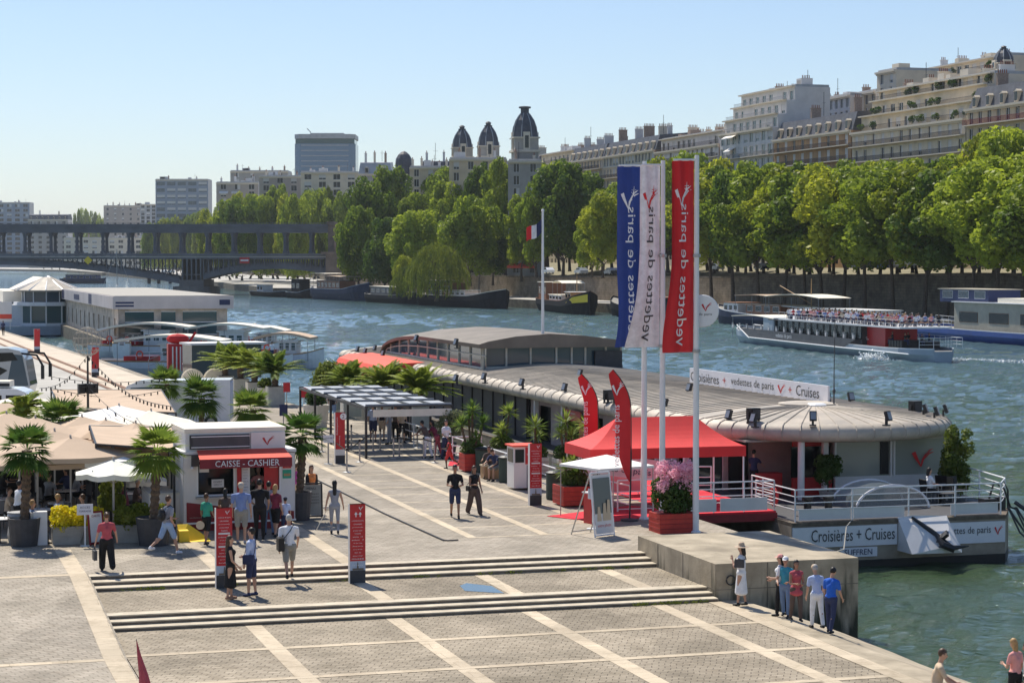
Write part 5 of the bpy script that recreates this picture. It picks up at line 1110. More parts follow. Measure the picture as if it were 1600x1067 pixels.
m=MB(); m.bb(0,2.2,0,2.0,.008,.02); o=m.build('red_carpet','red_carpet',loc=loc_(700,728),rz=TH-.3); tag(o,'pink red carpet at the boarding gap beside the shelter','carpet')
# reception desk and A-frame photo boards
t=thing('desk','small red reception desk with a white tree emblem beneath the sunshade','desk',loc_(930,817),TH+.2); m=MB(); m.bb(-.3,.3,-.25,.25,0,1.0,mi=0); m.bb(-.34,.34,-.3,.3,1.0,1.04,mi=1); m.build('body',['red_paint','white_metal'],t); m=MB(); m.tube([(0,-.27,.2),(0,-.27,.55)],.012,5)
for a in(-.5,-.2,.2,.5): m.tube([(0,-.27,.5),(a*.25,-.27,.65),(a*.4,-.27,.78)],.01,4)
m.build('emblem','white_metal',t)
t=thing('info_stand','slim white floor stand holding a tilted leaflet board in front of the red desk','sign',loc_(926,826),TH); m=MB(); m.lathe([(.2,0),(.2,.02),(.02,.04)],14); m.tube([(0,0,0),(0,0,1.0)],.02,6); m.build('stand','white_metal',t); m=MB(); m.box((0,0,1.12),(.32,.02,.36),rx=-.5,ry=.2); m.build('board','white_panel',t)
def aframe(label,px,py,w,h,rz,txts,frame='white_metal',panel='white_panel',photo=True):
    t=thing('a_frame_board',label,'sign board',loc_(px,py),rz); m=MB(); tl=.12
    for sx in(-w/2,w/2): m.tube([(sx,0,0),(sx,tl*h,h)],.03,6); 
    m.tube([(-w/2,tl*h,h),(w/2,tl*h,h)],.03,6); m.tube([(-w/2,0,.06),(w/2,0,.06)],.03,6); m.build('frame',frame,t)
    for sx in(-w/2,w/2): m=MB(); m.tube([(sx,.6*h*.9,0),(sx,tl*h,h)],.022,6); m.build('leg','grey_metal',t)
    m=MB(); m.tube([(-w/2,.5*h,.1),(w/2,.5*h,.1)],.018,5); m.build('stretcher','grey_metal',t)
    m=MB(); m.add([(-w/2+.03,-.015,.1),(w/2-.03,-.015,.1),(w/2-.03,tl*h*.97-.015,h*.97),(-w/2+.03,tl*h*.97-.015,h*.97)],[(0,1,2,3)]); P_=m.build('panel',panel,t)
    if photo:
        m=MB(); m.add([(-w/2+.05,.045,.55),(w/2-.05,.045,.55),(w/2-.05,tl*h*.9-.03,h*.92),(-w/2+.05,tl*h*.9-.03,h*.92)],[(0,1,2,3)]); m.build('photo','glass_grey',P_)
        m=MB(); 
        for k,x in enumerate((-.2,.05,.22)): m.add([(x-.1,.03,.5),(x+.1,.03,.5),(x+.05,.07,.95+.1*k),(x-.05,.07,.95+.1*k)],[(0,1,2,3)])
        m.build('photo_print','stone_beige',P_)
    for (s_,wd,hh,z,c) in txts: o=text(s_,wd,hh,c,P_,(-wd/2,tl*z-.03,z),(PI/2-.12,0,0))
    return t
aframe('tall white framed photo board standing on the red carpet',945,838,.85,2.0,TH+.45,[('votre photo',.6,.13,.28,'red_cloth')])
aframe('grey framed menu board on the paving right of the ticket kiosk',487,809,.72,1.15,TH-.05,[('MENU',.3,.08,.95,'charcoal'),('---------',.5,.02,.8,'charcoal'),('----------',.5,.02,.7,'charcoal'),('--------',.5,.02,.6,'charcoal'),('---------',.5,.02,.5,'charcoal')],frame='black_metal',panel='planter_grey',photo=False)
aframe('white price board leaning beside the grey hedge box behind the walking woman',152,851,.5,1.0,TH+.5,[('CARTE',.3,.07,.85,'dark_red')],frame='dark_red',photo=False)
# ================================================================ TOTEMS
def totem(label,px,py,z,kind,rz=TH,h=2.2,w=.44):
    x,y=W(px,py,z); t=thing('sign_totem',label,'sign',(x,y,z),rz)
    m=MB(); m.bb(-w/2,w/2,-.09,.09,0,.36,mi=0); m.build('base',['charcoal'],t)
    m=MB(); m.bb(-w/2,w/2,-.09,.09,.36,.62,mi=0); m.build('picture_panel',['shutter_blue' if kind!='two' else 'white_panel'],t)
    m=MB(); m.bb(-w/2,w/2,-.092,.092,.62,h,mi=0); m.bb(-w/2,w/2,-.094,.094,h-.03,h,mi=0); P_=m.build('red_panel','red_paint',t)
    m=MB(); m.bb(-w/2-.012,-w/2,-.095,.095,0,h); m.build('edge_strip','white_panel',t)
    logo(.12,.12,'c_white',P_,(.04,-.1,h-.17))
    if kind=='two':
        m=MB(); m.lathe([(0,-.0),(.14,0),(.14,.02),(0,.02)],20); o=m.build('number_disc','white_metal',P_,loc=(.13,-.1,h-.17)); o.rotation_euler=(PI/2,0,0); text('2',.11,.16,'dark_red',P_,(.075,-.125,h-.25))
        o=text('Embarquement',.75,.08,'c_white',P_,(-.09,-.1,h-.95)); o.rotation_euler=(PI/2,-PI/2,0); o=text('Boarding',.4,.05,'c_white',P_,(-.0,-.1,h-1.4)); o.rotation_euler=(PI/2,-PI/2,0)
        return t
    if kind in('plain',): return t
    z_=h-.26
    if kind=='arrow':
        m=MB()
        for x0 in(-.1,.02): m.add([(x0,-.1,z_-.02),(x0+.05,-.1,z_+.05),(x0+.1,-.1,z_-.02),(x0+.035,-.1,z_-.02),(x0+.065,-.1,z_-.02),(x0+.065,-.1,z_-.09),(x0+.035,-.1,z_-.09)],[(0,2,1),(3,6,5,4)])
        m.build('arrow','c_white',P_); z_-=.2
    lines=['vedettes de paris','CROISIERE','promenade','cruise tour','TARIFS','adulte  15','enfant   7','all day long','departs','every 30 min','10h30 - 22h','seine river','musee','paris 7e','info']
    for i,s_ in enumerate(lines):
        wd=[.34,.24,.3,.26,.18,.28][i%6]; text(s_,wd,.032 if i else .045,'c_white',P_,(-wd/2-.0,-.1,z_-.02)); z_-=.088
    if kind=='price':
        for zz in(1.12,1.48): m=MB(); m.bb(-.16,.16,-.1,-.094,zz,zz+.05); m.build('label_strip','white_panel',P_)
    m=MB(); m.add([(-.03,-.093,.38),(.03,-.093,.38),(.008,-.093,.6),(-.008,-.093,.6)],[(0,1,2,3)]); m.bb(-.15,.17,-.094,-.092,.365,.42); m.build('picture_print','concrete_dark',t)
    return t
totem('red information totem on the landing between the two flights, beside the couple',350,918,ZM,'price')
totem('red direction totem with white arrows on the landing in the middle of the steps',558,910,ZM,'arrow')
totem('red totem with a white round number 2 in front of the shelter',531,724,0,'two',w=.42)
totem('red information totem beside the white sunshade and the waste bins',836,789,0,'price')
totem('red totem far along the sandy quay, nearest the wire globe',149,589,0,'plain',h=2.25,w=.55); totem('farthest red totem along the sandy quay at the left',58,551.5,0,'plain',h=2.3,w=.55)
# ================================================================ TICKET KIOSK
K=thing('ticket_kiosk','white ticket kiosk with a red awning reading caisse cashier','kiosk',q(8.95,66.3,0),TH+.03); K.scale=(.88,1,1)
kw,kd,kh=4.15,2.7,3.0
m=MB(); ops=[(.55,1.85,1.18,2.25),(2.45,3.55,1.25,2.3)]
mm=MB(); facade(mm,kw,.28,kh-.55,ops,depth=.08)
m.add([(v[1],v[0],v[2]) for v in mm.v],mm.f); m.bb(0,.02,0,kd,.28,kh-.5); m.bb(kw-.02,kw,0,kd,.28,kh-.5); m.bb(0,kw,kd-.02,kd,.28,kh-.5); m.bb(0,kw,0,kd,.26,.3); m.build('wall','white_panel',K)
m=MB(); m.bb(-.05,kw+.03,-.06,kd+.05,kh-.52,kh-.42,mi=0); m.bb(.1,kw-.38,.03,kd-.1,kh-.42,kh+.18,mi=0); m.bb(.06,kw-.34,-.0,kd-.05,kh+.18,kh+.3,mi=1); m.build('roof',['white_panel','canvas_cream'],K)
m=MB(); m.bb(.25,2.45,-.03,.03,kh-.36,kh+.1,mi=0); m.bb(.35,2.42,-.045,-.03,kh-.28,kh+.03,mi=1); m.bb(.3,2.45,-.05,-.04,kh+.03,kh+.06,mi=2); m.bb(.3,2.45,-.05,-.04,kh-.31,kh-.28,mi=2); m.build('louvre_panel',['charcoal','dark_panel','white_metal'],K)
m=MB(); m.bb(2.5,kw-.38,-.035,.03,kh-.4,kh+.14); S_=m.build('logo_panel','white_panel',K); logo(.42,.3,'red_paint',S_,(2.95,-.045,kh-.27),tower=False)
m=MB(); m.bb(.3,.58,-.05,0,kh-.6,kh-.9,mi=0); m.bb(.3,kw-.45,-.1,0,kh-.62,kh-.52,mi=0); m.build('awning_cassette',['dark_panel'],K)
m=MB(); m.add([(.5,-.05,2.62),(kw-.42,-.05,2.62),(kw-.35,-.95,2.40),(.42,-.95,2.40)],[(0,1,2,3)]); m.add([(.42,-.95,2.40),(kw-.35,-.95,2.40),(kw-.35,-.97,2.10),(.42,-.97,2.10)],[(0,1,2,3)],1); A_=m.build('awning',['coral_cloth','dark_red'],K)
text('CAISSE - CASHIER',2.35,.2,'c_white',A_,(.98,-.985,2.15))
m=MB(); m.bb(.5,1.9,.35,.38,.95,2.3,mi=0); m.bb(2.4,3.6,.75,.78,.95,2.3,mi=0); m.bb(.3,kw-.2,1.4,1.42,.3,2.4,mi=1); m.build('interior',['glass_dark','charcoal'],K)
m=MB()
for a,b,c,d in ops:
    for x0,x1,z0,z1 in((a-.05,b+.05,c-.05,c),(a-.05,b+.05,d,d+.05),(a-.05,a,c,d),(b,b+.05,c,d)): m.bb(x0,x1,-.03,.05,z0,z1)
m.build('window_frame','white_metal',K)
m=MB(); m.bb(.45,1.95,-.28,0,1.07,1.12); m.build('counter_shelf','grey_metal',K)
m=MB(); m.bb(.6,.95,-.0,.02,1.9,2.15); m.build('window_notice','white_panel',K); m=MB(); m.bb(1.05,1.5,.02,.04,1.4,1.66); m.build('window_notice','white_panel',K)
text('OUVERT',.32,.06,'charcoal',K,(1.11,.0,1.55)); text('OPEN 7/7',.3,.05,'charcoal',K,(1.12,.0,1.46))
m=MB(); m.bb(3.0,3.54,.06,.08,1.27,2.28,mi=0); m.bb(3.2,3.5,.04,.06,1.98,2.22,mi=1); m.build('red_price_panel',['red_paint','white_panel'],K)
m=MB(); m.bb(1.98,2.14,-.03,-.0,1.1,2.32,mi=0); m.build('red_strip',['red_paint'],K)
m=MB(); m.bb(2.16,2.4,-.025,0,.95,2.32); Pp=m.build('price_board','banner_white',K)
for i in range(13): text('croisiere 15' if i%3 else 'TARIFS',.2 if i%2 else .16,.03,'charcoal',Pp,(2.18,-.035,2.22-i*.095))
m=MB(); m.bb(3.68,4.0,-.02,0,1.95,2.35,mi=0); m.bb(3.68,4.0,-.02,0,1.62,1.9,mi=1); m.bb(3.74,3.92,-.025,-.02,2.0,2.2,mi=2); m.bb(3.72,3.96,-.025,-.02,1.7,1.78,mi=2); m.build('poster',['red_paint','c_green','brick_orange'],K)
m=MB(); m.add([(.12,-.012,.3),(1.95,-.012,.3),(1.95,-.012,.72),(.12,-.012,.95)],[(0,1,2,3)]); m.add([(2.6,-.012,.3),(kw-.05,-.012,.3),(kw-.05,-.012,.55),(2.9,-.012,.72)],[(0,1,2,3)]); m.build('graphic_band','dark_red',K); text('vedettes de paris',.9,.06,'planter_grey',K,(.22,-.025,.42))
m=MB(); m.bb(.1,kw-.1,.12,kd,.0,.26); m.build('plinth','dark_red',K)
m=MB(); m.bb(-.02,kw+.02,-.03,0,.24,.3); m.build('skirting','white_metal',K)
m=MB(); m.ell((.32,-.12,2.05),(.07,.09,.05),8,5); m.build('lamp','white_metal',K)
m=MB(); m.bb(-1.1,-.02,.4,2.4,0,1.15,mi=0); m.bb(-1.12,-.0,.38,2.42,1.15,1.2,mi=1); o=m.build('side_cabinet',['white_panel','planter_pale'],loc=q(9.05,66.6,0),rz=TH); tag(o,'low white cabinet against the left side of the ticket kiosk','cabinet')
m=MB(); m.add([(-.1,0,0),(.85,-.1,.02),(.9,.5,.02),(.25,.55,.5),(-.1,.5,.5),(-.12,.0,.35)],[(0,1,2,3),(0,3,4,5),(0,5,4)]); m.bb(-.1,.2,.0,.5,0,.35); o=m.build('yellow_ramp','yellow_paint',loc=q(8.6,63.9,0),rz=TH); tag(o,'bright yellow wedge ramp on the paving left of the kiosk','ramp')
# ================================================================ CAFE CORNER
def hedgebox(label,v,u,w,m_,seed):
    t=thing('hedge_planter',label,'planter',q(v,u,0),TH); m=MB(); m.bb(0,w,0,.6,.0,.52); m.bb(-.02,w+.02,-.02,.62,.50,.55); m.bb(-.01,w+.01,-.012,0,.25,.265); m.build('planter_box','planter_grey',t)
    rd=random.Random(seed); cl=[(rd.uniform(.15,w-.15),rd.uniform(.1,.5),rd.uniform(.6,.95),.24) for _ in range(int(w*34))]; ob('foliage',cloudmesh('foliage',leaf_cloud(seed,cl,9000,.046),m_),t)
    m=MB(); m.bb(.12,w-.12,.2,.4,.5,.85); m.build('inner_stems','soil',t)
hedgebox('grey box with a bright yellow hedge behind the small notice post',4.72,64.4,1.55,'leaf_hedge',1); hedgebox('grey box with a greener hedge left of the second fan palm',6.62,64.25,1.75,'leaf_hedge_green',2)
t=thing('cafe_pillar','short white pillar left of the yellow hedge box','pillar',q(4.15,64.5,0),TH); m=MB(); m.bb(0,.42,0,.3,0,1.02); m.build('body','white_panel',t); m=MB(); m.bb(-.08,0,-.02,.32,0,1.0); m.build('steel_edge','grey_metal',t)
t=thing('notice_post','small white notice on a post in front of the yellow hedge','sign',q(5.65,63.95,0),TH); m=MB(); m.bb(-.02,.02,-.02,.02,0,.98); m.lathe([(.15,0),(.15,.02),(0,.02)],10); m.build('post','white_metal',t); m=MB(); m.bb(-.24,.24,-.03,-.01,.95,1.28); m.build('board','banner_white',t); text('ACCES',.3,.06,'navy',t,(-.15,-.04,1.15)); text('TERRASSE',.36,.05,'navy',t,(-.18,-.04,1.04))
t=thing('foil_bin','barrel shaped bin wrapped in crumpled silver film','bin',q(3.75,64.9,0)); m=MB(); m.lathe([(.3,0),(.36,.3),(.32,.6),(.36,.9),(.3,1.0),(0,1.0)],18); m.build('body','grey_metal',t); m=MB(); m.lathe([(.34,.92),(.36,1.0),(.3,1.02)],18); m.build('rim','grey_paint',t)
def parasol(label,px,py,size,zc,ztop,m_,rz=0,square=True,loc=None):
    l=loc or loc_(px,py,0); t=thing('parasol',label,'parasol',l,rz); n=4 if square else 8; m=MB(); rings=5; vs=[(0,0,ztop)]
    for k in range(1,rings+1):
        f=k/rings
        for j in range(n*4):
            a=2*PI*(j+.0)/(n*4)+PI/4; rr=1/ max(abs(math.cos(a)),abs(math.sin(a))) if square else 1/math.cos(((a+PI/8)%(PI/4))-PI/8)
            dip=.06*f*math.sin(PI*((j%4)/4)); vs.append((size*f*rr*math.cos(a),size*f*rr*math.sin(a),ztop-(ztop-zc)*(f**.9)-dip))
    nn=n*4; fs=[(0,1+j,1+(j+1)%nn) for j in range(nn)]+[(1+k*nn+j,1+(k+1)*nn+j,1+(k+1)*nn+(j+1)%nn,1+k*nn+(j+1)%nn) for k in range(rings-1) for j in range(nn)]
    m.add(vs,fs); last=1+(rings-1)*nn; m.add([vs[last+j] for j in range(nn)]+[(vs[last+j][0],vs[last+j][1],vs[last+j][2]-.16) for j in range(nn)],[(j,(j+1)%nn,nn+(j+1)%nn,nn+j) for j in range(nn)])
    m.build('canopy',m_,t); m=MB(); m.tube([(0,0,0),(0,0,ztop+.08)],.035,7); m.build('pole','grey_metal',t)
    for k in range(4): a=PI/4+k*PI/2; m=MB(); m.tube([(0,0,ztop-.75),(size*.62*math.cos(a)*1.3,size*.62*math.sin(a)*1.3,ztop-(ztop-zc)*.62-.04)],.014,4); m.build('rib','grey_metal',t)
    m=MB(); m.lathe([(.34,0),(.34,.07),(.05,.12)],12); m.build('base','charcoal',t)
def para_at(label,px,pytop,D,size,drop,m_,**k):
    x,y,z=WD(px,pytop,D); parasol(label,0,0,size,z-drop,z,m_,loc=(x,y,0),**k)
para_at('front tan square parasol over the crowded cafe tables at the left edge',58,685,68.5,2.35,.62,'canvas_tan',rz=TH)
para_at('tan parasol partly behind the front one, its tip over the hedge',85,672,72.5,1.9,.6,'canvas_tan',rz=TH+.2)
para_at('big tan parasol at the far left edge',10,645,76,2.6,.7,'canvas_tan',rz=.5)
para_at('pale octagonal parasol over the climbing plant in front of the awning',177,718,64.6,1.15,.36,'canvas_pale',rz=.2,square=False)
para_at('white parasol just behind the pale octagonal one',150,695,68,1.35,.4,'canvas_white',rz=.1)
para_at('small pale parasol deep in the cafe beside the fan palm trunk',222,735,74,.9,.3,'canvas_pale',rz=.1,square=False)
PL=[(88,630,2.5,.75,'canvas_cream',0,'white parasol at the back with air vents, left of the light mast'),(186,633,1.7,.5,'canvas_white',.4,'white parasol right behind the lamp mast'),(236,641,2.0,.55,'canvas_cream',.1,'cream parasol behind the awnings left of the kiosk roof'),(128,650,2.1,.6,'canvas_tan',.2,'tan parasol just left of the lamp mast'),(55,652,2.2,.6,'canvas_tan',.1,'tan parasol between the mast and the dark feathery palm'),(8,628,2.6,.7,'canvas_tan',0,'tan parasol at the back left beside the white camper van'),(165,655,1.7,.5,'canvas_tan',.3,'small tan parasol in front of the white one by the mast'),(212,660,1.6,.5,'canvas_tan',.5,'tan parasol closest to the kiosk roof'),(-8,662,2.2,.6,'canvas_tan',.2,'tan parasol cut by the left edge'),(30,672,1.9,.6,'canvas_tan',.4,'tan parasol between two fan palms at the left'),(110,683,1.7,.5,'canvas_tan',.3,'tan parasol with a green frond before it'),(40,617,2.4,.6,'canvas_cream',.1,'pale parasol in front of the coach wheels')]
for px,py,sz,dr,mm_,rr,lb in PL:
    D=5.7*F/(py-411); para_at(lb,px,py,D,sz,dr,mm_,rz=TH+rr)
# big flat awnings over the terrace
def awn(label,pts,m_,fr=True):
    t=thing('terrace_awning',label,'awning',(pts[0][0],pts[0][1],0)); o=Vector((pts[0][0],pts[0][1],0)); P_=[Vector(p)-o for p in pts]; m=MB(); k=8; vs=[]
    for i in range(k+1):
        for j in range(k+1):
            a=P_[0].lerp(P_[1],j/k); b=P_[3].lerp(P_[2],j/k); p=a.lerp(b,i/k); p.z-=.12*math.sin(PI*i/k)*math.sin(PI*j/k)+.02*math.sin(j*PI); vs.append(p)
    m.add(vs,[(i*(k+1)+j,i*(k+1)+j+1,(i+1)*(k+1)+j+1,(i+1)*(k+1)+j) for i in range(k) for j in range(k)]); m.build('fabric',m_,t)
    m=MB()
    for a,b in((0,1),(1,2),(2,3),(3,0)): m.tube([P_[a],P_[b]],.035,5)
    m.build('frame','black_metal',t)
    for p in P_: m=MB(); m.tube([(p.x,p.y,0),(p.x,p.y,p.z)],.04,6); m.build('post','black_metal',t)
awn('long tan awning under the string lights at the back of the cafe',[(*W(95,640,2.6),2.6),(*W(275,645,2.6),2.6),(*W(252,609,2.8),2.8),(*W(80,609,2.8),2.8)],'canvas_tan')
awn('tan awning stretching left of the kiosk roof',[(*W(150,694,2.7),2.7),(*W(272,702,2.6),2.6),(*W(270,668,2.75),2.75),(*W(140,665,2.75),2.75)],'canvas_tan')
awn('steep tan awning flap above the second fan palm',[(*W(195,733,1.85),1.85),(*W(268,733,1.85),1.85),(*W(262,700,2.4),2.4),(*W(175,694,2.4),2.4)],'canvas_tan')
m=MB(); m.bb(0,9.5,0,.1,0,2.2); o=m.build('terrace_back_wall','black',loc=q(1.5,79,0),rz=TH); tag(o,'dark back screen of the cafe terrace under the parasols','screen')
for i,(px,py) in enumerate(((208,733),(226,748))):
    t=thing('patio_heater','dark patio heater hung under the awning edge, %s one'%('upper','lower')[i],'heater',(*W(px,py,0)[:2],0)); m=MB(); m.tube([(0,0,0),(0,0,2.3)],.03,6); m.build('post','black_metal',t); m=MB(); m.box((0,-.1,2.1),(.28,.1,.6),rx=.4); m.build('heater_head','charcoal',t)
# climbing plant, tables and chairs
bush('climbing green shrub under the pale octagonal parasol',q(6.75,66.6,0),.42,1.5,'leaf_hedge_green',31,pot='charcoal',pr=.3,ph=.4,n=2600,size=.06)
def cafe_table(label,v,u):
    t=thing('cafe_table',label,'table',q(v,u,0),0,'round tables on the cafe terrace'); m=MB(); m.lathe([(0,.72),(.38,.72),(.38,.75),(0,.75)],18); m.build('tabletop','white_panel',t); m=MB(); m.tube([(0,0,0),(0,0,.72)],.03,6); m.lathe([(.24,0),(.24,.02),(0,.03)],12); m.build('leg','black_metal',t)
    for k in range(3): g=MB(); a=k*2.1; g.lathe([(.025,.75),(.035,.87)],8,(.16*math.cos(a),.16*math.sin(a),0)); o=g.build('drinking_glass','glass_clear',None,loc=q(v,u,0)); tag(o,'tall drinking glass standing on a round cafe table','glass','glasses on the cafe tables')
def cafe_chair(v,u,rz):
    t=copy_tree(CH,q(v,u,0),rz) if CH else None; return t
CH=None
CH0=thing('cafe_chair','dark bistro chair on the shaded cafe terrace','chair',q(2.6,66.6,0),.5,'bistro chairs on the cafe terrace'); m=MB(); m.bb(-.21,.21,-.21,.21,.43,.47); m.build('seat','black',CH0); m=MB(); m.box((0,.2,.7),(.42,.03,.4),rx=-.1); m.build('backrest','charcoal',CH0)
for sx in(-1,1):
    for sy in(-1,1): m=MB(); m.tube([(sx*.19,sy*.19,0),(sx*.18,sy*.18,.44)],.015,5); m.build('leg','black_metal',CH0)
CH=CH0
TB=[('round white cafe table beside the silver bin',3.2,65.5),('cafe table behind the white pillar',4.6,67.6),('cafe table of the man in pale blue',5.3,69.3),('cafe table at the left edge of the terrace',2.6,68.6),('cafe table under the middle of the front parasol',3.6,71.0),('cafe table at the back beside the dark screen',5.8,73.0),('cafe table right under the pale awning',7.6,71.5)]
for lb,v,u in TB:
    cafe_table(lb,v,u)
    for a in(.4,3.4): cafe_chair(v+.7*math.cos(a),u+.7*math.sin(a),a+TH-PI/2)
# lamp mast with wire globe and string lights
x,y=W(138,720,0); Dm=86.; x,_,_z=WD(138,700,Dm); t=thing('lamp_mast','slim dark mast with a wire globe on top and a cluster of black speakers','lamp mast',(x,Dm,0)); zt=zat(556,Dm); m=MB(); m.tube([(0,0,0),(0,0,zt)],[.07,.04],8); m.build('mast','black_metal',t)
m=MB(); r_=.60
for k in range(9): a=PI*k/9; m.tube([(r_*math.sin(b)*math.cos(a),r_*math.sin(b)*math.sin(a),zt+r_+r_*math.cos(b)) for b in [2*PI*j/24 for j in range(25)]],.010,4,cap=False)
for k in range(1,7): b=PI*k/7; m.tube([(r_*math.sin(b)*math.cos(a),r_*math.sin(b)*math.sin(a),zt+r_+r_*math.cos(b)) for a in [2*PI*j/24 for j in range(25)]],.008,4,cap=False)
m.build('wire_globe','planter_grey',t)
zs_=zat(604,Dm)
for k in range(4): a=k*PI/2+.5; m=MB(); m.bb(-.13,.13,-.12,.12,-.28,.12); m.bb(-.03,.03,-.3,0,-.02,.02); o=m.build('speaker','black',t,loc=(.28*math.cos(a),.28*math.sin(a),zs_)); o.rotation_euler=(0,0,a)
def string(label,A,B,sagv,n):
    A=Vector(A);B=Vector(B); t=thing('string_lights',label,'string lights',tuple(A),0,'string lights over the cafe'); pts=[(B-A)*(i/24)+Vector((0,0,-sagv*math.sin(PI*i/24))) for i in range(25)]; m=MB(); m.tube(pts,.012,4,cap=False); m.build('cable','black',t)
    for i in range(n):
        f=(i+.5)/n; p=(B-A)*f+Vector((0,0,-sagv*math.sin(PI*f))); m=MB(); m.ell((0,0,-.09),(.035,.035,.06),5,4); m.bb(-.02,.02,-.02,.02,-.05,.0); o=m.build('bulb','black',t,loc=p)
tp=(x,Dm,zt); 
string('string of bulbs running from the mast top down to the kiosk roof',tp,(*WD(270,672,75)[:2],3.4),.5,24)
string('string of bulbs from the mast top back to the van side',tp,(*WD(62,622,96)[:2],2.8),.4,10)
string('upper string of bulbs across the long tan awning',(*WD(75,612,98)[:2],3.25),(*WD(255,616,98)[:2],3.15),.25,15)
string('lower string of bulbs across the long tan awning',(*WD(75,620,92)[:2],3.1),(*WD(262,628,92)[:2],3.0),.4,18)
string('string of bulbs from the speakers to the kiosk corner',(x,Dm,zs_),(*WD(262,676,72)[:2],2.9),.5,9)
mat('slat_grey',(.36,.38,.40),.5,var=.1)
# ================================================================ QUEUE SHELTER
SA=q(20.05,89.0,0); t=thing('queue_shelter','long black framed queue shelter with pale roof slats','shelter',SA,TH)
sw=3.9; sL=15.2; zh=2.15
for i in range(5):
    for x0 in(0,sw): m=MB(); m.bb(x0-.05,x0+.05,i*sL/4-.05,i*sL/4+.05,0,zh); m.build('post','black_metal',t)
m=MB()
for x0 in(0,sw/2,sw): m.bb(x0-.05,x0+.05,-.1,sL+.1,zh,zh+.12)
for i in range(6): m.bb(-.05,sw+.05,i*sL/5-.04,i*sL/5+.04,zh+.12,zh+.17)
m.build('roof_frame','black_metal',t)
for i in range(5):
    m=MB(); y=i*sL/5+.15; m.add([(0,y,zh+.14),(sw,y,zh+.14),(sw,y+sL/5-.9,zh+.20),(0,y+sL/5-.9,zh+.20)],[(0,1,2,3)]); m.bb(0,sw,y-.08,y,zh+.1,zh+.24); m.build('roof_slat','slat_grey',t)
    for k in(1,2,3): m=MB(); m.bb(sw*k/4-.03,sw*k/4+.03,y,y+sL/5-.5,zh+.13,zh+.25); m.build('slat_bar','black_metal',t)
m=MB(); m.bb(.3,sw,-.07,-.05,zh-.32,zh,mi=0); m.build('fascia','pink_panel' if False else 'canvas_cream',t)
for x0 in(0,):
    m=MB(); 
    for z in(.5,.95): m.bb(x0-.02,x0+.02,0,sL,z-.02,z+.02)
    m.build('side_rail','black_metal',t)
# barrier posts with belts
BP=[(339,672),(548,738),(652,757),(930,0),(700,0)]
PB=[(392,0)]
QP=[(336,0)]
posts=[(503,706),(542,735),(562,758),(551,712),(595,716),(616,718),(624,720),(679,718),(578,757),(560,742)]
CP=None
for i,(px,py) in enumerate([(503,706),(542,738),(562,722),(583,706),(594,704),(615,716),(624,714),(662,718),(679,723),(549,697),(629,700),(652,700)]):
    if CP is None:
        CP=thing('barrier_post','steel queue barrier post with a round foot near the shelter','barrier post',loc_(px,py),0,'steel queue barrier posts'); m=MB(); m.tube([(0,0,.02),(0,0,.98)],.035,8); m.build('tube','grey_metal',CP); m=MB(); m.lathe([(.18,0),(.18,.02),(.05,.05)],14); m.build('foot','grey_metal',CP); m=MB(); m.lathe([(.045,.9),(.045,1.0),(0,1.02)],10); m.build('head','black',CP)
    else: copy_tree(CP,loc_(px,py))
for a,b in(((503,706),(542,738)),((542,738),(562,722)),((662,718),(679,723)),((615,716),(662,718)),((562,722),(583,706))):
    A=Vector(loc_(*a));B=Vector(loc_(*b)); m=MB(); d=(B-A); m.add([(0,0,.86),(d.x,d.y,.86),(d.x,d.y,.92),(0,0,.92),(0,.004,.86),(d.x,d.y+.004,.86),(d.x,d.y+.004,.92),(0,.004,.92)],[(0,1,2,3),(4,7,6,5),(0,4,5,1),(3,2,6,7)]); o=m.build('barrier_belt','black',loc=A); tag(o,'black belt stretched between steel queue posts','barrier belt','belts of the queue posts')
t=thing('notice_post','small white notice on a steel post left of the number 2 totem','sign',loc_(513,725),TH); m=MB(); m.tube([(0,0,0),(0,0,.95)],.035,8); m.lathe([(.2,0),(.2,.02),(0,.04)],12); m.build('post','grey_metal',t); m=MB(); m.bb(-.22,.22,-.04,-.02,.92,1.25); m.build('board','banner_white',t); text('QUEUE HERE',.34,.07,'navy',t,(-.17,-.05,1.08))
for px,py,lb in((443,673,'small dark notice on a thin post at the far left of the shelter'),(448,630,'little red notice on a post left of the shelter roof'),(475,640,'little red notice further back beside the first shelter post')):
    t=thing('notice_post',lb,'sign',loc_(px,py+15),TH); m=MB(); m.tube([(0,0,0),(0,0,1.3)],.03,6); m.build('post','grey_metal',t); m=MB(); m.bb(-.2,.2,-.04,-.02,1.2,1.75); m.build('board','navy' if 'dark' in lb else 'red_paint',t)
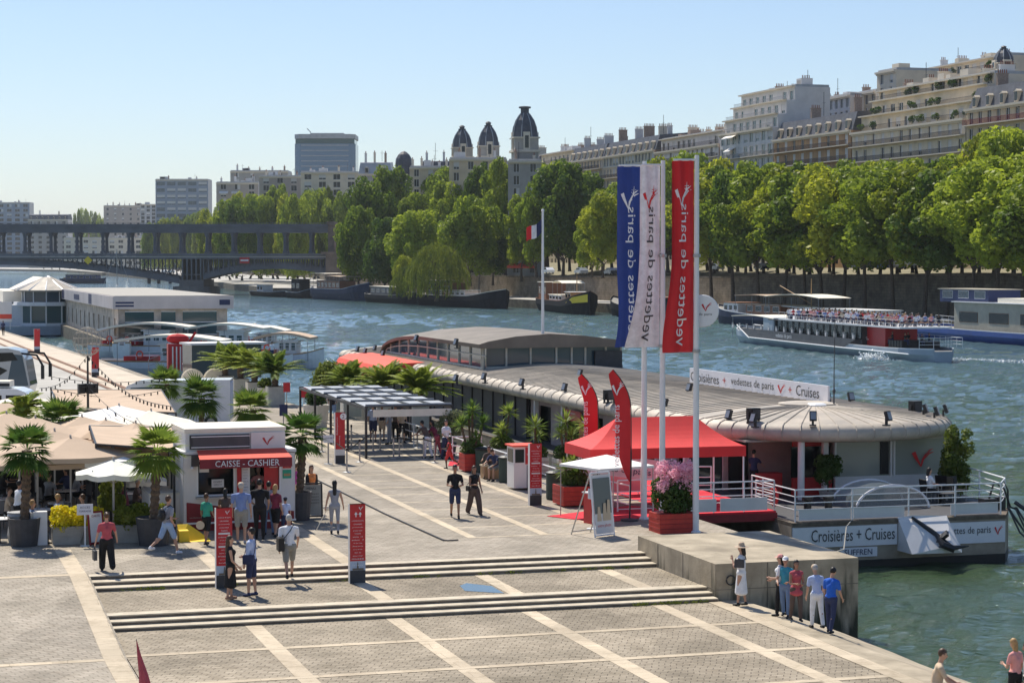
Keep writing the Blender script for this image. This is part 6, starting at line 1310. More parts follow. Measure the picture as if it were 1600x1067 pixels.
# bins, wall bench, small red kiosk
def bin_(label,px,py): t=thing('litter_bin',label,'bin',loc_(px,py),TH); m=MB(); m.lathe([(.27,0),(.3,.05),(.3,.92),(.32,.95)],18); m.build('body','dark_bin',t); m=MB(); m.lathe([(.33,.93),(.33,.99),(.2,1.05),(0,1.05)],18); m.build('lid','black',t)
mat('dark_bin',(.03,.055,.045),.5,var=.2)
bin_('dark green litter bin beside the tallest yuccas',754,738); bin_('dark green litter bin at the end of the stone seat',791,753); bin_('dark litter bin right of the red totem, by the red planter',866,780)
t=thing('stone_seat','low terracotta coloured wall seat where the pair sits','bench',loc_(780,748),TH+.02); m=MB(); m.bb(-.6,.5,0,.6,0,.5); m.build('base','brick_orange',t); m=MB(); m.bb(-.63,.53,-.03,.63,.5,.55); m.build('seat','stone_beige',t)
t=thing('snack_kiosk','small red and white vending kiosk beside the red totem','kiosk',loc_(803,766),TH); m=MB(); m.bb(0,.85,0,.9,.08,.95,mi=0); m.bb(.5,.86,-.01,.91,.08,.95,mi=1); m.build('body',['white_panel','grey_paint'],t); m=MB(); m.bb(0,.85,0,.9,.95,1.65,mi=0); m.bb(.45,.87,-.015,.92,.98,1.62,mi=1); m.bb(-.012,0,.1,.8,1.05,1.55,mi=2); m.bb(.05,.4,-.012,0,1.05,1.55,mi=2); m.build('upper_case',['white_panel','red_paint','glass_dark'],t); m=MB(); m.bb(-.08,.95,-.1,.95,1.65,1.71); m.build('roof','coral_cloth',t); text('La',.1,.08,'c_white',t,(.55,-.03,1.45)); text('Terrasse',.34,.08,'c_white',t,(.5,-.03,1.3)); text('Bar',.15,.08,'c_white',t,(.55,-.03,1.12))
for px,py,lb in((707,722,'white tubular barrier gate at the pink carpet'),(965,800,'white tubular gate under the left end of the red tent')):
    l=loc_(px,py); t=thing('barrier_gate',lb,'barrier',l,TH); rail(t,[(0,0,0),(1.3,0,0)],1.1,(.1,.4,.7,1.1),sp=1.3)
mb=MB(); rd=random.Random(1)
rail_l=thing('tram_rail','pair of dark kerb rails along the sandy quay behind the coach','rail',q(13.0,150,0),TH); m=MB(); m.tube([(2.6,-14,.05),(1.6,22,.05),(.2,60,.05),(-1.5,110,.05)],.12,6); m.build('outer_rail','wood',rail_l); m=MB(); m.tube([(1.6,-16,.05),(.4,20,.05),(-1,55,.05),(-2.6,100,.05)],.1,6); m.build('inner_rail','wood',rail_l)
mb.quad((-60,90,.010),(13.6,90,.010),(14.6,140,.010),(-60,140,.010)); mb.quad((-60,140,.010),(14.6,140,.010),(11,240,.010),(-60,240,.010)); struct(mb.build('service_road','road_pale',rz=TH))
mb=MB(); mb.quad((14.9,126,.012),(22.8,126,.012),(18.2,158,.012),(14.3,158,.012)); mb.quad((14.3,158,.012),(18.2,158,.012),(17.2,190,.012),(12.8,190,.012)); mb.quad((12.8,190,.012),(17.2,190,.012),(13.2,276,.012),(8.6,276,.012)); struct(mb.build('sandy_quay','sand_quay',rz=TH))
# ================================================================ BOATS
mat('hull_black',(.012,.013,.017),.8,spec=.15,var=.2,vs=.6); mat('hull_navy',(.018,.032,.07),.7,spec=.2,var=.2,vs=.6); mat('hull_blue',(.02,.07,.30),.35,var=.1,vs=.6); mat('hull_steel',(.32,.38,.44),.35,var=.1,vs=.5); mat('hull_white',(.70,.71,.72),.4,var=.06)
mat('cabin_tan',(.42,.38,.30),.7,var=.12,vs=.8); mat('cabin_wood',(.22,.09,.045),.5,var=.2); mat('deck_grey',(.25,.24,.22),.8,var=.2); mat('navy_cabin',(.02,.035,.12),.5,var=.1)
mat('foam',(.85,.88,.88),.6,var=.1)
def hullmesh(L,B,h0,hb,hs,bow=.22,stern=.12,n=26,flare=.75,mi=(0,1,2)):
    # x along, bow at +L/2; deck height h0 amidships, hb at the bow, hs at the stern
    m=MB(); S_=[]
    for i in range(n+1):
        t=i/n; x=-L/2+L*t
        w=B/2; 
        if t>1-bow: w*=max(.02,1-((t-(1-bow))/bow)**2.2)
        if t<stern: w*=max(.35,1-.65*((stern-t)/stern)**2.2)
        h=h0+(hb-h0)*max(0,(t-.6)/.4)**2+(hs-h0)*max(0,(.25-t)/.25)**2
        wb=w*flare; S_.append([(x*(.97 if t>.9 else 1),-wb,-.6),(x,-wb,-.2),(x,-w,h*.55),(x,-w,h-.12),(x,-w,h),(x,-w+.12 if w>.2 else 0,h),(x,-w+.12 if w>.2 else 0,h-.3),(x,w-.12 if w>.2 else 0,h-.3),(x,w-.12 if w>.2 else 0,h),(x,w,h),(x,w,h-.12),(x,w,h*.55),(x,wb,-.2),(x,wb,-.6)])
    k=len(S_[0]); vs=[p for s_ in S_ for p in s_]
    for i in range(n):
        for j in range(k-1):
            mm=mi[0]
            if j in(3,9,4,8): mm=mi[1]
            if j==6: mm=mi[2]
            m.f.append((i*k+j,i*k+j+1,(i+1)*k+j+1,(i+1)*k+j)); m.m.append(mm)
    m.v=vs; m.f+= [tuple(range(k)),tuple((n)*k+j for j in range(k-1,-1,-1))]; m.m+=[mi[0]]*2
    return m
def boat(name,label,pa,pb,yw,side,mats,L=None,B=5,h=(1.5,2.6,1.9),bow=.22,cat='boat',bowpx='right'):
    # ends given by columns pa,pb on line through Q; side: v distance
    (v0,u0),(v1,u1)=pa,pb; A=Vector(q(v0,u0,ZW));Bv=Vector(q(v1,u1,ZW)); L=(Bv-A).length; ang=math.atan2(Bv.y-A.y,Bv.x-A.x); c=(A+Bv)/2
    t=thing(name,label,cat,tuple(c),ang); hullmesh(L,B,*h,bow=bow).build('hull',mats,t); return t,L
def cab(t,x0,x1,y0,y1,z0,z1,wall,roof,nwin=0,over=.25,nm='cabin',wh=.8,glass='glass_dark',wz=None,roofh=.12,framem='white_metal'):
    m=MB(); m.bb(x0,x1,y0,y1,z0,z1); c=m.build(nm,wall,t); m=MB(); m.bb(x0-over,x1+over,y0-over,y1+over,z1,z1+roofh); m.build('roof',roof,c)
    for i in range(nwin):
        x=x0+(i+.5)*(x1-x0)/nwin; ww=(x1-x0)/nwin*.62; wz_=wz if wz is not None else z0+(z1-z0)*.35
        for s_,yy in((-1,y0),(1,y1)): 
            m=MB(); m.bb(x-ww/2-.06,x+ww/2+.06,yy+s_*.03,yy,wz_-.06,wz_+wh+.06,mi=0); m.bb(x-ww/2,x+ww/2,yy+s_*.045,yy+s_*.03,wz_,wz_+wh,mi=1); m.build('window',[framem,glass],c)
    return c
def canopy(t,x0,x1,w,z,m_,arch=.3,posts=True,nm='canopy',th=.08):
    m=MB(); n=10; P_=[(x0+(x1-x0)*i/n,z+arch*math.sin(PI*i/n)) for i in range(n+1)]
    vs=[(x,s_*w/2,zz+dz) for x,zz in P_ for s_,dz in((-1,0),(1,0),(1,th),(-1,th))]; m.add(vs,[(i*4+j,i*4+(j+1)%4,(i+1)*4+(j+1)%4,(i+1)*4+j) for i in range(n) for j in range(4)]+[(0,1,2,3),(n*4+3,n*4+2,n*4+1,n*4)]); c=m.build(nm,m_,t)
    if posts:
        for x in(x0+.3,(x0+x1)/2,x1-.3):
            for s_ in(-1,1): m=MB(); m.tube([(x,s_*(w/2-.1),.8),(x,s_*(w/2-.1),z)],.04,5); m.build('canopy_post','grey_paint',c)
def Qp(px,py): return Q(px,py,ZW)
# sightseeing boat under way
A=Q(1164,532,ZW); Bq=Q(1478,567,ZW)
t,L=boat('tour_boat','sightseeing boat under way with a crowded open upper deck and a red stair tower',(Bq[0]-.3,Bq[1]),(A[0]-.5,A[1]),0,0,['hull_steel','hull_white','deck_grey'],B=6.4,h=(1.35,2.1,1.5),bow=.16)
TB_=t
a=L/2
m=MB(); m.add([(-a*.38,-3.26,1.1),(a*.60,-3.26,1.15),(a*.72,-3.2,1.9),(-a*.50,-3.26,1.75)],[(0,1,2,3)]); m.add([(-a*.38,3.27,.85),(a*.62,3.27,.9),(a*.74,3.2,2.05),(-a*.50,3.27,1.95)],[(0,1,2,3)]); m.build('dark_side_panel','dark_panel',t)
m=MB(); m.tube([(-a*.38,-3.3,1.1),(a*.60,-3.3,1.15),(a*.72,-3.24,1.9),(a*.95,-1.2,2.2)],.09,6); m.build('white_trim','white_metal',t)
text('vedettes de paris',5.6,.66,'c_white',t,(a*.30,3.36,1.15),(PI/2,0,PI)); m=MB(); m.tube([(-a*.95,3.2,.88),(-a*.38,3.3,.85),(a*.62,3.3,.9),(a*.74,3.24,2.05),(a*.95,1.2,2.2)],.08,6); m.build('white_trim','white_metal',t)
m=MB(); m.bb(-a*.5,a*.42,-2.5,2.5,1.3,3.3); m.bb(-a*.5,a*.42,-3.0,3.0,3.35,3.45); m.build('saloon','charcoal',t)
for i in range(15):
    x=-a*.46+i*(a*.88)/14; m=MB(); m.bb(x-.05,x+.05,-2.72,-2.66,1.8,3.4); m.bb(x-.05,x+.05,2.66,2.72,1.8,3.4); m.build('mullion','black',t)
m=MB(); m.bb(-a*.5,a*.42,-2.62,-2.6,1.9,3.35); m.bb(-a*.5,a*.42,2.6,2.62,1.9,3.35); m.build('saloon_glass','glass_dark',t)
for i in range(16):
    x=-a*.45+i*(a*1.3)/15; m=MB(); m.bb(x-.2,x+.2,2.75,2.95,1.9,2.35); m.bb(x+.18,x+.25,2.75,2.95,1.9,2.6); m.build('saloon_seat','white_panel',t)
m=MB(); m.bb(a*.36,a*.48,-2.9,2.9,1.3,3.6); m.build('wheelhouse','hull_steel',t)
canopy(t,a*.36,a*.86,6.0,3.45,'canvas_cream',.25)
m=MB(); m.bb(-a*.86,a*.30,-3.0,3.0,3.45,3.62); m.build('upper_deck','hull_white',t)
rail(t,[(a*.30,-2.95,3.6),(-a*.86,-2.95,3.6)],.8,(.4,.8),sp=2,r=.02); rail(t,[(a*.30,2.95,3.6),(-a*.86,2.95,3.6),(-a*.86,-2.95,3.6)],.8,(.4,.8),sp=2,r=.02)
m=MB(); m.bb(-a*.66,-a*.40,-1.9,1.9,1.2,3.45); c=m.build('stair_tower','red_paint',t)
for i in range(7): m=MB(); x=-a*.44-i*.38; m.bb(x-.18,x+.18,1.9,2.05,3.1-i*.2,3.18-i*.2); m.build('stair_step','white_metal',c)
m=MB(); m.bb(a*.22,a*.34,-1.3,1.3,3.6,4.7); m.build('upper_wheelhouse','hull_white',t)
rail(t,[(-a*.5,-3.1,1.5),(-a*.97,-2.6,1.5),(-a*.99,2.6,1.5)],1.1,(.4,.75,1.1),sp=1.6)
for i in range(5): m=MB(); x=-a*.72-i*.75; m.bb(x-.3,x+.3,-2.2,2.2,1.3,2.1); m.build('aft_bench','black',t)
rg=np.random.default_rng(3); 
def foam(label,px,py,L_,w_,n,h=.35):
    x,y=W(px,py,ZW); r_=np.random.default_rng(n); P0=np.stack([r_.normal(size=n)*L_*.35,r_.normal(size=n)*w_*.35,abs(r_.normal(size=n))*h*.4],1); V=[]
    t_=r_.normal(size=(n,3)); t_/=np.linalg.norm(t_,axis=1)[:,None]; b_=np.cross(t_,r_.normal(size=(n,3))); b_/=np.linalg.norm(b_,axis=1)[:,None]; s_=.06+.1*r_.random(n)[:,None]
    V=np.stack([P0-t_*s_,P0-b_*s_,P0+t_*s_,P0+b_*s_],1).reshape(-1,3); o=ob('foam',cloudmesh('foam',V,'foam'),None,(x,y,ZW+.02),TH-1.1); tag(o,label,'foam',kind='stuff')
foam('white splash at the side of the moving tour boat',1365,564,2.6,1.0,700,.9)
foam('trail of foam behind the moving tour boat',1530,563,12,2.2,900,.1)
# blue houseboat at the right
t,L=boat('houseboat','large blue houseboat with a tan cabin and three shuttered windows at the right edge',(141.5,186.0),(141.5,268.0),0,0,['hull_blue','hull_white','deck_grey'],B=7,h=(1.6,1.9,1.8),bow=.06)
a=L/2
cab(t,-a*.92,a*.62,-2.9,2.9,1.5,5.2,'cabin_tan','hull_white',8,wh=1.3,wz=2.6,framem='wood',over=.3)
cab(t,a*.42,a*.74,-2.4,2.4,5.2,6.9,'navy_cabin','cabin_tan',3,nm='wheelhouse',wh=.9,glass='glass_blue')
m=MB(); m.prism([(a*.1,-2.4),(a*.36,-2.4),(a*.36,2.4),(a*.1,2.4)],5.3,5.9); m.build('skylight','canvas_cream',t)
for k in range(9): m=MB(); x=-a*.5+k*a*.16; m.lathe([(.28,0),(.28,.06),(0,.06)],12); o=m.build('porthole','glass_dark',t,loc=(x,-3.4,.7)); o.rotation_euler=(PI/2,0,0)
rail(t,[(a*.7,-3.2,1.7),(a*.95,-1.6,2.1)],1.0,(.5,1.0),sp=1.5)
# barges moored behind the tour boat
t,L=boat('barge','dark blue barge with cream canopies moored behind the sightseeing boat',(141.0,272.0),(139.5,338.0),0,0,['hull_navy','hull_white','deck_grey'],B=6.5,h=(2.0,3.3,2.2),bow=.18)
a=L/2; cab(t,a*.62,a*.8,-2,2,2,3.7,'hull_white','cabin_wood',3,nm='fore_cabin',wh=.7); cab(t,a*.1,a*.5,-2.3,2.3,2,3.6,'cabin_wood','canvas_tan',4,nm='cabin'); canopy(t,a*.2,a*.62,5.4,5.0,'canvas_tan',.2); canopy(t,-a*.35,a*.25,5.6,5.0,'canvas_cream',.45); canopy(t,-a*.15,a*.35,4.2,3.2,'canvas_white',.3,nm='tarpaulin',posts=False)
cab(t,-a*.85,-a*.2,-2.5,2.5,2,3.4,'hull_white','hull_white',6,wh=.6); m=MB(); m.tube([(-a*.1,0,2),(-a*.1,0,8)],.08,6); m.tube([(-a*.1,0,4),(a*.25,0,6.8)],.06,5); m.build('mast','teak',t)
# barges between the banners and the willow
t,L=boat('barge','black barge bow seen between the red banner and the disc sign',(140.5,352),(139,392),0,0,['hull_black','hull_black','deck_grey'],B=6,h=(2.2,4.0,2.4)); cab(t,-L*.3,L*.1,-2,2,2,4,'hull_black','cabin_wood',3); 
t,L=boat('barge','black and ochre barge with a blunt yellow bow, right of the white flagpole',(143,449),(135.5,396),0,0,['hull_black','cabin_wood','teak'],B=6.5,h=(2.6,4.9,2.9),bow=.2)
a=L/2; cab(t,-a*.88,-a*.5,-2.2,2.2,2.5,6.2,'cabin_wood','canvas_cream',3,nm='wheelhouse',wh=1.3); canopy(t,-a*.15,a*.3,5,6.2,'canvas_cream',.5); cab(t,-a*.35,a*.25,-2.2,2.2,2.4,3.6,'hull_white','canvas_cream',4,wh=.5); cab(t,a*.35,a*.6,-2,2,2.6,4.4,'teak','hull_white',2,nm='fore_cabin')
m=MB(); m.add([(a*.62,-3.3,2.3),(a*.80,-2.6,2.3),(a*.985,-.35,2.6),(a*.985,-.35,4.2),(a*.80,-2.75,3.5)],[(0,1,4)]); m.add([(a*.80,-2.8,2.3),(a*.985,-.45,2.6),(a*.985,-.45,4.2),(a*.80,-2.8,3.5)],[(0,1,2,3)]); m.build('bow_stripe','yellow_paint',t)
m=MB(); m.tube([(a*.45,0,4),(a*.45,0,8)],.1,6); m.build('mast','teak',t)
t,L=boat('barge','long black barge with a pale deck edge directly left of the white flagpole',(129,508),(134.5,452),0,0,['hull_black','canvas_cream','teak'],B=6.5,h=(2.8,4.6,3.0),bow=.15)
a=L/2; cab(t,-a*.62,-a*.28,-2.3,2.3,2.6,6.2,'glass_grey','canvas_cream',3,nm='wheelhouse',over=.6,wh=1.6); cab(t,-a*.28,-a*.08,-2,2,2.6,5.6,'cabin_wood','cabin_wood',2,wh=1.2); cab(t,-a*.1,a*.25,-2,2,2.6,3.8,'hull_white','deck_grey',3,wh=.5)
rail(t,[(-a*.3,-3,2.8),(a*.7,-3,3.1)],1.1,(.5,1.1),sp=2.5); m=MB(); m.tube([(a*.4,0,3),(a*.4,0,7),(a*.43,0,7.5)],.12,6); m.build('anchor_davit','black_metal',t)
t,L=boat('barge','low dark barge half hidden under the willow',(126,553),(129,512),0,0,['hull_black','deck_grey','deck_grey'],B=6,h=(2.2,3.2,2.5)); cab(t,-L*.35,L*.1,-2,2,2,4.2,'dark_panel','canvas_cream',4,wh=.8)
t,L=boat('barge','blue hulled barge with two flat sun canopies left of the willow',(121,602),(126.5,557),0,0,['hull_navy','hull_steel','deck_grey'],B=7,h=(3.2,5.2,3.6),bow=.2); a=L/2
canopy(t,-a*.75,a*.3,6.5,6.6,'canvas_tan',.2); canopy(t,-a*.9,-a*.3,6,7.4,'canvas_cream',.1,nm='rear_canopy'); cab(t,-a*.7,a*.2,-2.4,2.4,2.8,5.4,'cabin_wood','dark_panel',6,wh=1)
t,L=boat('tugboat','small dark tugboat with a raised wheelhouse left of the blue hulled barge',(117,622),(120,604),0,0,['hull_black','hull_steel','deck_grey'],B=5,h=(1.8,3,2)); cab(t,-L*.25,L*.15,-1.6,1.6,1.8,5.6,'hull_black','black',2,wh=1.2)
t,L=boat('workboat','low grey pontoon boat at the foot of the bridge abutment',(114,668),(117,628),0,0,['hull_black','hull_steel','deck_grey'],B=6,h=(1.6,2,1.6)); cab(t,-L*.3,-L*.1,-1.6,1.6,1.4,3.6,'hull_steel','grey_paint',2)
for i,(px,py) in enumerate(((130,443),(118,440))):
    x,y=W(px,py,ZW); t=thing('barge','dark rounded barge far out before the bridge, behind the glass roofed restaurant' if i==0 else 'brown barge with a pale cabin roof left of the dark one before the bridge','boat',(x,y,ZW),-.3); hullmesh(26 if i==0 else 14,6,2.2,3,2.6).build('hull',['hull_navy' if i==0 else 'cabin_wood','hull_black','deck_grey'],t); cab(t,-9 if i==0 else -4,9 if i==0 else 4,-2,2,2,4.4,'navy_cabin' if i==0 else 'canvas_cream','hull_black' if i==0 else 'canvas_cream',5)
# sailing yacht mast
x,y=W(183,457,ZW); t=thing('sailing_yacht','white sailing yacht whose bare mast crosses the bridge','boat',(x,y*0.82,ZW),.2); t.location.x=x*.82; hullmesh(11,3,1.0,1.5,1.1).build('hull',['hull_white','hull_white','deck_grey'],t); m=MB(); m.tube([(0,0,1),(0,0,14.5)],.13,6); m.build('mast','grey_metal',t); m=MB(); m.tube([(0,0,14),(5,0,1.3)],.05,4); m.tube([(0,0,14),(-5,0,1.2)],.05,4); m.build('rigging','grey_metal',t)
for k,px in enumerate((233,248,266)):    # mooring piles
    x,y=W(px,443,ZW); m=MB(); m.tube([(0,0,-2),(0,0,zat(422,y)-ZW)],.9,8); o=m.build('mooring_pile','hull_black',loc=(x,y,ZW)); tag(o,'dark mooring pile standing in the river under the bridge arch','mooring pile','mooring piles under the bridge')
# launches moored at the left quay
def launch(label,px,py,L_,ang,can,zc=2.6,sc=1):
    x,y=W(px,py,ZW); t=thing('launch',label,'boat',(x,y,ZW),ang); hullmesh(L_,3.6,1.5,2.1,1.6,bow=.25).build('hull',['hull_white','teak','deck_grey'],t); a=L_/2
    canopy(t,-a*.7,a*.75,3.8,zc+.7,can,.5,th=.22); cab(t,-a*.1,a*.35,-1.1,1.1,1.4,zc+.45,'hull_white','hull_white',3,wh=.7,glass='glass_teal'); m=MB(); m.bb(-a*.6,-a*.2,-1.2,1.2,1.4,1.9); m.build('bench','red_paint',t)
    rail(t,[(a*.9,-.6,2.0),(a*.5,-1.6,1.7),(-a*.4,-1.75,1.6)],.7,(.35,.7),sp=1.3); m=MB(); m.lathe([(.28,-.05),(.36,0),(.28,.05),(.22,0),(.28,-.05)],14); o=m.build('life_ring','coral_cloth',t,loc=(-a*.35,-1.8,2.1)); o.rotation_euler=(PI/2,0,0); return t
launch('white launch with a long arched cream canopy, left one of the back pair',238,560,13,-.12,'canvas_cream'); launch('white launch with an arched cream canopy, right one of the back pair',355,562,12,-.12,'canvas_cream')
launch('nearer white launch with a flat cream canopy beside the sandy quay',268,588,14,-.15,'canvas_cream',2.5)
launch('small white launch with a cream sunroof between the office and the sandy quay',200,558,9,-.1,'canvas_white',2.2)
launch('short launch with a white sunroof just right of the back pair',410,556,8,-.1,'canvas_cream',2.0)
t=launch('launch with a cream roof and dark windows beside the feathery palms',445,575,8,-.1,'canvas_tan',2.2)
x,y=W(395,578,ZW); t=thing('speedboat','white speedboat behind the leftmost feathery palms','boat',(x,y,ZW),-.1); hullmesh(8,2.6,1.1,1.6,1.2).build('hull',['hull_white','hull_white','deck_grey'],t); m=MB(); m.box((.6,0,1.6),(.08,2,.8),ry=-.6); m.build('windscreen','glass_clear',t)
mat('fascia',(.58,.53,.52),.7,var=.12,vs=.3); mat('stained',(.55,.47,.39),.8,var=.35,vs=.8)
# floating office with the white roof
bx0=Q(108,515,0); 
t=thing('floating_office','long floating building with a white fascia and stained pale walls at the left bank','floating building',q(23.5,232,-1.2),TH); 
m=MB(); m.bb(0,14,0,78,-.7,1.0); m.build('pontoon','concrete_dark',t)
m=MB(); ops=[(3+i*6.2,4.6+i*6.2,1.6,3.6) for i in range(12)]; facade(m,78,1.0,4.7,ops,x=.8); m.bb(.8,13,.8,.9,1.0,4.7); m.bb(12.9,13,.9,78,1,4.7); m.build('wall','stained',t)
m=MB(); m.bb(1.2,1.25,1,77,1.2,4.9); m.build('dark_openings','glass_dark',t)
m=MB(); m.bb(.2,13.6,.0,78.3,4.7,6.1,mi=0); m.bb(.4,13.4,.2,78,6.1,6.16,mi=3); m.bb(.18,.2,42,50,5.0,5.7,mi=2); m.bb(.18,.2,25,29,4.8,6.0,mi=2); m.bb(.18,.2,66,70,4.8,6.0,mi=2); m.bb(12,13.2,-.02,0,5.1,5.7,mi=2); m.bb(.5,2.5,-.02,0,4.95,5.15,mi=2); m.bb(.5,2.5,-.02,0,5.3,5.5,mi=2); m.build('roof_fascia',['fascia','grey_paint','navy','planter_grey'],t)
for a_,b_ in((1.6,4.8),(5.6,7.2),(8.0,11.8)):
    m=MB(); m.bb(a_,b_,.74,.79,1.8,4.4,mi=1); 
    for z in(1.8,3.2,4.4): m.bb(a_,b_,.7,.74,z-.05,z+.05,mi=0)
    m.build('window',['white_metal','glass_teal'],t)
# glass roofed restaurant boat
t=thing('restaurant_boat','white restaurant boat with a faceted hipped glass roof at the far left','floating building',q(14.7,302,-1.2),TH); t.scale=(.64,.64,.68)
m=MB(); m.bb(-4,20,0,60,-.7,1.2); m.build('pontoon','hull_steel',t)
def ngon(m,cx,cy,r,n,z0,z1,mi=0,r2=None): m.lathe([(0,z0),(r,z0),(r2 or r,z1),(0,z1)],n,(cx,cy,0),mi=mi,a0=PI/8,a1=PI/8+2*PI)
m=MB(); m.bb(-4,15,4,60,1.2,5.6); ngon(m,11.5,7,6.8,12,1.2,1.8); ngon(m,11.5,7,7.6,12,5.4,6.2); m.build('lower_storey','hull_white',t)
m=MB(); ngon(m,11.5,7,6.6,12,1.8,5.4); m.build('lower_glazing','glass_teal',t)
m=MB(); ngon(m,11.5,7,5.6,12,6.2,8.4); m.build('upper_glazing','glass_blue',t)
for k in range(12):
    a=PI/8+k*PI/6; m=MB(); m.tube([(11.5+6.75*math.cos(a),7+6.75*math.sin(a),1.5),(11.5+6.75*math.cos(a),7+6.75*math.sin(a),5.6)],.16,5); m.tube([(11.5+5.7*math.cos(a),7+5.7*math.sin(a),6.1),(11.5+5.7*math.cos(a),7+5.7*math.sin(a),8.6)],.13,5); m.build('mullion','white_metal',t)
m=MB(); m.lathe([(7.4,8.4),(7.4,8.7),(1.0,11.4),(0,11.5)],12,(11.5,7,0),a0=PI/8,a1=PI/8+2*PI); R_=m.build('roof','zinc_roof',t)
m=MB()
for k in range(12): a=PI/8+k*PI/6; m.tube([(11.5+7.5*math.cos(a),7+7.5*math.sin(a),8.7),(11.5,7,11.6)],.15,5)
m.build('roof_ribs','white_metal',R_)
m=MB(); m.add([(11.5-1,8,11.4),(11.5-6.8,12,8.6),(11.5-6.8,40,8.6),(11.5-1,40,11.4)],[(0,1,2,3)]); m.bb(2,16,14,60,6,8.4); m.build('rear_roof','canvas_cream',t)
for k in range(4):
    m=MB(); m.bb(-4.06,-4.0,8+k*9,13+k*9,1.8,4.8); m.build('window','glass_teal',t)
m=MB(); 
x,y=W(1,498,0); t=thing('poster_board','white and red poster board on the quay at the left edge','sign',(*W(2,515,0),0)); m=MB(); m.bb(-1.4,1.4,-.1,.1,1.0,3.6,mi=0); m.bb(-1.4,1.4,-.12,-.1,1.4,2.0,mi=1); m.bb(-1.2,-1.1,-.1,.1,0,1,mi=0); m.bb(1.1,1.2,-.1,.1,0,1,mi=0); m.build('board',['white_panel','coral_cloth'],t)
# moored dinghies on the quay edge
for i,(px,py,L_) in enumerate(((55,503,14),(95,508,12),(140,518,9),(165,525,8),(190,545,8))):
    x,y=W(px,py,ZW+1.2); t=thing('dinghy',['pale long skiff at the quay edge behind the farthest totem','dark skiff lying behind the farthest totem','grey dinghy under tarpaulin left of the wire globe','upturned white dinghy beside the wire globe','small white dinghy right of the wire globe'][i],'boat',(x,y,ZW),TH+PI/2-.1); hullmesh(L_*.7,2.0,1.9,2.3,2.0).build('hull',[['hull_white','hull_navy','hull_steel','hull_white','hull_white'][i],'teak','deck_grey'],t); m=MB(); m.bb(-L_*.2,L_*.2,-.8,.8,1.7,2.1); m.build('cover',['canvas_cream','charcoal','grey_paint','canvas_white','grey_paint'][i],t)
# gangway ramps, red equipment, benches by the launches
t=thing('red_trolley','bright red equipment stack on the quay beside the nearer launch','equipment',loc_(288,583),TH); m=MB(); m.bb(-1.3,-.2,-.4,.4,.2,2.3); m.bb(.0,.9,-.3,.3,.1,2.2); m.build('frame','red_paint',t); m=MB(); m.ell((-.5,0,2.7),(.9,.5,.4),10,6); m.tube([(.3,0,2.3),(.9,0,3.2)],.1,5); m.build('cover','red_cloth',t); m=MB(); 
for x_ in(-1.0,-.7,-.4): m.bb(x_,x_+.1,-.45,-.42,.2,2.1)
m.build('white_bars','white_metal',t)
t=thing('service_container','grey green container with a pale roof behind the white van','container',loc_(300,592),TH+.15); m=MB(); m.bb(0,5.4,0,2.4,0,2.5); m.build('body','glass_grey',t); m=MB(); m.bb(-.2,5.8,-.3,2.6,2.5,2.65); m.build('roof','white_panel',t)
t=thing('gangway','grey gangway bridge from the sandy quay to the launches','gangway',loc_(232,582),TH-.35); rail(t,[(0,0,0),(2,0,.8),(9,0,.4)],1.0,(.5,1.0),sp=1.6,mm='grey_metal'); m=MB(); m.add([(0,0,0),(2,0,.7),(9,0,.3),(9,1.2,.3),(2,1.2,.7),(0,1.2,0)],[(0,1,4,5),(1,2,3,4)]); m.build('deck','grey_paint',t)
t=thing('spool_pair','two pale cable reels with tan hubs behind the white van roof','cable reel',loc_(300,612),TH); 
for x_ in(0,1.5): m=MB(); m.lathe([(0,0),(.75,0),(.75,.08),(.3,.1),(.3,.5),(.75,.52),(.75,.6),(0,.6)],20); o=m.build('reel','canvas_cream',t,loc=(x_,0,.8)); o.rotation_euler=(PI/2,0,0)
# ================================================================ VEHICLES
def wheel(t,x,y,r,w_=.28):
    m=MB(); m.lathe([(0,-w_/2),(r*.6,-w_/2),(r,-w_/2+.04),(r,w_/2-.04),(r*.6,w_/2),(0,w_/2)],18); o=m.build('wheel','black',t,loc=(x,y,r)); o.rotation_euler=(PI/2,0,0); m=MB(); m.lathe([(0,-w_/2-.01),(r*.55,-w_/2-.01),(r*.55,w_/2+.01),(0,w_/2+.01)],14); m.build('rim','grey_metal',o)
def profcar(name,label,loc,rz,prof,wd,body,wins,wh,cat='car',group=None,r=.32,extra=None):
    t=thing(name,label,cat,loc,rz,group); m=MB(); n=len(prof); ins=.12
    zmx=max(p[1] for p in prof); bl=min(p[1] for p in prof)+.75
    vs=[(x,-(wd/2-(ins if z>bl else 0)*(z-bl)/(zmx-bl)),z) for x,z in prof]+[(x,(wd/2-(ins if z>bl else 0)*(z-bl)/(zmx-bl)),z) for x,z in prof]
    m.add(vs,[tuple(range(n)),tuple(range(2*n-1,n-1,-1))]+[(i,n+i,n+(i+1)%n,(i+1)%n) for i in range(n)]); m.build('body',body,t)
    for poly in wins:
        for s_ in(-1,1): m=MB(); m.slab(poly,'y',s_*(wd/2-.06),s_*(wd/2+.004)); m.build('window','glass_dark',t)
    for x in wh: 
        for s_ in(-1,1): wheel(t,x,s_*(wd/2-.12),r)
    if extra: extra(t)
    for s_ in(-1,1):
        xf=max(p[0] for p in prof); m=MB(); m.box((xf-.05,s_*wd*.36,.7),(.12,.25,.15)); m.build('headlight','white_metal',t)
    return t
CARP=[(-2.1,.3),(2.1,.3),(2.15,.75),(1.2,.95),(.55,1.42),(-1.1,1.45),(-1.85,1.0),(-2.15,.9)]
CARW=[[(1.05,.97),(.5,1.36),(-.2,1.38),(-.2,.97)],[(-.28,.97),(-.28,1.38),(-1.05,1.38),(-1.6,1.0)]]
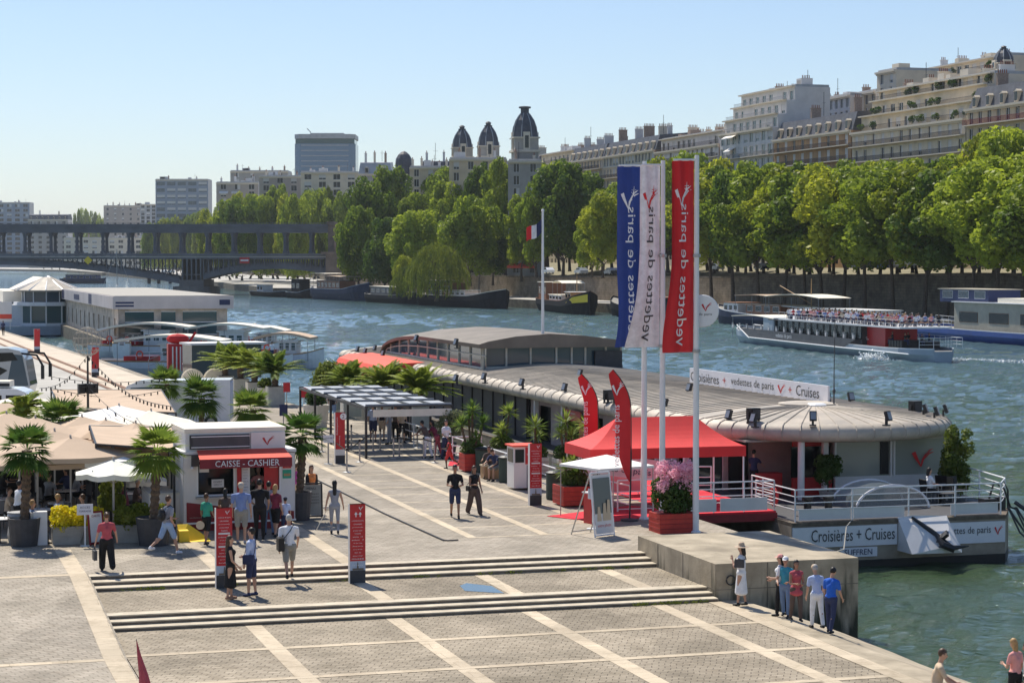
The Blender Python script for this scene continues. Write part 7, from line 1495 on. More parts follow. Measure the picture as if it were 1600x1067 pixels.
mat('car_white',(.75,.75,.76),.25,var=.03,coat=.6); mat('car_silver',(.35,.37,.4),.3,metal=.5,var=.04,coat=.6); mat('car_dark',(.03,.035,.05),.25,var=.05,coat=.6); mat('car_blue',(.05,.12,.3),.25,var=.05,coat=.6)
cars=[(856,437,458,'white estate car parked above the quay wall right of the flagpole','car_white'),(908,436,440,'silver car partly hidden by the parapet left of the blue banner','car_silver'),(955,437,420,'dark blue car beside the blue banner','car_dark')]
for px,py,D,lb,c in cars: x,_,_z=WD(px,py,D); v_=(x*CT+D*ST); profcar('parked_car',lb,(x+0,D,6.2),TH+PI/2,CARP,1.75,c,CARW,(-1.3,1.3),group='vehicles on the upper road')
for i,(px,k,c,lb) in enumerate(((1262,'van','car_white','white van on the upper road behind the first bare trunks'),(1335,'car','car_silver','pale car on the upper road between two trunks'),(1362,'car','car_dark','dark car following the pale one on the upper road'),(1382,'car','car_blue','blue car in front of the white lorry'),(1412,'lorry','car_white','white lorry with a box body on the upper road'),(1472,'car','car_white','white car right of the lorry under the trees'),(1580,'car','car_silver','silver car near the right edge under the trees'),(1540,'car','car_dark','dark car left of the silver one under the trees'),(1120,'car','car_silver','silver car right of the red banner pole'),(1190,'car','car_dark','dark car behind the leaning trunk'))):
    v=167; D=rayv(px,v); x=(px-CX)/F*D; z=float(np.interp(D,[270,330,450],[7.15,6.9,6.2]))
    if k=='car': profcar('parked_car',lb,(x,D,z+.75),TH+PI/2,CARP,1.75,c,CARW,(-1.3,1.3),group='vehicles on the upper road')
    elif k=='van': profcar('delivery_van',lb,(x,D,z+.75),TH+PI/2,[(-2.6,.35),(2.6,.35),(2.65,1.1),(1.9,1.35),(1.4,2.2),(-2.5,2.3),(-2.6,1.2)],1.95,c,[[(1.75,1.35),(1.35,2.0),(.6,2.0),(.6,1.3)]],(-1.7,1.7),cat='van',r=.36,group='vehicles on the upper road')
    else:
        t=profcar('lorry',lb,(x,D,z+.75),TH+PI/2,[(1.5,.4),(3.6,.4),(3.7,1.6),(3.3,2.6),(1.5,2.6)],2.1,c,[[(3.3,1.5),(3.1,2.3),(2.2,2.3),(2.2,1.5)]],(-2.2,2.6),cat='lorry',r=.45,group='vehicles on the upper road'); m=MB(); m.bb(-3.6,1.4,-1.15,1.15,.7,3.4); m.build('box_body','car_white',t); text('TRANSPORT',3,.5,'hull_blue',t,(-3.3,-1.17,2.2))
fc=None
for i,px in enumerate((127,133,140,152,174,184,199,222,243,257,268)):
    X0=(px-800); D=1250+ (230-px)*6.5; x=X0/F*D; z=zat(np.interp(px,[120,270],[418.5,426.5]),D)
    if fc is None: fc=profcar('parked_car','white car parked on the distant quay seen through the bridge arch',(x,D,z),.3,CARP,1.75,'car_white',CARW,(-1.3,1.3),group='cars parked on the distant quay')
    else: copy_tree(fc,(x,D,z),.3+i*.2)
    scn=fc
t=thing('coach','silver coach with black drooping mirrors at the left edge','coach',loc_(-96,638),0); D_=t.location.y
m=MB(); pr=[(-5.5,.35),(5.3,.35),(5.6,1.4),(5.35,2.9),(5.0,3.45),(4.3,3.6),(-5.5,3.6)]; m.slab(pr,'y',-1.2,1.2); m.build('body','car_silver',t)
m=MB(); m.slab([(-5.2,1.6),(3.2,1.6),(4.3,2.3),(2.8,3.0),(-5.2,3.1)],'y',-1.21,1.21); m.build('side_windows','glass_dark',t); m=MB(); m.add([(5.62,-1.1,1.45),(5.62,1.1,1.45),(5.06,1.1,3.3),(5.06,-1.1,3.3)],[(0,1,2,3)]); m.add([(4.2,-1.21,1.2),(5.5,-1.21,1.4),(5.15,-1.21,3.2),(4.6,-1.21,3.25)],[(0,1,2,3)]); m.build('windscreen','glass_blue',t)
m=MB(); m.slab([(2.0,3.3),(4.6,3.35),(4.9,2.9),(3.4,2.75)],'y',-1.215,1.215); m.build('upper_window','glass_dark',t)
for s_ in(-1,1): m=MB(); m.tube([(5.0,s_*1.1,3.3),(6.0,s_*1.25,3.2),(6.35,s_*1.3,2.6)],.07,6); m.box((6.35,s_*1.3,2.2),(.16,.3,.8)); m.build('mirror','black',t)
for x_ in(-3,3.2):
    for s_ in(-1,1): wheel(t,x_,s_*1.05,.5)
t.rotation_euler=(0,0,.05)
t=thing('white_minibus','white camper van with a roof box, in front of the coach','van',loc_(-20,690),.05); m=MB(); m.slab([(-3,.4),(3.3,.4),(3.4,1.2),(2.7,1.45),(2.0,2.45),(1.6,2.6),(-3,2.7)],'y',-1,1); m.build('body','car_white',t)
m=MB(); m.slab([(-.8,1.35),(.9,1.35),(.9,2.3),(-.8,2.3)],'y',-1.01,1.01); m.slab([(1.1,1.35),(2.45,1.4),(1.85,2.3),(1.1,2.3)],'y',-1.01,1.01); m.build('window','glass_dark',t); m=MB(); m.bb(-.2,1.2,-.6,.6,2.65,2.95,mi=0); m.bb(.2,1.21,-.61,-.6,2.7,2.85,mi=1); m.build('roof_box',['canvas_cream','black'],t)
for x_ in(-2,2.2):
    for s_ in(-1,1): wheel(t,x_,s_*.9,.36)
t=thing('white_van','long white van parked behind the brown awnings','van',loc_(272,668),PI+.06); m=MB(); m.slab([(-3.0,.35),(2.4,.35),(3.0,1.0),(2.9,1.35),(2.3,2.25),(1.7,2.5),(-3.0,2.55)],'y',-1,1); m.build('body','car_white',t); m=MB(); m.slab([(1.0,1.35),(2.55,1.4),(2.1,2.15),(1.0,2.2)],'y',-1.01,1.01); m.build('window','glass_blue',t); m=MB(); m.bb(-3.03,-3,-.9,.9,.5,2.4); m.build('rear_door','shutter_blue',t)
for x_ in(-2,2.0):
    for s_ in(-1,1): wheel(t,x_,s_*.9,.36)
# red parasols / stalls on the far bank
for i,(px,py) in enumerate(((801,409),(814,409),(826,410))):
    x,y,z=WD(px,py,520); t=thing('market_canopy','small red canopy under the trees above the far wall, %s'%('left one','middle one','right one')[i],'canopy',(x,y,5.3),.1); m=MB(); m.add([(-1.5,-1.5,2.4),(1.5,-1.5,2.4),(1.5,1.5,2.4),(-1.5,1.5,2.4),(0,0,3.4)],[(0,1,4),(1,2,4),(2,3,4),(3,0,4)]); m.bb(-1.5,1.5,-1.5,-1.45,2.0,2.4); m.build('cover','coral_cloth',t); m=MB(); m.bb(-1.4,-1.3,-1.4,-1.3,0,2.4); m.bb(1.3,1.4,-1.4,-1.3,0,2.4); m.build('leg','grey_metal',t)
# ================================================================ PEOPLE
TS=bpy.data.scenes.new('tmp')
def remesh(mb,vox,mname,name,parent,sm=2):
    me=bpy.data.meshes.new(name); me.from_pydata([tuple(v) for v in mb.v],[],mb.f); me.update()
    import bmesh
    bm=bmesh.new(); bm.from_mesh(me); bmesh.ops.recalc_face_normals(bm,faces=bm.faces); bm.to_mesh(me); bm.free()
    o=bpy.data.objects.new(name,me); TS.collection.objects.link(o); r=o.modifiers.new('r','REMESH'); r.mode='VOXEL'; r.voxel_size=vox; r.use_smooth_shade=True
    if sm: s=o.modifiers.new('s','SMOOTH'); s.iterations=sm; s.factor=.5
    vl=TS.view_layers[0]; vl.update(); dg=vl.depsgraph; m2=bpy.data.meshes.new_from_object(o.evaluated_get(dg)); bpy.data.objects.remove(o); bpy.data.meshes.remove(me)
    m2.name=name; m2.materials.clear(); m2.materials.append(M[mname]); return ob(name,m2,parent)
def person(label,loc,face,H=1.72,top='c_white',bot='c_denim',skin='skin',hair='hair_brown',hairlen='short',botkind='trousers',topkind='tee',legs=((8,6),(-8,10)),arms=((10,8,15),(-8,8,15)),lean=0,headp=0,headt=0,sit=False,hat=None,shoes='black',female=False,lowres=False,group=None,build=1.0,seat=.45,hat_m='canvas_tan'):
    # face: heading angle of the chest in the ground plane (radians, 0 = +x); legs: (swing, knee) degrees, arms: (swing, out, elbow)
    T=thing('person',label,'person',loc,face-PI/2,group); s=H/1.75; vx=.017 if not lowres else .034
    B_=MB(); up=Vector((0,0,1)); hip=Vector((0,0,.93*s)) if not sit else Vector((0,0,(seat+.09)))
    la=R(lean); spine=Vector((0,math.sin(la),math.cos(la))); sh=hip+spine*.50*s; neck=hip+spine*.56*s; hp=R(headp)+la*.5; hd=Vector((math.sin(R(headt))*math.sin(hp),math.cos(R(headt))*math.sin(hp),math.cos(hp)))
    hc=neck+hd*.155*s; shw=(.175 if female else .20)*s*build; hw=.095*s
    fw=Vector((-math.sin(R(headt))*1,math.cos(R(headt)),0)); fw=(fw-hd*fw.dot(hd)).normalized(); sd=fw.cross(hd)
    tr=.115*s*build
    def torso(m,g=0,lo=0,hi=1):
        m.capsule(hip+Vector((-hw*.55,0,.0)),hip+Vector((hw*.55,0,.0)),tr*1.0+g,tr*1.0+g)
        m.capsule(hip+spine*.05*s,hip+spine*.30*s,tr*.98+g,tr*1.02+g)
        m.capsule(hip+spine*.27*s+Vector((-.05*s,0,0)),sh-spine*.08*s+Vector((-.075*s,0,0)),tr*.72+g,tr*.72+g); m.capsule(hip+spine*.27*s+Vector((.05*s,0,0)),sh-spine*.08*s+Vector((.075*s,0,0)),tr*.72+g,tr*.72+g)
        m.capsule(sh+Vector((-shw*.86,0,-.055*s)),sh+Vector((0,0,-.02*s)),.048*s+g,.06*s+g); m.capsule(sh+Vector((shw*.86,0,-.055*s)),sh+Vector((0,0,-.02*s)),.048*s+g,.06*s+g)
        if female: m.ell(hip+spine*.36*s+Vector((0,.09*s,0)),(.12*s+g,.06*s+g,.07*s+g))
    torso(B_)
    B_.capsule(sh-spine*.01,hc-hd*.06*s,.058*s,.052*s); B_.ell(hc,(.076*s,.094*s,.112*s)); B_.ell(hc-hd*.06*s+fw*.03*s,(.058*s,.06*s,.055*s))
    B_.capsule(hc+fw*.09*s+hd*.01*s,hc+fw*.115*s-hd*.022*s,.010*s,.015*s,6)
    for k in(-1,1): B_.ell(hc+sd*k*.078*s-hd*.005*s,(.012*s,.022*s,.03*s))
    L_=[]; A_=[]
    for k,(sw,kn) in zip((-1,1),legs):
        hj=hip+Vector((k*hw,0,-.03*s))
        if sit: a1=R(82); a2=R(kn)
        else: a1=R(sw); a2=R(sw-kn)
        d1=Vector((k*.03,math.sin(a1),-math.cos(a1))); kj=hj+d1*.43*s
        if sit: d2=Vector((0,math.sin(a2),-math.cos(a2)))
        else: d2=Vector((0,math.sin(a2),-math.cos(a2)))
        aj=kj+d2*.41*s; L_.append((hj,kj,aj,d2))
    # drop or raise so that the lower foot touches the ground
    for k,(sw,ou,el) in zip((-1,1),arms):
        sj=sh+Vector((k*shw*.97,0,-.065*s)); a1=R(sw); o_=R(ou); d1=Vector((k*math.sin(o_),math.sin(a1)*math.cos(o_),-math.cos(a1)*math.cos(o_))); ej=sj+d1*.29*s
        a2=R(sw+el); inn=R(ou-min(40,el*.45)); d2=Vector((k*math.sin(inn),math.sin(a2)*math.cos(inn),-math.cos(a2)*math.cos(inn))); wj=ej+d2*.25*s; A_.append((sj,ej,wj,d2,k))
    for hj,kj,aj,d2 in L_: B_.capsule(hj,kj,.082*s*build,.055*s); B_.capsule(kj,aj,.054*s,.036*s); B_.ell(kj-d2*-.12*s+Vector((0,-.012,0)),(.05*s,.055*s,.09*s)) 
    for sj,ej,wj,d2,k in A_: B_.capsule(sj,ej,.048*s*build,.037*s); B_.capsule(ej,wj,.038*s,.025*s); B_.ell(wj+d2*.05*s,(.030*s,.038*s,.05*s))
    body=remesh(B_,vx,skin,'body',T)
    if not lowres:    # fingers and thumb grow out of each palm
        F_=MB()
        for sj,ej,wj,d2,k in A_:
            fr=Vector((0,1,0)); fr=(fr-d2*fr.dot(d2)).normalized(); n_=d2.cross(fr); pal=wj+d2*.075*s
            for i,(of,ln) in enumerate(((.026,.062),(.009,.070),(-.008,.066),(-.024,.052))):
                b0=pal+fr*of*s; b1=b0+d2*ln*.55*s-n_*k*.006*s; b2=b1+d2*ln*.4*s-n_*k*.02*s; F_.tube([b0,b1,b2],[.0095*s,.0085*s,.006*s],6)
            b0=wj+d2*.035*s+fr*.028*s; F_.tube([b0,b0+fr*.025*s+d2*.025*s,b0+fr*.032*s+d2*.05*s],[.012*s,.010*s,.007*s],6)
        b=len(body.data.vertices)
        import bmesh
        bm=bmesh.new(); bm.from_mesh(body.data); vs=[bm.verts.new(v) for v in F_.v]
        for f in F_.f:
            try: bm.faces.new([vs[i] for i in f])
            except ValueError: pass
        bm.to_mesh(body.data); bm.free()
        E_=MB()
        for k in(-1,1): E_=MB(); E_.ell(hc+fw*.088*s+sd*k*.03*s+hd*.014*s,(.012*s,.008*s,.009*s),6,4); E_.build('eye','black',T)
        E_=MB(); E_.ell(hc+fw*.092*s-hd*.05*s,(.022*s,.008*s,.007*s),6,4); E_.build('mouth','c_mauve',T)
    # clothes
    G=MB(); torso(G,.014)
    if topkind in('tee','shirt','polo','jacket'):
        for sj,ej,wj,d2,k in A_:
            if topkind in('shirt','jacket'): G.capsule(sj,ej,.062*s*build,.05*s); G.capsule(ej,ej.lerp(wj,.85),.05*s,.036*s)
            else: G.capsule(sj,sj.lerp(ej,.62),.058*s*build,.054*s)
    if botkind=='dress' or topkind=='tunic':
        z1=hip-up*(.62*s if botkind=='dress' else .14*s)
        n1=12
        for f_ in range(n1):
            f_=f_/n1; c=hip.lerp(z1,f_); G.ell(c,(tr*1.2+.07*s*f_,tr*1.0+.06*s*f_+.02,.10*s))
    if topkind!='none': g=remesh(G,vx,top,'top' if botkind!='dress' else 'dress',T)
    if botkind in('trousers','shorts','leggings','wide','skirt'):
        G=MB(); G.capsule(hip+Vector((-hw*.6,0,-.02)),hip+Vector((hw*.6,0,-.02)),tr+.02,tr+.02)
        for hj,kj,aj,d2 in L_:
            if botkind=='shorts': G.capsule(hj,hj.lerp(kj,.9),.102*s*build,.082*s)
            elif botkind=='skirt': G.capsule(hj,hj.lerp(kj,.75),.105*s,.11*s)
            else:
                w_=.0 if botkind!='wide' else .035; w_=-.012 if botkind=='leggings' else w_; G.capsule(hj,kj,.10*s*build+w_*.4,.072*s+w_); G.capsule(kj,kj.lerp(aj,.93),.072*s+w_,.056*s+w_)
        remesh(G,vx,bot,botkind if botkind in('trousers','shorts','skirt') else 'trousers',T)
    minz=9
    for hj,kj,aj,d2 in L_:
        G=MB(); fd=Vector((0,1,0)); G.capsule(aj+Vector((0,-.03*s,-.04*s)),aj+Vector((0,.13*s,-.055*s)),.042*s,.035*s,8); G.capsule(aj,aj+Vector((0,0,-.03*s)),.04*s,.04*s,8); minz=min(minz,(aj.z-.09*s)); G.build('shoe',shoes,T,smooth=True)
    # hair
    G=MB(); G.ell(hc+hd*.022*s-fw*.014*s,(.086*s,.10*s,.108*s),12,8)
    if hairlen in('long','mid'):
        n_=.34 if hairlen=='long' else .16
        G.capsule(hc-fw*.045*s,hc-fw*.085*s-up*n_*s+spine*0,.078*s,.06*s); 
    if hairlen=='bun': G.ell(hc+hd*.05*s-fw*.11*s,(.045*s,.045*s,.045*s))
    h_=remesh(G,vx,hair,'hair',T,1)
    # trim hair away from the face
    import bmesh
    bm=bmesh.new(); bm.from_mesh(h_.data); dl=[v for v in bm.verts if (v.co-hc).dot(fw)>.035*s and (v.co-hc).dot(hd)<.045*s]; bmesh.ops.delete(bm,geom=dl,context='VERTS'); bm.to_mesh(h_.data); bm.free()
    if hat=='straw' or hat=='brim':
        G=MB(); G.lathe([(.0,.12),(.07,.115),(.088,.06),(.09,.02),(.19,-.01),(.20,-.015),(.09,.01)],20); q__=Vector((0,0,1)).rotation_difference(hd); o=G.build('hat',hat_m,T,smooth=True); o.location=hc+hd*.05*s; o.rotation_mode='QUATERNION'; o.rotation_quaternion=q__; o.scale=(s*1.08,)*3
    if hat=='cap': 
        G=MB(); G.lathe([(0,.085),(.05,.078),(.088,.04),(.095,-.005)],16); 
        G.add([(-.07,.07,0),(.07,.07,0),(.05,.17,-.01),(-.05,.17,-.01)],[(0,1,2,3)]); o=G.build('cap',hat_m,T,smooth=True); o.location=hc+hd*.045*s; o.rotation_euler=(-hp*.6,0,-R(headt)); o.scale=(s,)*3
    if not sit: T.location.z=loc[2]-minz
    return T,(A_,sh,hip,s)
def at3(T,p): return Matrix.Translation(T.location)@Matrix.Rotation(T.rotation_euler.z,4,'Z')@Vector(p)
def bag(label,T,inf,side=0,kind='tote',m_='black',sc=1.0,dz=0):
    A_,sh,hip,s=inf; k=(-1,1)[side]
    if kind=='shoulder':
        c=hip+Vector((k*.24*s,-.02,.02+dz)); pts=[sh+Vector((-k*.06,0,.07)),c+Vector((0,.12,.12)),c+Vector((0,0,.1))]
        m=MB(); m.box(c,(.12*sc,.34*sc,.26*sc)); m.box(c+Vector((0,0,.13*sc)),(.10*sc,.30*sc,.04)); strap=[sh+Vector((-k*.12,.05,.055)),sh+Vector((-k*.02,.13,-.08)),c+Vector((-k*.04,.13,.12))]; m.tube(strap,.012,5); m.tube([sh+Vector((-k*.12,-.05,.055)),sh+Vector((-k*.02,-.13,-.1)),c+Vector((-k*.04,-.13,.12))],.012,5); m.tube([strap[0],sh+Vector((-k*.13,0,.06)),sh+Vector((-k*.12,-.05,.055))],.012,5)
    elif kind=='backpack':
        c=hip+Vector((0,-.2*s,.28*s)); m=MB(); m.ell(c,(.15*sc,.09*sc,.2*sc),12,8); m.ell(c+Vector((0,-.07,-.06)),(.11*sc,.05*sc,.1*sc),10,6)
        for q1 in(-1,1): m.tube([sh+Vector((q1*.09,-.12,.0)),sh+Vector((q1*.1,0,.055)),sh+Vector((q1*.1,.1,-.02)),hip+Vector((q1*.13,.05,.22)),hip+Vector((q1*.12,-.1,.15))],.015,5)
    else:
        w_=A_[side][2]+A_[side][3]*.09; m=MB(); m.box(w_+Vector((0,0,-.25)),(.10*sc,.32*sc,.30*sc)); m.tube([w_+Vector((0,-.1,-.12)),w_,w_+Vector((0,.1,-.12))],.01,5)
    o=m.build({'shoulder':'shoulder_bag','backpack':'backpack','tote':'handbag'}[kind],m_); o.location=T.location; o.rotation_euler=T.rotation_euler; tag(o,label,'bag'); return o
def pz(px,py,z): x,y=W(px,py,z); return (x,y,z)
AW=PI/2; TO=-PI/2   # facing away from / towards the camera
# steps and landing
T,i_=person('woman in a long sleeveless black dress facing a man beside the left totem',pz(360,936,ZM),.15,1.66,top='c_black',botkind='dress',topkind='none2',hair='hair_brown',hairlen='long',female=True,arms=((6,8,20),(10,8,35)),legs=((3,2),(-4,3)),shoes='skin_tan')
T,i_=person('man in a pale blue shirt and navy shorts facing the woman in black',pz(393,931,ZM),PI-.25,1.80,top='c_lblue',bot='c_navy',botkind='shorts',topkind='shirt',hair='hair_black',legs=((4,3),(-3,4)),arms=((2,8,15),(8,8,60)),shoes='c_navy'); bag('dark bag on the shoulder of the man in pale blue',T,i_,0,'shoulder','c_navy',.9)
T,i_=person('man in a white polo climbing the upper steps with a big black bag',pz(452,904,-.14),AW+.25,1.80,top='c_white',bot='c_khaki',botkind='shorts',hair='hair_grey',legs=((-20,14),(24,10)),arms=((-14,10,20),(14,10,25)),lean=5,shoes='c_black',build=1.1); bag('big black shoulder bag of the man in the white polo',T,i_,0,'shoulder','black',1.35,.02)
T,i_=person('woman in a red sleeveless top and black skirt walking left past the hedge',pz(167,892,0),PI*.62,1.64,top='c_mauve',bot='c_black',botkind='wide',hair='hair_brown',hairlen='bun',female=True,legs=((16,8),(-16,20)),arms=((-6,18,12),(18,20,15)),build=1.12,shoes='c_black'); bag('dark handbag in the left hand of the woman in red',T,i_,0,'tote','charcoal',.9)
T,i_=person('young man in a grey tee and denim shorts striding left with a black backpack',pz(262,866,0),PI*.25,1.76,top='c_grey',bot='c_ldenim',botkind='shorts',hair='hair_brown',legs=((-26,30),(24,8)),arms=((12,6,70),(-16,8,60)),lean=4,shoes='c_white'); bag('black backpack of the young man in denim shorts',T,i_,0,'backpack','black')
# plaza walkers
T,i_=person('woman with long black hair in a grey jumpsuit walking away across the plaza',pz(523,834,0),AW+.1,1.68,top='c_grey',bot='c_grey',botkind='leggings',topkind='tank',hair='hair_black',hairlen='long',female=True,legs=((6,4),(-6,10)),arms=((-10,16,12),(10,16,15)),skin='skin')
m=MB(); m.tube([(0,0,.75),(-.1,0,.6),(-.25,-.1,.3),(-.35,-.1,.1)],.012,5); m.ell((0,0,.78),(.09,.05,.08),8,5); m.ell((-.1,0,.8),(.05,.04,.05),8,5); o=m.build('straw_hat','canvas_cream',loc=pz(512,832,0)); tag(o,'pale straw hat with a trailing ribbon in the hand of the long haired woman','hat')
T,i_=person('woman in an orange top and dark cardigan striding with feet apart beside the kiosk palm',pz(487,802,0),-PI*.30,1.70,top='c_orange',bot='c_denim',botkind='leggings',topkind='tee',hair='hair_brown',hairlen='mid',female=True,legs=((26,6),(-24,12)),arms=((-14,14,30),(16,14,30)),shoes='c_black'); bag('dark navy handbag of the woman in orange',T,i_,1,'tote','c_navy',.8)
G=MB(); A_,sh,hip,s=i_
for k in(0,1): G.capsule(A_[k][0],A_[k][1],.07,.06); G.capsule(A_[k][1],A_[k][2],.058,.045); G.capsule(sh+Vector(((-1,1)[k]*.13,-.03,-.06)),hip+Vector(((-1,1)[k]*.14,-.03,-.05)),.085,.09)
remesh(G,.02,'c_black','cardigan',T)
T,i_=person('man in a black tee and dark knee shorts walking nearer on the plaza',pz(711,809,0),TO+.1,1.78,top='c_black',bot='c_navy',botkind='shorts',skin='skin_tan',hair='hair_black',legs=((12,4),(-10,16)),arms=((14,12,75),(14,12,75)),shoes='c_black')
T,i_=person('woman in a black top and loose brown trousers walking beside the man in black',pz(741,804,0),TO+.5,1.68,top='c_black',bot='c_brown',botkind='wide',topkind='tank',skin='skin_tan',hair='hair_brown',hairlen='mid',female=True,legs=((20,6),(-14,14)),arms=((6,10,30),(16,10,80)),shoes='c_brown'); bag('small black bag at the hip of the woman in brown trousers',T,i_,1,'shoulder','black',.6)
# queue at the kiosk
T,i_=person('boy in a green tee and black shorts with a racket at the left kiosk window',pz(323,851,0),AW-.6,1.55,top='c_green',bot='c_black',botkind='shorts',hair='hair_brown',legs=((6,2),(-8,10)),arms=((-4,8,20),(10,8,30)),skin='skin_tan')
m=MB(); m.lathe([(.0,0),(.13,0),(.13,.02),(0,.02)],14); o=m.build('racket','stone_beige',loc=pz(313,852,0)); o.location.z=.62; o.rotation_euler=(PI/2,.3,.2); tag(o,'round brown paddle held low by the boy in green','racket')
T,i_=person('tall man in a blue shirt, grey shorts and a pale cap queuing at the kiosk',pz(377,849,0),AW+.05,1.84,top='c_blue',bot='c_khaki',botkind='shorts',topkind='polo',hair='hair_grey',hat='cap',hat_m='c_beige',legs=((3,1),(-3,2)),arms=((0,8,20),(-2,8,8)),build=1.18,shoes='c_grey')
T,i_=person('man all in black at the right kiosk window',pz(406,842,0),AW,1.84,top='c_black',bot='c_black',botkind='trousers',hair='hair_black',legs=((3,1),(-3,2)),arms=((4,8,60),(6,10,40)),build=1.12)
T,i_=person('woman in a maroon top and shorts leaning on one leg at the kiosk counter',pz(431,839,0),AW-.5,1.64,top='c_maroon',bot='c_black',botkind='shorts',hair='hair_blond',hairlen='mid',female=True,legs=((10,2),(-10,8)),arms=((20,8,60),(0,8,20)),skin='skin')
T,i_=person('child in pale blue with a dark cap beside the woman in maroon',pz(446,838,0),AW+.3,1.22,top='c_lblue',bot='c_navy',botkind='shorts',hair='hair_black',hat='cap',hat_m='c_navy',legs=((3,1),(-3,2)),arms=((20,8,40),(0,8,20)))
T,i_=person('woman with dark hair bending to the kiosk shelf behind the left totem',pz(352,845,0),AW+.1,1.60,top='c_brown',bot='c_black',botkind='trousers',hair='hair_black',hairlen='mid',female=True,lean=12,arms=((40,10,40),(40,10,40)))
T,i_=person('person in grey partly hidden between the man in black and the counter',pz(420,836,0),AW+.4,1.68,top='c_grey',bot='c_denim',hair='hair_black',arms=((30,8,50),(30,8,50)))
T,i_=person('cashier in white serving inside the right kiosk window',q(11.55,67.15,.28),TO,1.68,top='c_pink',bot='c_black',hair='hair_grey',arms=((50,10,50),(60,10,30)),lean=18,lowres=True)
T,i_=person('cashier in green inside the left kiosk window',q(9.55,67.05,.1),TO+.2,1.55,top='c_green',bot='c_black',hair='hair_black',arms=((30,10,50),(30,10,30)),skin='skin_tan',lowres=True)
T,i_=person('person in purple half hidden behind the trunk of the kiosk palm',pz(463,795,0),AW,1.58,top='c_purple',bot='c_beige',hair='hair_brown',female=True,lowres=True)
# group by the concrete block
def bank(px,py):   # point on the sloping bank
    for k in range(60):
        z=ZL-k*.025; v,u=Q(px,py,z)
        zs=float(np.interp(v,[21.6,22.3,24.0,25.9],[ZL,ZL-.02,-1.15,ZW-.05]))
        if z<=zs+.013: return (*W(px,py,z),z)
    return (*W(px,py,z),z)
T,i_=person('woman in a long white dress and a wide straw hat before the concrete block',bank(1158,946),PI*.86,1.62,top='c_white',botkind='dress',topkind='tee2',hair='hair_black',hairlen='mid',female=True,arms=((30,10,125),(-4,10,15)),legs=((5,2),(-4,6)),hat='straw',skin='skin'); bag('round dark bag on the shoulder of the woman in white',T,i_,0,'shoulder','charcoal',.75,.25)
T,i_=person('woman in a white top and pink visor at the block corner group',bank(1219,962),PI*.9,1.58,top='c_white',bot='c_black',hair='hair_black',hairlen='mid',female=True,hat='cap',hat_m='c_pink',arms=((10,8,80),(10,8,60)))
T,i_=person('person in blue jeans with a white cap, close behind the visor woman',bank(1227,964),TO-.4,1.55,top='c_teal',bot='c_denim',hair='hair_black',hat='cap',hat_m='c_white',arms=((10,8,70),(10,8,60)))
T,i_=person('woman wrapped in a maroon scarf and dress leaning at the block face',bank(1244,970),TO+.2,1.55,top='c_mauve',botkind='trousers',bot='c_brown',topkind='tunic',hair='hair_black',hairlen='mid',female=True,arms=((10,8,80),(14,8,80)),skin='skin_tan')
T,i_=person('man with a pale cap and white trousers looking down at the water',bank(1276,981),AW+.3,1.58,top='c_lblue',bot='c_white',hair='hair_grey',hat='cap',hat_m='c_beige',lean=8,headp=20,arms=((4,8,20),(0,8,20)))
T,i_=person('man in a royal blue tee and navy trousers at the edge of the water',bank(1298,989),AW-.7,1.62,top='c_royal',bot='c_navy',hair='hair_black',headp=25,lean=4,arms=((4,8,20),(10,8,30)))
# bottom right corner
x,y,z=bank(1462,1085); T,i_=person('young man in a beige tee sitting on the bank at the bottom right',(x,y,z),-.15,1.76,top='c_beige',bot='c_black',hair='hair_brown',sit=True,seat=.08,legs=((0,100),(0,80)),lean=10,headp=12,arms=((28,8,35),(30,8,35)))
x,y,z=W(1586,1100,-1.3)[0],W(1586,1100,-1.3)[1],-1.5; T,i_=person('blond woman in a pink top standing at the bottom right corner',(x,y,z),AW+.6,1.66,top='c_pink',bot='c_black',hair='hair_blond',hairlen='long',female=True,headp=25,arms=((10,12,90),(0,8,20)))
x,y=W(1607,1105,-1.4); T,i_=person('person with an orange top cut by the right edge of the picture',(x,y,-1.6),PI,1.66,top='c_white',bot='c_black',hair='hair_brown',headp=20)
# pair sitting on the wall seat, people round the shelter and on the barge
sx,sy,_=loc_(776,750); T,i_=person('man in a navy tee sitting bent forward on the stone seat',(sx,sy,0),TO-.5,1.75,top='c_navy',bot='c_khaki',botkind='shorts',hair='hair_brown',sit=True,seat=.48,legs=((0,5),(0,0)),lean=28,headp=35,arms=((40,8,30),(45,8,30)))
sx,sy,_=loc_(766,747); T,i_=person('person in brown sitting left of the man in navy on the stone seat',(sx,sy,0),TO-.3,1.62,top='c_brown',bot='c_brown',botkind='shorts',hair='hair_brown',sit=True,seat=.48,legs=((0,0),(0,5)),lean=18,skin='skin_tan',arms=((50,8,40),(45,8,40)))
T,i_=person('child in a bright red outfit running at the white gate',pz(702,732,0),PI*.97,1.35,top='c_red',bot='c_red',botkind='shorts',topkind='tunic',skin='skin_dark',hair='hair_black',legs=((24,30),(-26,30)),arms=((20,8,70),(-24,8,50)))
T,i_=person('woman in a white shirt standing behind the white gate',pz(697,718,0),TO+.6,1.72,top='c_white',bot='c_navy',hair='hair_black',hairlen='mid',female=True,arms=((10,8,60),(10,8,60)))
T,i_=person('woman in red leaning forward beside the right shelter post',pz(683,714,0),PI*.9,1.66,top='c_maroon',bot='c_mauve',hair='hair_black',hairlen='mid',female=True,lean=25,arms=((40,8,40),(40,8,40)),skin='skin_tan')
T,i_=person('person in white trousers bending over bags under the shelter edge',pz(668,716,0),PI*.8,1.7,top='c_brown',bot='c_white',hair='hair_black',lean=30,arms=((40,8,30),(40,8,30)),skin='skin_tan')
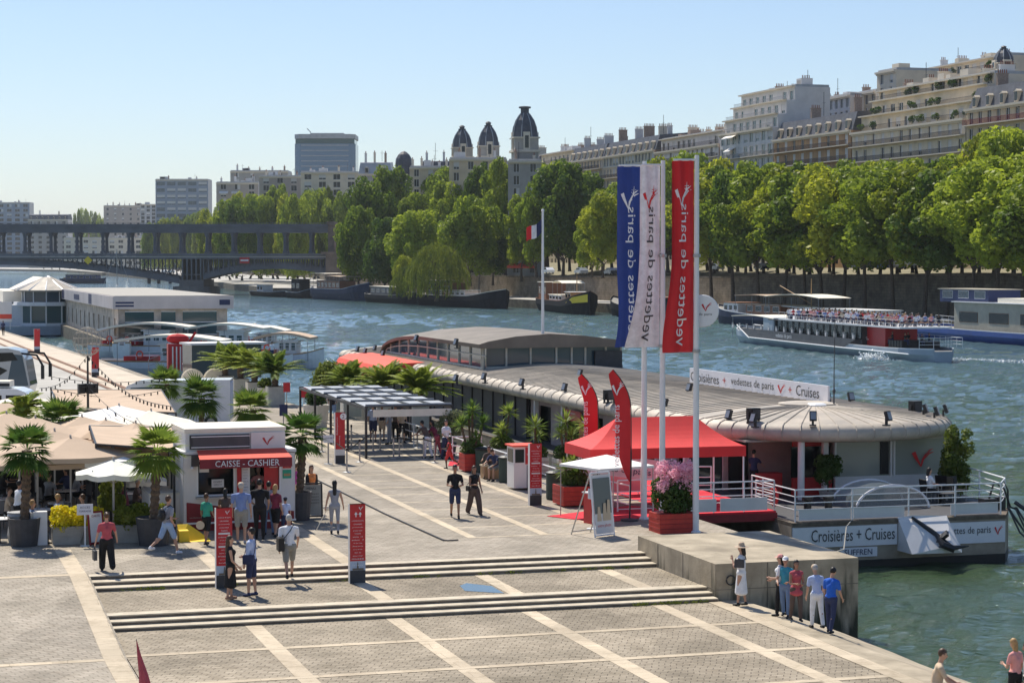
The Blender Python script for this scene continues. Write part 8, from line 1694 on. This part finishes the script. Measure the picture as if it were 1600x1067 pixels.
for k,(px,py,f,tp,bt,bk,hr,sk,hh,lb) in enumerate(((583,690,TO+.2,'c_lblue','c_navy','shorts','hair_black','skin',1.82,'tall man in a pale shirt and navy shorts under the shelter'),(597,688,TO-.3,'c_black','c_beige','shorts','hair_brown','skin_tan',1.74,'man in black with yellowish shorts under the shelter'),(608,694,PI,'c_grey','c_grey','trousers','hair_blond','skin',1.66,'blond woman in grey with a bag under the shelter'),(618,690,TO,'c_brown','c_black','trousers','hair_brown','skin_tan',1.7,'person in brown in the shade at the middle of the shelter'),(628,692,TO+.5,'c_beige','c_black','shorts','hair_black','skin',1.68,'person in a beige top in the shade of the shelter'),(636,688,PI,'c_black','c_black','trousers','hair_black','skin_dark',1.75,'person in black at the back of the shelter'),(520,660,TO,'c_black','c_denim','trousers','hair_brown','skin',1.7,'person in black at the far end of the shelter'),(506,655,TO,'c_navy','c_black','trousers','hair_brown','skin',1.7,'person in navy beside the tub at the far end of the shelter'))):
    person(lb,pz(px,py,0),f,hh,top=tp,bot=bt,botkind=bk,hair=hr,skin=sk,legs=((4,2),(-4,4)),arms=((10,8,40+k*5),(4,8,20)),lowres=True,female=(k==2),hairlen='mid' if k==2 else 'short')
person('person seen from behind in the dark entrance beside the red tent',q(31.6,73.0,-.25),AW-.6,1.7,top='c_navy',bot='c_black',hair='hair_black',lowres=True,arms=((30,8,40),(50,8,10)))
person('seated woman in a white shirt in the armchair on the barge deck',q(36.6,68.4,-.25),TH,1.66,top='c_white',bot='c_black',hair='hair_black',sit=True,seat=.46,legs=((0,5),(0,0)),arms=((30,8,50),(30,8,50)),female=True,hairlen='mid')
person('person walking alone on the sandy quay at the far left edge',pz(5,524,0),TO,1.72,top='c_navy',bot='c_black',hair='hair_black',lowres=True,skin='skin_dark')
person('man in white and dark trousers standing on a launch against the water',(*W(425,563,-.4)[:2],-.4),AW,1.74,top='c_white',bot='c_navy',hair='hair_black',lowres=True)
# cafe guests
CG=[(12,800,'c_beige',0,'guest in beige at the left edge of the cafe'),(28,790,'c_white',.8,'standing guest in a white shirt behind the left fan palm'),(62,745,'c_red',PI,'standing waiter in a bright red top under the front parasol'),(88,812,'c_lblue',.6,'guest in a pale blue shirt at the table above the yellow hedge'),(132,812,'c_brown',PI,'guest in black and brown opposite the man in pale blue'),(105,765,'c_navy',PI-.4,'guest in navy in the shade under the middle of the parasol'),(118,770,'c_grey',.3,'guest in grey deep under the parasol'),(48,822,'c_denim',.4,'guest in denim at the low table left of the pillar'),(5,760,'c_black',0,'guest in black deep in the shade at the left edge'),(196,790,'c_maroon',PI,'guest in maroon right of the climbing shrub'),(212,785,'c_brown',0,'guest in brown beside the second fan palm'),(150,775,'c_black',.5,'guest in black behind the climbing shrub'),(75,775,'c_grey',1,'guest with grey shirt behind the parasol pole')]
for k,(px,py,tp,f,lb) in enumerate(CG):
    # py: waist height on the picture; stand or sit on the terrace floor
    st_='standing' in lb; hz=.95 if st_ else .55; x,y=W(px,py,hz)
    person(lb,(x,y,0),f,1.72,top=tp,bot='c_black',hair=['hair_brown','hair_black','hair_grey','hair_blond'][k%4],sit=not st_,seat=.46,legs=((0,5),(0,10)) if not st_ else ((3,2),(-3,3)),arms=((40,10,60),(30,10,60)),lowres=(k not in(2,3,4)),lean=6,skin=['skin','skin_tan'][k%2],group='guests on the cafe terrace')
# passengers on the tour boat
PR=[]
for k,(tp,hr,sk) in enumerate((('c_white','hair_brown','skin'),('c_red','hair_black','skin_tan'),('c_pink','hair_blond','skin'),('c_blue','hair_brown','skin'),('c_black','hair_black','skin_tan'),('c_beige','hair_grey','skin'))):
    cn=['white','red','pink','blue','black','beige'][k]; T,_=person('passenger in %s seated among the crowd on the upper deck of the moving tour boat'%cn,(0,0,0),0,1.7,top=tp,bot='c_navy',hair=hr,skin=sk,sit=True,seat=.45,legs=((0,5),(0,5)),arms=((30,10,40),(30,10,40)),lowres=True,group='passengers in %s on the upper deck'%cn); PR.append([T,False])
mt=TB_.matrix_basis.copy(); mt=Matrix.Translation(TB_.location)@Matrix.Rotation(TB_.rotation_euler.z,4,'Z'); La=a_tb=None
hl=max(v.co.x for v in [c for c in TB_.children if c.name.startswith('hull')][0].data.vertices); r_=random.Random(6)
BN=thing('deck_bench','backless wooden bench on the upper deck of the moving tour boat','bench',tuple(mt@Vector((0,0,3.62))),TB_.rotation_euler.z,'benches on the upper deck')
m=MB(); m.bb(-.2,.2,-2.4,2.4,.38,.44); m.build('seat','wood',BN); m=MB(); m.bb(-.15,.15,-2.2,-2.1,0,.38); m.bb(-.15,.15,2.1,2.2,0,.38); m.build('leg','grey_metal',BN)
n=0
for row in range(20):
    xx=-hl*.82+row*(hl*1.04)/19; w_=mt@Vector((xx,0,3.62))
    if row==0: BN.location=w_
    else: copy_tree(BN,tuple(w_))
    for yy in(-2.1,-1.3,-.4,.5,1.3,2.1,2.6):
        if r_.random()<.10: continue
        kk=r_.choices(range(6),[5,2,3,2,2,2])[0]; w_=mt@Vector((xx+.05,yy+r_.uniform(-.1,.1),3.64+r_.choice([0,0,.05,.1])*0)); f=TB_.rotation_euler.z+r_.uniform(-.5,.5)-PI/2
        if not PR[kk][1]: PR[kk][0].location=w_; PR[kk][0].rotation_euler=(0,0,f); PR[kk][1]=True
        else: copy_tree(PR[kk][0],tuple(w_),f)
for k,(xx,yy) in enumerate(((-.70,1.6),(-.76,.6),(-.82,1.8),(-.86,-.4),(-.9,1.0))):
    w_=mt@Vector((hl*xx,yy,2.1-.45)); copy_tree(PR[4][0],tuple(w_),TB_.rotation_euler.z+k,'passenger in black on the low stern deck of the moving tour boat','passengers on the stern deck')
bpy.data.scenes.remove(TS)
# furled red pennant at the bottom left
x,y,z=WD(213,998,43); t=thing('furled_banner','tip of a furled dark red banner rising at the bottom left corner','flag',(x,y,ZL)); m=MB(); m.tube([(.12,0,0),(.10,0,z-ZL-.8),(.0,0,z-ZL)],[.03,.02,.008],6); m.build('pole','charcoal',t); m=MB(); m.tube([(.2,0,.2),(.15,0,z-ZL-.75),(.06,0,z-ZL-.35),(.0,0,z-ZL)],[.16,.10,.045,.004],7); m.build('cloth','c_mauve',t)
# ================================================================ SUMMER HAZE
hm=bpy.data.materials.new('haze'); hm.use_nodes=True; n_=hm.node_tree; n_.nodes.clear(); ou=n_.nodes.new('ShaderNodeOutputMaterial'); pv=n_.nodes.new('ShaderNodeVolumePrincipled')
pv.inputs['Color'].default_value=(.82,.88,.95,1); pv.inputs['Density'].default_value=.00006; pv.inputs['Anisotropy'].default_value=.3; n_.links.new(pv.outputs[0],ou.inputs['Volume']); M['haze']=hm
m=MB(); m.bb(-9500,9500,-500,15500,-6,260); o=m.build('haze','haze'); o['kind']='stuff'; o['label']='thin pale summer haze over the river'
for o in list(scene.objects):
    if o.type=='EMPTY' and not o.children: bpy.data.objects.remove(o)
